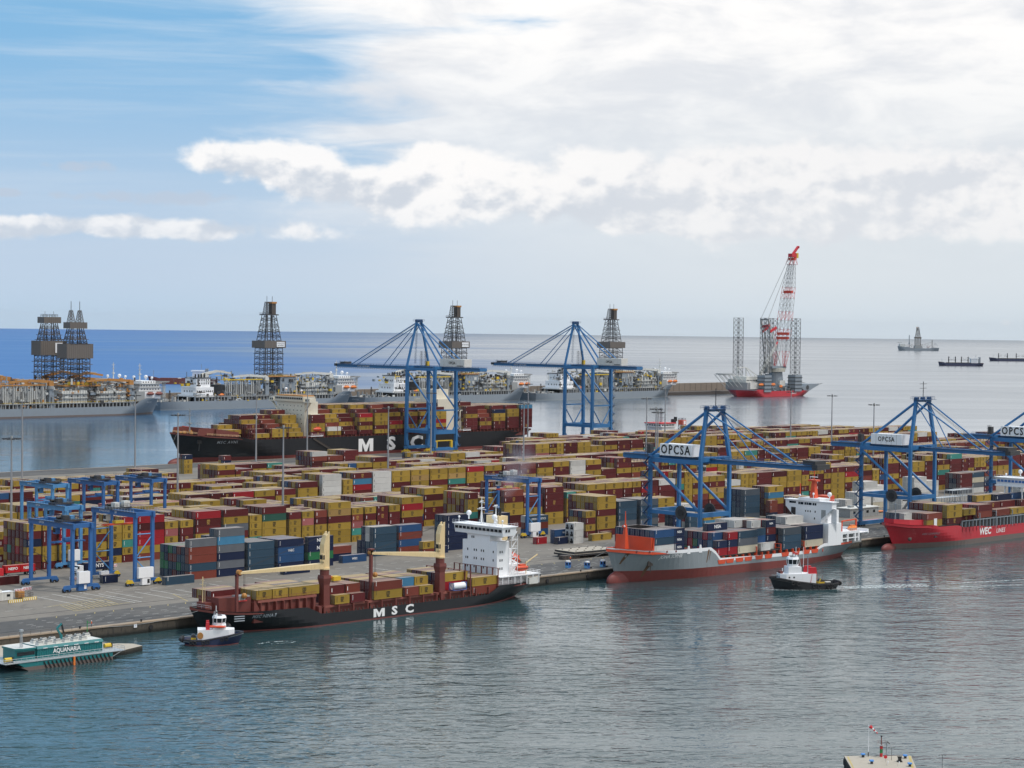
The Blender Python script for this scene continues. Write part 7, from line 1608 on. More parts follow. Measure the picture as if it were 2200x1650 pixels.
# ---- pier head, lower right
def pier():
    e = empty('windsock', (365.4, 254.6, QZ), 0, 'red and white windsock on a white pole at the pier head', 'windsock')
    s = MB(); s.tube((0, 0, 0), (0, 0, .9), .13, 'steel_dark', 6); s.tube((0, 0, .9), (0, 0, 6.9), .07, 'super_white', 6); s.build('pole', e)
    d = Vector((.55, -.58, -.75)).normalized(); p = Vector((.15, -.2, 6.6)); r0 = .38
    for k in range(5):
        q = p + d * (.62 if k == 0 else .42); s = MB(); s.tube(p, q, r0, 'sign_red' if k % 2 == 0 else 'super_white', 10, r0 * .82); s.build('sock_section', e); p = q; r0 *= .82 if k else .62
    e = empty('harbour_beacon', (367.2, 252.5, QZ), 0, 'red and green banded beacon column on the pier head', 'beacon')
    for z0, z1, m in ((0, .8, 'sign_red'), (.8, 1.7, 'green'), (1.7, 2.5, 'sign_red')): s = MB(); s.tube((0, 0, z0), (0, 0, z1), .32, m, 10); s.build('column_band', e)
    s = MB(); s.tube((0, 0, 2.5), (0, 0, 4.3), .11, 'deck_red', 6); s.tube((0, 0, 4.3), (0, 0, 4.6), .2, 'black', 6); s.box(-.7, .7, -.7, .7, 2.5, 2.56, 'rig_pale'); s.rail([(-.7, -.7, 2.56), (.7, -.7, 2.56), (.7, .7, 2.56), (-.7, .7, 2.56), (-.7, -.7, 2.56)], 'deck_red', .9, .7, .02); s.build('lantern', e)
    s = MB(); s.bar((.7, -.9, 3.4), (1.0, -1.5, 2.9), .8, .06, 'black'); s.build('solar_panel', e)
    for x, y, h, lab, w in ((366.6, 250.8, 3.4, 'thin lamp post just right of the beacon', .5), (366.0, 249.0, 2.7, 'double-armed lamp post in front of the beacon', .8), (367.6, 237.3, 3.6, 'lamp post standing right of the pier head', .9)):
        e = empty('lamp_post', (x, y, QZ if w < .9 else 2.6), 0, lab, 'lamp post', 'lamp posts at the pier head'); s = MB(); s.tube((0, 0, 0), (0, 0, h), .05, 'steel_dark', 5); s.build('pole', e)
        s = MB(); s.bar((-w * .5, w * .5, h), (w * .5, -w * .5, h), .06, .05, 'steel_dark'); s.cbox(w * .5, -w * .5, h, .35, .2, .1, 'steel_dark'); s.cbox(-w * .5, w * .5, h, .35, .2, .1, 'steel_dark'); s.build('lamp_arm', e)
    e = empty('round_sign', (363.6, 248.9, QZ), 0, 'round red no-entry style sign on a post at the pier edge', 'sign'); s = MB(); s.tube((0, 0, 0), (0, 0, .7), .04, 'galv', 5); s.build('post', e); s = MB(); s.tube((-.03, -.03, 1.05), (.03, .03, 1.05), .38, 'sign_red', 20); s.build('disc', e)
    lab = ['blue topped mooring hook at the far left corner of the pier', 'blue topped mooring hook at the far right of the pier', 'blue topped mooring hook at the near left of the pier', 'blue topped mooring hook at the near right of the pier']
    for k, (x, y) in enumerate(((363.9, 254.9), (369.7, 248.0), (359.8, 249.8), (363.6, 242.7))):
        e = empty('mooring_hook', (x, y, QZ), R(-45), lab[k], 'mooring hook', 'blue mooring hooks'); s = MB(); s.cbox(0, 0, .25, .5, .5, .5, 'black'); s.build('base', e); s = MB(); s.mesh([(-.5, -.45, .55), (.45, -.45, .55), (.45, .45, .62), (-.5, .45, .62), (-.4, -.4, .75), (.4, -.4, .75), (.4, .4, .8), (-.4, .4, .8)], [(0, 1, 5, 4), (1, 2, 6, 5), (2, 3, 7, 6), (3, 0, 4, 7), (4, 5, 6, 7), (3, 2, 1, 0)], 'sky_blue'); s.build('cover', e)
    e = empty('capstan', (365.8, 246.8, QZ), R(-45), 'black capstan box with a white plate in the middle of the pier', 'capstan'); s = MB(); s.cbox(0, 0, .12, 1.1, .9, .24, 'black'); s.cbox(0, 0, .6, .7, .6, .9, 'black'); s.cbox(0, 0, 1.1, .95, .5, .16, 'black'); s.build('body', e); s = MB(); s.cbox(-.36, -.02, .6, .04, .35, .5, 'rig_white'); s.build('plate', e)
    for k, (x, y) in enumerate(((362.0, 247.2), (363.4, 245.3))):
        e = empty('handrail', (x, y, QZ), 0, 'white ladder handrail at the near edge of the pier, %s one' % ('left', 'right')[k], 'handrail', 'ladder handrails'); s = MB(); s.path([(0, 0, 0), (0, 0, .7), (-1.2, -1.0, .7)], .05, 'super_white', 5); s.build('tube', e)
    for k in range(6):
        x, y = 361.4 - k * 1.5, 257.8 - k * 1.38; o = bpy.data.objects.new('tyre_fender', None)
        e = MB(); e.tube((0, -.12, 0), (0, .22, 0), .7, 'rubber', 12); ob = e.build('pier_fender', None, (x - .12, y + .1, 2.3), R(42)); tag(ob, 'black rubber fender on the pier side, %s from its far corner' % nth(k), 'fender', 'pier fenders')
    s = MB(); s.face([(361.6, 257.5, QZ + .006), (361.8, 257.2, QZ + .006), (349.2, 246.1, QZ + .006), (349.0, 246.3, QZ + .006)], 'mark_yellow'); s.face([(372.2, 248.9, QZ + .006), (372.6, 248.5, QZ + .006), (350, 231.5, QZ + .006), (349.7, 231.9, QZ + .006)], 'mark_yellow'); s.build('pier_edge_paint', kind='structure')
pier()
# ================================================================ OFFSHORE FLEET BEHIND THE TERMINAL
def derrick(r, cx, cy, zb, H, kind, mat='steel_brown', sign=None):
    """kind 0: tapering tower with two crown towers; kind 1: straight lower half, wide wind walls"""
    w0, w1 = (26, 13) if kind == 0 else (26, 14); zt = zb + H
    o = empty('derrick', (cx, cy, zb)); o.parent = r
    dp = .72 if kind == 0 else .54; wq = .40 if kind == 0 else .29
    s = MB(); Q = lambda w, z, wy=None: [(-w / 2, -w * dp / 2, z), (w / 2, -w * dp / 2, z), (w / 2, w * dp / 2, z), (-w / 2, w * dp / 2, z)]
    prof = [(0, w0), (.44, w0 * .97), (1, w1)] if kind == 0 else [(0, w0), (.55, w0 * .98), (1, w1)]
    W_ = lambda t: lerp(prof, t)
    n = 11
    for j in range(n):
        t0, t1 = j / n, (j + 1) / n; A = [Vector(p) for p in Q(W_(t0), H * t0)]; B = [Vector(p) for p in Q(W_(t1), H * t1)]
        for i in range(4):
            k = (i + 1) % 4; s.tube(A[i], B[i], .5, mat, 4); s.tube(A[i], A[k], .26, mat, 3)
            mA, mB = (A[i] + A[k]) / 2, (B[i] + B[k]) / 2
            s.tube(A[i], mB, .24, mat, 3); s.tube(A[k], mB, .24, mat, 3); s.tube(mA, mB, .36, mat, 3)
            s.tube(A[i], (A[k] + B[k]) / 2, .2, mat, 3); s.tube(A[k], (A[i] + B[i]) / 2, .2, mat, 3)
    for x in (-w1 * .27, w1 * .27):
        for dx in (-1.4, 1.4): s.bar((x + dx, 0, 0), (x + dx * .8, 0, H), .55, .55, 'steel_dark')
    s.build('lattice', o)
    s = MB(); z = H * .12
    for zf in (.18, .36, .72, .8): w = W_(zf) + 1.5; s.box(-w / 2, w / 2, -w * .4, w * .4, H * zf, H * zf + .5, mat)
    s.build('platform', o)
    s = MB(); zf = .46 if kind == 0 else .47; w = W_(zf) + 5; hh = 8.0 if kind == 0 else 14.5; wm = 'panel_brown'
    s.box(-w / 2, w / 2, -w * wq, w * wq, H * zf, H * zf + hh, wm)
    for k in range(14): x = -w / 2 + w * (k + .5) / 14; s.box(x, x + .12, w * wq, w * wq + .12, H * zf, H * zf + hh, 'steel_brown')
    for k in range(8): y = -w * wq + w * 2 * wq * (k + .5) / 8; s.box(w / 2, w / 2 + .12, y, y + .12, H * zf, H * zf + hh, 'steel_brown')
    wb = s.build('wind_wall', o)
    if sign:
        q = MB(); sx = w * .14; q.box(sx - 5.2, sx + 5.2, -w * .40 - .5, -w * .40 - .15, H * zf + hh * .18, H * zf + hh * .86, 'super_white'); sg = q.build('name_board', wb)
        lettering(sign, 2.2, 'lettering_black', (sx, -w * .40 - .55, H * zf + hh * .52), '-Y', sg)
    if kind == 0:
        s = MB(); s.box(-w1 / 2 - 2.5, w1 / 2 + 2.5, -6, 6, H, H + 1.2, mat); s.rail([(-w1 / 2 - 2.5, -6, H + 1.2), (w1 / 2 + 2.5, -6, H + 1.2)], mat, 1.6, 2, .12)
        s.box(-w1 / 2 - .8, -w1 / 2 + 5.0, -3.0, 3.0, H + 1.2, H + 14.5, 'steel_brown'); s.box(-w1 / 2 - 1.6, -w1 / 2 + .2, -3.4, 1, H + 3, H + 12, 'rig_pale'); s.box(-w1 / 2 - 1.4, -w1 / 2 + 5.6, -3.8, 3.8, H + 13.2, H + 15.2, 'rust_orange')
        s.lattice((w1 / 2 - 3.2, 0, H + 1.2), (w1 / 2 - 3.2, 0, H + 15), 5, 6.5, 3.2, .4, mat)
        for x in (-w1 / 2 + 2.2, w1 / 2 - 3.2): s.tube((x, 0, H + 14), (x, 0, H + 21.5), .32, 'steel_dark', 4)
        s.build('crown', o)
    else:
        s = MB(); s.box(-10, 10, -6, 6, H, H + 6.2, 'panel_brown')
        for k in range(10): x = -10 + k * 2.2; s.box(x, x + .12, 6, 6.12, H, H + 6.2, 'steel_brown')
        for x in (-5, 5):
            if kind == 1: s.lattice((x, 0, H + 6.2), (x, 0, H + 18), 4, 5.8, 2.4, .34, mat); s.tube((x, 0, H + 18), (x, 0, H + 27), .35, 'steel_dark', 4)
            else: s.rail([(x - 3, -3, H + 6.2), (x + 3, -3, H + 6.2), (x + 3, 3, H + 6.2), (x - 3, 3, H + 6.2), (x - 3, -3, H + 6.2)], 'steel_dark', 2.6, 3, .2); s.tube((x, 0, H + 6), (x, 0, H + 12), .2, 'steel_dark', 4)
        s.build('crown', o)
    return o
def pipework(r, x0, x1, y0, y1, z0, z1, n, seed, mats, name='topside_pipework'):
    s = MB(); rr = random.Random(seed)
    for k in range(n):
        x, y = rr.uniform(x0, x1), rr.uniform(y0, y1); zz = z0 + (z1 - z0) * rr.random() ** 1.6; m = rr.choice(mats); t = rr.random()
        if t < .45: w, d, h = rr.uniform(.8, 4.5), rr.uniform(.8, 3.5), rr.uniform(.8, 3.6); s.cbox(x, y, zz, w, d, h, m)
        elif t < .62: s.tube((x, y, zz - 1), (x, y, zz + rr.uniform(2, 6)), rr.uniform(.25, 1.0), m, 6)
        elif t < .8: L = rr.uniform(3, 12); s.tube((x, y, zz), (min(x1, x + L), y, zz), rr.uniform(.15, .5), m, 4)
        elif t < .9: s.tube((x, y, z0), (x + rr.uniform(-3, 3), y, zz + 2), .2, m, 3)
        else: s.rail([(x, y, zz), (min(x1, x + 8), y, zz)], m, 1.4, 2, .12)
    return s.build(name, r, kind='stuff')
def knuckle_crane(r, x, y, z0, z1, dx, mat, ped='rig_grey', dz=0.0):
    o = empty('deck_crane', (x, y, z0)); o.parent = r; h = z1 - z0
    s = MB(); s.frustum([(-2.8, -2.8), (2.8, -2.8), (2.8, 2.8), (-2.8, 2.8)], 0, [(-2.3, -2.3), (2.3, -2.3), (2.3, 2.3), (-2.3, 2.3)], h * .9, ped); s.tube((0, 0, h * .86), (0, 0, h), 3.6, 'rig_pale', 12); s.build('pedestal', o)
    s = MB(); sg = 1 if dx > 0 else -1
    s.box(-2.6, 2.6, -2.2, 2.2, h, h + 4.5, mat); s.bar((0, 0, h + 4), (dx * .52, 0, h + 5.5 + dz), 2.2, 2.6, mat); s.bar((dx * .52, 0, h + 5.5 + dz), (dx, 0, h + 4.0 + dz * .6), 1.6, 1.9, mat)
    s.tube((sg * 3, 0, h + 1.0), (dx * .4, 0, h + 4.2 + dz * .8), .6, 'rig_pale', 6); s.tube((dx * .45, 0, h + 6.5 + dz), (dx * .8, 0, h + 6 + dz * .8), .5, 'rig_pale', 5); s.build('jib', o)
    s = MB(); s.cbox(sg * 1.0, -3.2, h + 2.4, 2.4, 2.2, 2.8, 'super_white'); s.cbox(sg * 2.25, -3.2, h + 2.6, .1, 1.7, 1.6, 'glass_dark'); s.build('cab', o)
def drillship(X0, YC, label, oc, dk=0, sign=None, house='super_white', names=None, simple=False, bow_blue=False):
    """bow towards +X.  Local x runs from the bow aft before the half turn, so +y local faces the camera"""
    r = empty('drillship', (X0, YC, -.5), math.pi, label, 'drillship', 'drillships laid up along the breakwater')
    L, B = 283.0, 42.0
    sheer = [(0, 18.6), (10, 17.6), (30, 17.2), (34, 16.6), (42, 9.6), (250, 9.4), (283, 9.2)]
    h, bvh, rows = hull(r, L, B, sheer, [(lambda x: 2.0 if oc else 1.2, 'boot_grey' if oc else 'hull_grey')], 'rig_grey', rake=9, over=3, fine_wl=.2, fine_dk=.12, stern_wl=.12, tw_dk=.96, tw_wl=.7, deck_mat='steel_brown', inner='rig_grey', deck_drop=1.0, n=44)
    cr = 'rust_orange' if oc else 'rig_white'; N = -1
    # posts of the open deck and the working deck above
    s = MB(); x = 44
    while x < 236:
        for sg in (-1, 1): s.box(x, x + .9, sg * 20 - .5, sg * 20 + .5, 8.4, 13.4, 'rig_pale')
        x += 4.2
    s.box(42, 238, -20.8, 20.8, 13.4, 14.0, 'rig_pale'); s.box(46, 236, -18, 18, 8.4, 13.4, 'steel_dark'); s.rail([(42, 20.6, 14), (238, 20.6, 14)], 'yellow' if oc else 'rig_pale', 1.3, 3, .1); s.build('working_deck', r)
    # bow house
    s = MB(); s.box(10, 30, -17, 17, 16.5, 24, house); s.box(9, 36, -16, 16, 24, 27.5, house); s.box(10, 34, -15, 15, 27.5, 31.5, house); s.box(13, 30, -12, 12, 31.5, 34.5, house); s.box(30, 40, -18, 18, 14, 24, 'rig_pale')
    for z in (24, 27.5, 31.5): s.box(8.4, 37, -17, 17, z - .2, z + .1, 'rig_pale'); s.rail([(8.4, 17, z), (37, 17, z)], 'rig_white', 1.2, 3, .1)
    ho = s.build('accommodation_block', r)
    for z in (26, 29.6, 33.2):
        for k in range(7 if z < 32 else 5): win(ho, ((12 + k * 3.4) if z < 32 else 15 + k * 3.2, (16 if z < 28 else (15 if z < 32 else 12)) + .04, z), 1.3, 1.1, '-Y')
    for y in (-9, -5.5, -2, 1.5, 5): win(ho, (8.95, y, 26), 1.2, 1.1)
    s = MB(); dome(s, (22, 8, 38.5), 1.9); dome(s, (27, -6, 38), 1.6); dome(s, (16, 10, 37.5), 1.4); s.tube((24, 0, 34), (24, 0, 52), .7, 'rig_white', 6, .3); s.bar((24, -3, 46), (24, 3, 46), .4, .4, 'rig_white'); s.bar((22, 0, 49.5), (26, 0, 49.5), .4, .4, 'rig_white'); s.cbox(24, 0, 41, 2.4, 2.4, 1.0, 'rig_white'); s.build('radar_mast', ho)
    s = MB(); n = 8; hp = [(2 + 12.5 * math.cos(2 * math.pi * (i + .5) / n), 12.5 * math.sin(2 * math.pi * (i + .5) / n)) for i in range(n)]
    s.prism(hp, 32.6, 33.6, 'rig_pale', 'steel_brown')
    for (a, b) in ((-7, -7), (-7, 7), (6, -9), (6, 9), (-2, 0)): s.bar((2 + a, b, 32.6), (9 + a * .3, b * .6, 26), .35, .35, 'rig_white')
    s.lattice((0, 8, 17.5), (0, 8, 32.5), 4, 2.4, 2.4, .3, 'rig_white'); s.build('helideck', r)
    for k in range(2): lifeboat(r, (13 + k * 10.5, 18.6, 21.5), 9.0, 3.6, 'orange' if not oc else 'deck_pink')
    # cranes
    knuckle_crane(r, 47, 17, 9, 33 if not oc else 31, 52, cr); knuckle_crane(r, 140, 17, 9, 31, 46, cr); knuckle_crane(r, 205, -15, 9, 33, -40, cr, dz=2); knuckle_crane(r, 96, -16, 9, 34, -38, cr, dz=3) if oc else None
    # white mud and engine modules, with storey lines and relief
    for x0, x1, z0, z1, m in ((53, 84, 14.0, 27.5, 'rig_white'), (86, 92, 14, 24, 'rig_pale')) if not oc else ((54, 88, 14, 25, 'rig_white'), (99, 128, 14, 26, 'rig_white')):
        s = MB(); s.box(x0, x1, -14, 18.8, z0, z1, m)
        k = x0 + 1.5
        while k < x1 - 1: s.box(k, k + .3, 18.8, 19.15, z0, z1, 'rig_pale'); k += 3.1
        for z in (z0 + 4.2, z0 + 8.6): s.box(x0 - .5, x1 + .5, 18.8, 20.4, z, z + .3, 'rig_pale'); s.rail([(x0, 20.4, z + .3), (x1, 20.4, z + .3)], 'rig_white', 1.2, 3, .1)
        mo = s.build('deck_module', r)
        for k in range(4): win(mo, (x0 + 4 + k * (x1 - x0 - 8) / 3, 18.95, z0 + 6.6), 1.6, 1.5, '-Y', 'steel_dark')
    # drill floor substructure
    cx = 123.0 if not oc else 103.0
    s = MB()
    if not oc:
        s.box(cx - 24, cx - 2, -12, 18.5, 17.5, 34.5, 'rig_grey'); s.box(cx - 2, cx + 16, -13, 12, 27, 35, 'rig_grey')
        for x in (cx - 18, cx - 8): s.box(x, x + 3.4, 18.5, 19.1, 22, 27, 'rig_pale'); s.box(x + .6, x + 2.8, 18.5, 18.8, 18.4, 21.4, 'steel_dark')
        for x in (cx - 24, cx - 16, cx - 9, cx - 2): s.bar((x, 17.5, 9), (x + 4, 17.5, 17.5), .8, .8, 'rig_grey'); s.bar((x + 4, 17.5, 9), (x, 17.5, 17.5), .8, .8, 'rig_grey'); s.bar((x, 17.5, 9), (x, 17.5, 17.5), 1.0, 1.0, 'rig_grey')
        s.box(cx - 25, cx + 16, -14, 19.4, 34.5, 35.4, 'rust_orange'); s.rail([(cx - 25, 19.4, 35.4), (cx + 16, 19.4, 35.4)], 'yellow', 1.5, 3, .12)
        for x in (cx + 4, cx + 14): s.bar((x, 16, 9), (x, 16, 27), 1.6, 1.6, 'rig_grey')
    else:
        s.box(cx - 18, cx + 18, -13, 13, 14, 30, 'rig_pale'); s.box(cx - 22, cx + 20, -16, 16, 30, 31.2, 'rust_orange'); s.rail([(cx - 22, 16, 31.2), (cx + 20, 16, 31.2)], 'yellow', 1.5, 3, .12)
        for k in range(7): s.cbox(cx - 16 + k * 5, 14.5, 33, 2.6, 2.4, 3.2, 'rust_orange' if k % 2 else 'yellow')
    s.build('drill_floor', r)
    d = derrick(r, cx if not oc else cx - 2, 0, 35.4 if not oc else 31.2, 68 if not oc else (56 if dk == 1 else 61), 0 if not oc else (1 if dk == 1 else 2), 'steel_dark' if not oc else 'steel_brown', None)
    if sign:
        w = (26 * .97 + 5) if not oc else 22.2; hh = 8 if not oc else 14.5; zf = (.46 if not oc else .47) * (68 if not oc else (56 if dk == 1 else 61))
        q = MB(); q.box(-7 - 5.6, -7 + 5.6, w * .4 + .15, w * .4 + .5, zf + hh * .16, zf + hh * .86, 'super_white'); sg_ = q.build('name_board', d)
        t = lettering(sign, 2.6 if '\n' not in sign else 2.1, 'lettering_black', (-7, w * .4 + .56, zf + hh * .5), '+Y', sg_)
    # riser racks
    s = MB(); rr = random.Random(int(X0)); x = 148 if not oc else 146
    x1 = 196 if not oc else 232
    k = 0
    while x < x1:
        s.tube((x, 17, 14), (x, 17, 31.5 - (k % 3 == 0) * 5), .62, 'rig_white' if oc or k % 3 else 'rig_pale', 6); x += 2.0 if oc else 2.5; k += 1
    s.box(146, x1 + 1, 10, 18.4, 31.4, 32.4, 'rust_orange' if oc else 'yellow'); s.box(147, x1, -16, 15.4, 14, 26, 'steel_dark')
    for x in (150, 166, 182, 194) + ((210, 226) if oc else ()): s.bar((x, 18.2, 14), (x + 5, 18.2, 31), .5, .5, 'rig_pale'); s.bar((x + 5, 18.2, 14), (x, 18.2, 31), .5, .5, 'rig_pale'); s.bar((x, 18.2, 14), (x, 18.2, 31), .8, .8, 'rig_pale')
    s.build('riser_rack', r, kind='stuff')
    W_ = ['rig_white', 'rig_pale', 'rig_grey', 'steel_brown', 'rust_orange', 'steel_dark'] if oc else ['rig_white', 'rig_pale', 'rig_grey', 'rig_grey', 'steel_brown', 'yellow', 'steel_dark', 'steel_dark']
    pipework(r, 42, 96, 12, 20, 14, 33, 240, int(X0) + 1, W_); pipework(r, 40, 240, -18, 17, 26, 37, 260, int(X0) + 2, W_, 'deck_outfit'); pipework(r, 96, 146, 14, 20, 9, 33, 110, int(X0) + 3, W_, 'moonpool_outfit'); pipework(r, 146, 240, 17.5, 20.4, 9, 20, 90, int(X0) + 4, W_, 'rack_outfit')
    if not oc:   # aft accommodation and engine casing
        s = MB(); s.box(206, 236, -16, 14, 9, 16, 'super_white'); s.box(208, 232, -15, 12, 16, 24, 'super_white'); s.box(210, 228, -13, 8, 24, 34, house if dk == 9 else 'super_white'); s.box(209.5, 228.5, -13.5, 8.5, 33.4, 34.2, 'steel_dark')
        ah = s.build('engine_casing', r)
        for z, y, n_ in ((19.5, 12.05, 8), (28, 8.05, 6), (31.5, 8.05, 6), (12.5, 14.05, 7)):
            for k in range(n_): win(ah, (209.5 + k * 2.9 if z > 16 else 209 + k * 3.6, y, z), 1.1, 2.0, '-Y')
        for z in (19.5, 28): 
            for y in (-9, -4, 1, 5): win(ah, (232.05 if z < 20 else 228.05, y, z), 1.3, 2.0, '+X')
        for k in range(4): s = MB(); s.tube((212 + k * 4, 0, 34), (212 + k * 4, 0, 38), .8, 'black', 6); s.build('exhaust_pipe', ah)
        lifeboat(r, (203, 19, 15.5), 8, 3.4, 'orange')
        s = MB(); s.lattice((262, 6, 9), (262, 6, 21), 4, 1.6, .8, .2, 'steel_brown'); s.bar((262, 6, 18), (255, 6, 14), .3, .3, 'steel_brown'); s.build('aft_crane', r)
        pipework(r, 240, 279, -18, 18, 8.6, 10.5, 60, int(X0) + 5, ['rig_grey', 'rig_pale', 'rig_white'], 'aft_deck_gear')
        if names: t = lettering(names, 2.6, 'lettering_white', (L + .15, 2, 6.2), '+X', r, bold=.005)
    else:
        s = MB(); s.box(236, 262, -16, 16, 9, 20, 'rig_white'); s.build('aft_house', r)
    if names:
        t = lettering_on_plus(names.split('\n')[0], 2.2, bvh, 24, 12.8, r)
    return r
def lettering_on_plus(body, size, bvh, x, z, parent):
    src = text_mesh(body, size, 'lettering_white'); me = src.copy()
    for v in me.vertices:
        px, pz = x - v.co.x, z + v.co.y; hit = bvh.ray_cast(Vector((px, 60, pz)), Vector((0, -1, 0))); v.co = Vector((px, (hit[0].y if hit[0] else 15) + .1, pz))
    return setmesh(bpy.data.objects.new('lettering', me), parent)
drillship(1223.0, 1738, 'nearest grey drillship at far left, orange cranes, flat-topped derrick with two spires', True, 1, None, names='PACIFIC')
drillship(1222.0, 1784, 'drillship behind the leftmost one, its derrick topped by a flat brown box', True, 2, 'Pacific')
drillship(1546.0, 1811, 'grey drillship with dark derrick, left of centre above the long black ship', False, 0, 'ATWOOD\nADMIRAL', names='ATWOOD ADMIRAL')
drillship(1833.0, 1811, 'grey drillship behind the left tall quay crane', False, 0, 'ATWOOD', names='ATWOOD')
drillship(2119.0, 1811, 'grey drillship behind the right tall quay crane with a dark blue aft house', False, 9, None, 'super_white')
# ---------------------------------------------------------------- jack-up crane vessel
def jackup():
    r = empty('jackup_vessel', (2186, 1752, -.3), 0, 'red hulled jack-up vessel with four lattice legs and a towering red and white crane', 'crane vessel')
    h, bvh, rows = hull(r, 142, 50, [(0, 10.8), (10, 10.6), (44, 10.4), (46, 8.2), (142, 8.0)], [(lambda x: .3, 'boot_red')], 'hull_red', rake=4, over=9, fine_wl=.2, fine_dk=.10, tw_dk=.92, tw_wl=.6, deck_mat='rig_grey', inner='rig_grey', n=36, name='hull')
    pass
    for x, y in ((38, -20), (107, -20), (32, 22), (109, 22)):
        s = MB(); s.lattice((x, y, 6), (x, y, 108.8), 15, 9.6, 9.6, .40, 'black', .19); s.build('leg', r)
        if (x, y) != (32, 22):
            s = MB(); s.box(x - 7.5, x + 7.5, y - 6.5, y - 4.9, 7, 30, 'rig_grey'); s.box(x - 7.5, x + 7.5, y + 4.9, y + 6.5, 7, 30, 'rig_grey'); s.box(x - 7.5, x - 5.6, y - 5, y + 5, 7, 30, 'rig_grey'); s.box(x + 5.6, x + 7.5, y - 5, y + 5, 7, 30, 'rig_grey')
            for z in (11, 16, 21, 26): s.box(x - 8.2, x + 8.2, y - 7.2, y + 7.2, z, z + .8, 'steel_dark')
            s.build('jack_case', r)
    s = MB()
    for a, b in (((24, 14, 9), (22, 16, 40)), ((42, 14, 9), (42, 16, 40)), ((24, 14, 9), (42, 16, 26)), ((22, 16, 40), (42, 16, 40)), ((42, 16, 40), (62, 0, 22)), ((22, 16, 26), (42, 14, 9)), ((42, 16, 40), (46, -8, 9)), ((30, -6, 9), (22, 16, 40)), ((62, 0, 22), (44, 16, 22)), ((46, 4, 30), (46, -10, 9)), ((54, 4, 28), (56, -10, 9))): s.bar(a, b, 1.0, 1.0, 'rig_white')
    s.build('leg_guide_frame', r)
    s = MB(); s.box(8, 60, -14, 24, 10, 20, 'rig_pale'); s.box(10, 54, -10, 22, 20, 24.5, 'rig_white'); s.box(16, 46, -6, 18, 24.5, 28, 'rig_white'); s.box(12, 30, -16, -14, 11, 20, 'rig_white'); ho = s.build('accommodation_block', r)
    for z in (13, 16.5):
        for k in range(9): win(ho, (12 + k * 5, -14.05, z), 1.3, 1.1, '-Y')
    for k in range(12): win(ho, (12.5 + k * 3.4, -10.05, 22.8), 2.2, 1.4, '-Y')
    s = MB(); n = 8; s.prism([(-8 + 13 * math.cos(2 * math.pi * (i + .5) / n), 13 + 13 * math.sin(2 * math.pi * (i + .5) / n)) for i in range(n)], 31.0, 32.2, 'rig_pale')
    for a in (-6, 2, 10, 18, 25): s.bar((-16, a, 31), (8, a, 13), .5, .5, 'rig_white'); s.bar((-4, a, 31), (8, a, 22), .5, .5, 'rig_white'); s.bar((-14, a, 30), (4, a, 30), .4, .4, 'rig_white')
    s.build('helideck', r)
    for x in (26, 52, 70): lifeboat(r, (x, -24, 17 if x < 60 else 14), 11 if x != 70 else 7, 4, 'orange')
    # main crane
    px, py = 91, 1
    s = MB(); s.tube((px, py, 8), (px, py, 34), 11.5, 'rig_grey', 20, 8.8); s.tube((px, py, 34), (px, py, 39), 12.5, 'cream_white', 20, 13.5); s.box(px - 8, px + 4, py - 13.2, py - 11, 14, 22, 'rig_white'); s.cbox(px + 1, py - 11.6, 18, 3, .5, 4, 'glass_dark'); pd = s.build('crane_pedestal', r)
    s = MB(); s.box(px - 26, px - 17, py - 5, py + 3, 33, 48, 'rig_pale'); s.box(px - 20, px + 12, py - 9, py + 9, 39, 42, 'rig_grey'); s.build('crane_machinery', r)
    # boom: two lattice legs joined, red and white bands
    tip = Vector((122, -1, 196)); segs = [(0, .14, 'sign_red'), (.14, .24, 'rig_pale'), (.24, .34, 'sign_red'), (.34, .42, 'rig_pale'), (.42, .50, 'sign_red'), (.50, .62, 'rig_pale'), (.62, .72, 'sign_red'), (.72, .93, 'rig_pale'), (.93, 1, 'sign_red')]
    for yo, wo in ((-9, 5.2), (9, 5.2)):
        base = Vector((px + 7, py + yo, 41))
        for a, b, m in segs:
            A = base.lerp(tip + Vector((0, yo * .35, 0)), a); Bv = base.lerp(tip + Vector((0, yo * .35, 0)), b); s = MB(); s.lattice(A, Bv, max(1, int((b - a) * 24)), 2.5 + wo * min(1, a * 7), 2.5 + wo * min(1, b * 7) if b < .9 else 4, .30, m, .15); s.build('boom_section', r)
    s = MB()
    for t in (.26, .30, .68, .98):
        c = Vector((px + 7, py, 41)).lerp(tip, t); w = 9 - 6 * t; s.bar(c + Vector((0, -w - 2, 0)), c + Vector((0, w + 2, 0)), 4.5, 3.5, 'orange_red')
    s.build('boom_cross_tie', r)
    s = MB(); s.cbox(122, -1, 198, 11, 7, 5, 'sign_red'); s.bar((122, -1, 199), (134, -1, 210), 3.0, 2.6, 'sign_red'); s.cbox(131, -1, 198, 5, 4, 7, 'yellow'); s.tube((134.5, -2.5, 210), (134.5, .5, 210), 1.8, 'sign_red', 10); s.cbox(126, -1, 192.5, 4, 4, 2.5, 'sign_red'); s.build('boom_head', r)
    s = MB()
    for yo in (-7, 7):
        s.bar((px - 16, py + yo, 42), (px - 28, py + yo * .9, 108), 1.3, 1.3, 'rig_pale'); s.bar((px + 2, py + yo, 42), (px - 27, py + yo * .9, 106), 1.1, 1.1, 'rig_white')
        s.bar((px - 24, py + yo, 90), (px - 10, py + yo, 96), 1.4, 3.5, 'sign_red')
    s.bar((px - 28, py - 7, 107), (px - 28, py + 7, 107), 2, 2, 'rig_pale'); s.bar((px - 26, py - 7, 99), (px - 22, py + 7, 97), 3.5, 3.2, 'sign_red'); s.build('back_mast', r)
    s = MB()
    for yo, x2 in ((-7, -28), (-6, -28), (6, -28), (7, -28)): s.tube((px + x2, py + yo, 107.5), tip + Vector((-5, yo * .3, 0)), .22, 'rig_pale', 3)
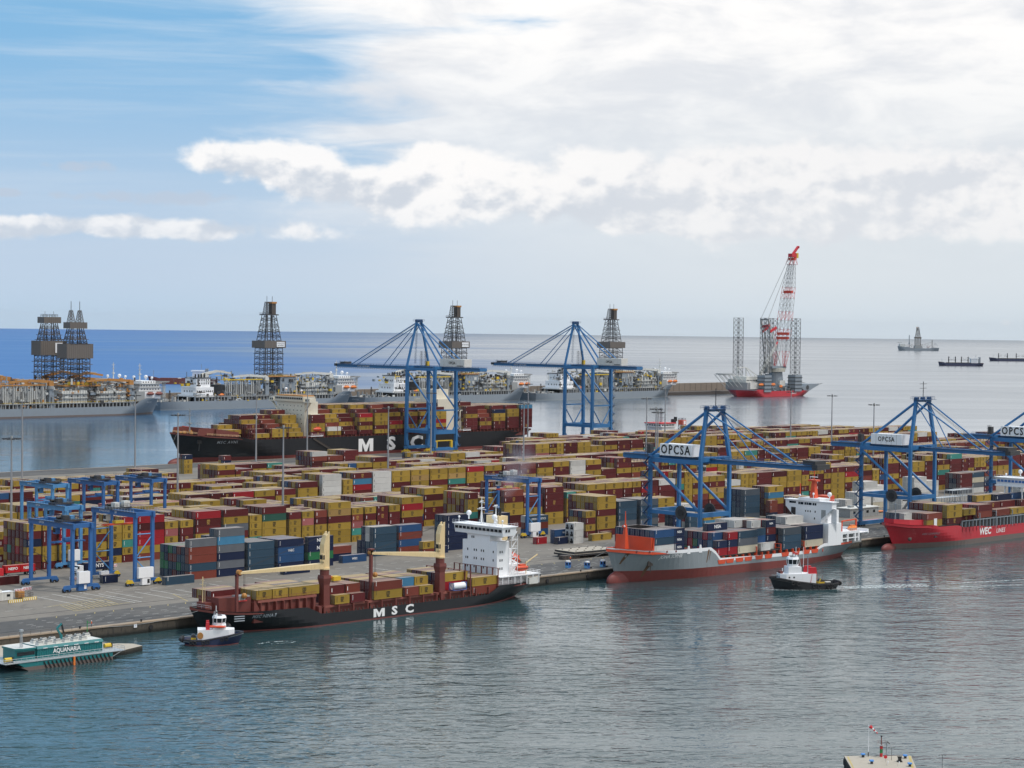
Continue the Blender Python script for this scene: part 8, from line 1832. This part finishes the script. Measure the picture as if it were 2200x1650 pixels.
    for yo in (-3, 3): s.tube((px - 16, py + yo, 44), (px - 28, py + yo, 107), .3, 'rig_pale', 3)
    s.build('luffing_rope', r)
    s = MB(); s.tube((50, -4, 28), (50, -4, 33), 2, 'rig_white', 10); s.lattice((50, -4, 33), (79, -8, 72), 12, 3.4, 1.6, .3, 'rig_white', .2); s.lattice((77, -7.7, 69), (82, -8, 76), 2, 1.8, 1.0, .3, 'sign_red', .25); s.tube((44, -4, 44), (79, -8, 73), .2, 'rig_pale', 3); s.build('auxiliary_crane', r)
    s = MB(); s.yprism([(126, 8), (140, 8), (160, 15.5), (160, 17), (131, 17), (123, 10)], -22, 22, 'rig_grey'); s.bar((158, -18, 16.6), (174, -18, 17.2), .6, .6, 'rig_pale'); s.bar((158, 12, 16.6), (174, 12, 17.2), .6, .6, 'rig_pale'); s.bar((152, -18, 11), (172, -18, 17), .5, .5, 'rig_pale'); s.tube((134, -22.3, 12), (134, -22, 12), 3.2, 'steel_dark', 14); s.build('stern_ramp', r)
    pipework(r, 60, 128, -22, 20, 8, 14, 120, 77, ['rig_grey', 'rig_pale', 'rig_white', 'steel_dark'], 'deck_gear')
    s = MB(); s.bar((100, -23, 19), (124, -23, 19), .8, 1.0, 'rig_pale'); s.build('gangway', r)
    lettering_on('AEOLUS', 3.4, 'lettering_white', bvh, 98, 4.6, -40, r, bold=.02)
jackup()
# ---------------------------------------------------------------- ships at anchor and others
def bulker(D, X, Y, L, label, ncr, white_x, group, rz=-45, red=False):
    r = empty('bulk_carrier', (X, Y, -D * D / (2 * RE)), R(rz), label, 'cargo ship', group)
    h, bvh, rows = hull(r, L, L * .15, [(0, 11.5), (L * .12, 9.6), (L * .16, 7.6), (L, 8.4)], [(lambda x: .4, 'boot_red')], 'navy' if not red else 'deck_red', rake=3, over=2, fine_wl=.15, fine_dk=.1, n=24, deck_mat='steel_brown' if not red else 'deck_red')
    s = MB(); s.box(L * .18, L * .8, -L * .055, L * .055, 7, 9.4, 'steel_brown' if not red else 'deck_red'); s.build('hatch_coaming', r)
    for k in range(ncr[0]):
        x = ncr[1][k]; s = MB(); s.box(x - 1.1, x + 1.1, -1.1, 1.1, 7, 25, 'steel_dark'); s.box(x - 1.6, x + 1.6, -1.6, 1.6, 14.5, 17, 'steel_dark'); d = 1 if k % 2 == 0 else -1; s.bar((x, 0, 24.5), (x + d * 8, 0, 17.5), .3, .3, 'steel_dark'); s.bar((x, 0, 15.5), (x + d * 11, 0, 16.2), .9, .9, 'steel_dark'); s.build('deck_crane', r)
    s = MB(); s.box(white_x, white_x + L * .15, -L * .06, L * .06, 8, 19.5, 'super_white'); s.box(white_x - 2, white_x + L * .17, -L * .075, L * .075, 19.5, 21.3, 'super_white'); s.tube((white_x + L * .12, 0, 21), (white_x + L * .12, 0, 31), .35, 'rig_grey', 5); s.bar((white_x + L * .12, -3, 28), (white_x + L * .12, 3, 28), .4, .4, 'rig_grey'); hh = s.build('deckhouse', r)
    s = MB(); s.box(white_x + L * .18, white_x + L * .22, -3, 3, 8, 24, 'rig_grey'); s.build('funnel', r)
    s = MB(); s.tube((L * .08, 0, 9), (L * .08, 0, 21), .3, 'rig_grey', 4); s.build('foremast', r); return r
def place(px_, D):   # bearing of an anchored ship, from its photograph column
    az = R(45) - math.atan((px_ - 1100) / FPX); return D * math.cos(az), D * math.sin(az)
x, y = place(2015, 5547); bulker(5547, x, y, 121, 'dark blue cargo ship with two pairs of deck cranes at anchor off to the right', (4, (28, 46, 62, 80)), 86, 'cargo ships at anchor')
x, y = place(2124, 6588); bulker(6588, x, y, 170, 'dark cargo ship with four single masts at anchor, cut by the right edge', (4, (30, 58, 86, 113)), 132, 'cargo ships at anchor')
r_ = bulker(3105, 1781, 2560, 106, 'red decked tanker beyond the breakwater between the first two drillships', (0, ()), 68, 'cargo ships at anchor', -45, True)
def far_drill():
    D = 9624; x, y = place(1927, D); r = empty('drillship', (x, y, -D * D / (2 * RE)), R(-45), 'small blue-grey drillship alone near the horizon at the right', 'drillship', None); L = 192
    h, bvh, rows = hull(r, L, 36, [(0, 21), (20, 18.5), (50, 16), (60, 11), (150, 11), (165, 14), (L, 14)], [(lambda x: .6, 'hull_grey')], 'rig_grey', rake=6, over=1, fine_wl=.15, fine_dk=.1, n=24, deck_mat='rig_grey', inner='rig_grey')
    derrick(r, 94, 0, 24, 70, 0, 'steel_brown'); s = MB(); s.box(78, 112, -14, 14, 11, 24, 'rig_pale'); s.build('drill_floor', r)
    s = MB(); s.box(8, 34, -14, 14, 18, 30, 'rig_white'); s.box(-2, 18, -12, 12, 37, 38.2, 'rig_pale'); s.bar((2, 0, 37), (14, 0, 30), .8, .8, 'rig_white'); s.tube((32, 0, 30), (32, 0, 50), .5, 'rig_white', 5); s.build('accommodation_block', r)
    s = MB(); s.tube((56, 8, 12), (56, 8, 72), 2.0, 'rig_grey', 8); s.tube((56, 8, 30), (56, 8, 36), 3.4, 'rig_grey', 8); s.tube((162, 4, 12), (162, 4, 50), 1.5, 'steel_brown', 6); s.bar((162, 4, 40), (130, 4, 32), .8, .8, 'steel_brown'); s.bar((174, 6, 38), (188, 6, 22), 1.4, 1.4, 'rig_grey'); s.build('deck_crane', r)
    pipework(r, 36, 178, -14, 14, 12, 30, 160, 9, ['rig_white', 'rig_pale', 'rig_grey', 'deck_red'], 'topside_outfit')
far_drill()
def supply():
    r = empty('supply_vessel', (1225, 1093, 0), 0, 'white supply vessel with red trimmed bridge showing above the far container blocks', 'supply vessel')
    h, bvh, rows = hull(r, 82, 18, [(0, 9), (26, 7), (28, 4.5), (82, 4.5)], [(lambda x: .3, 'boot_red')], 'orange', rake=3, over=2, n=24, deck_mat='steel_brown')
    s = MB(); s.box(34, 52, -8, 8, 4, 13.6, 'super_white'); s.box(32, 50, -9, 9, 13.6, 16.2, 'super_white'); s.box(31.6, 50.4, -9.4, 9.4, 16.2, 16.9, 'sign_red'); ho = s.build('bridge_house', r)
    for k in range(8): win(ho, (33.5 + k * 2.0, -9.05, 15), 1.5, 1.2, '-Y')
    for k in range(6): win(ho, (31.95, -7 + k * 2.6, 15), 1.8, 1.2)
    s = MB(); s.lattice((42, 0, 16.9), (42, 0, 29), 7, 1.6, 1.0, .14, 'rig_grey')
    for z in (21, 24, 27): s.bar((42, -3, z), (42, 3, z), .25, .25, 'rig_grey'); s.bar((39.6, 0, z), (44.4, 0, z), .25, .25, 'rig_grey')
    s.build('mast', r)
    s = MB(); s.cbox(53, -4, 16, 3, 3, 7, 'black'); s.cbox(55.5, -4, 19.5, 2, 2, 3.5, 'black'); s.build('funnel', r)
    s = MB(); s.lattice((64, -4, 5), (64, -4, 20), 5, 5, 4, .3, 'rig_grey'); s.cbox(64, -4, 16.5, 4.5, 5, 4, 'orange_red'); s.cbox(64, -6.7, 16.5, 2.4, .3, 3, 'super_white'); s.build('stern_gantry', r)
    s = MB(); s.tube((6, -4, 4), (6, -4, 9.5), .6, 'rust_orange', 6); s.bar((6, -4, 9.2), (10, -4, 11), .7, .7, 'rust_orange'); s.bar((10, -4, 11), (33, -5, 10.6), .7, .9, 'rust_orange'); s.build('deck_crane', r)
supply()
e = empty('beacon', (1183, 1079, QZ), 0, 'small red topped white beacon on the far quay right of the second tall crane', 'beacon'); s = MB(); s.tube((0, 0, 0), (0, 0, 7), .8, 'super_white', 8); s.build('column', e); s = MB(); s.tube((0, 0, 7), (0, 0, 9), 1.1, 'sign_red', 8); s.build('lantern', e)

# exhaust drifting from the funnel of the black crane ship, and thin sea haze over the whole place
def smoke():
    m = bpy.data.materials.new('smoke'); m.use_nodes = True; nt = m.node_tree; nt.nodes.clear(); g = NT(nt)
    P = g.n('ShaderNodeTexCoord').outputs['Object']; n = g.noise(P, 0.16, 4, .6, .5); S = g.n('ShaderNodeSeparateXYZ', {0: P})
    ax = g.m('DIVIDE', S.outputs[0], 60.0); w = g.m('ADD', .25, g.m('MULTIPLY', g.m('ADD', ax, .5), .75))
    r2 = g.m('ADD', g.m('POWER', g.m('DIVIDE', S.outputs[1], g.m('MULTIPLY', w, 9.0)), 2.0), g.m('POWER', g.m('DIVIDE', S.outputs[2], g.m('MULTIPLY', w, 7.0)), 2.0))
    d = g.m('MULTIPLY', g.sm(g.m("MULTIPLY", r2, -1.0), -1.0, -.1), g.sm(n, .40, .66)); end = g.m('MULTIPLY', g.sm(g.m("MULTIPLY", ax, -1.0), -.5, -.1), g.sm(ax, -.5, -.42)); d = g.m('MULTIPLY', g.m('MULTIPLY', d, end), .055)
    v = g.n('ShaderNodeVolumePrincipled', {'Color': (.62, .62, .70, 1), 'Density': d}); o = g.n('ShaderNodeOutputMaterial'); nt.links.new(v.outputs[0], o.inputs[1]); MATS['smoke'] = m
    s = MB(); s.box(-30, 30, -9, 9, -7, 7, 'smoke'); ob = s.build('exhaust_smoke', None, (531, 528, 42)); ob.rotation_euler = (0, R(-14), R(38)); tag(ob, 'thin violet exhaust smoke drifting from the black crane ship', None, None, 'stuff')
smoke()
def haze():
    m = bpy.data.materials.new('haze_air'); m.use_nodes = True; nt = m.node_tree; nt.nodes.clear(); g = NT(nt)
    v = g.n('ShaderNodeVolumePrincipled', {'Color': (.88, .92, .97, 1), 'Density': HAZE, 'Anisotropy': .2}); o = g.n('ShaderNodeOutputMaterial'); nt.links.new(v.outputs[0], o.inputs[1]); MATS['haze_air'] = m
    s = MB(); s.box(-46000, 46000, -46000, 46000, -160, 245, 'haze_air'); ob = s.build('haze'); tag(ob, None, None, None, 'stuff')
HAZE = 6.0e-6
haze()
build_mass('yard', 'shipping_containers', 'long blocks of stacked yellow and maroon containers filling the yard')
if MASS['far']: build_mass('far', 'deck_containers', 'containers stacked on the deck of the long black ship')
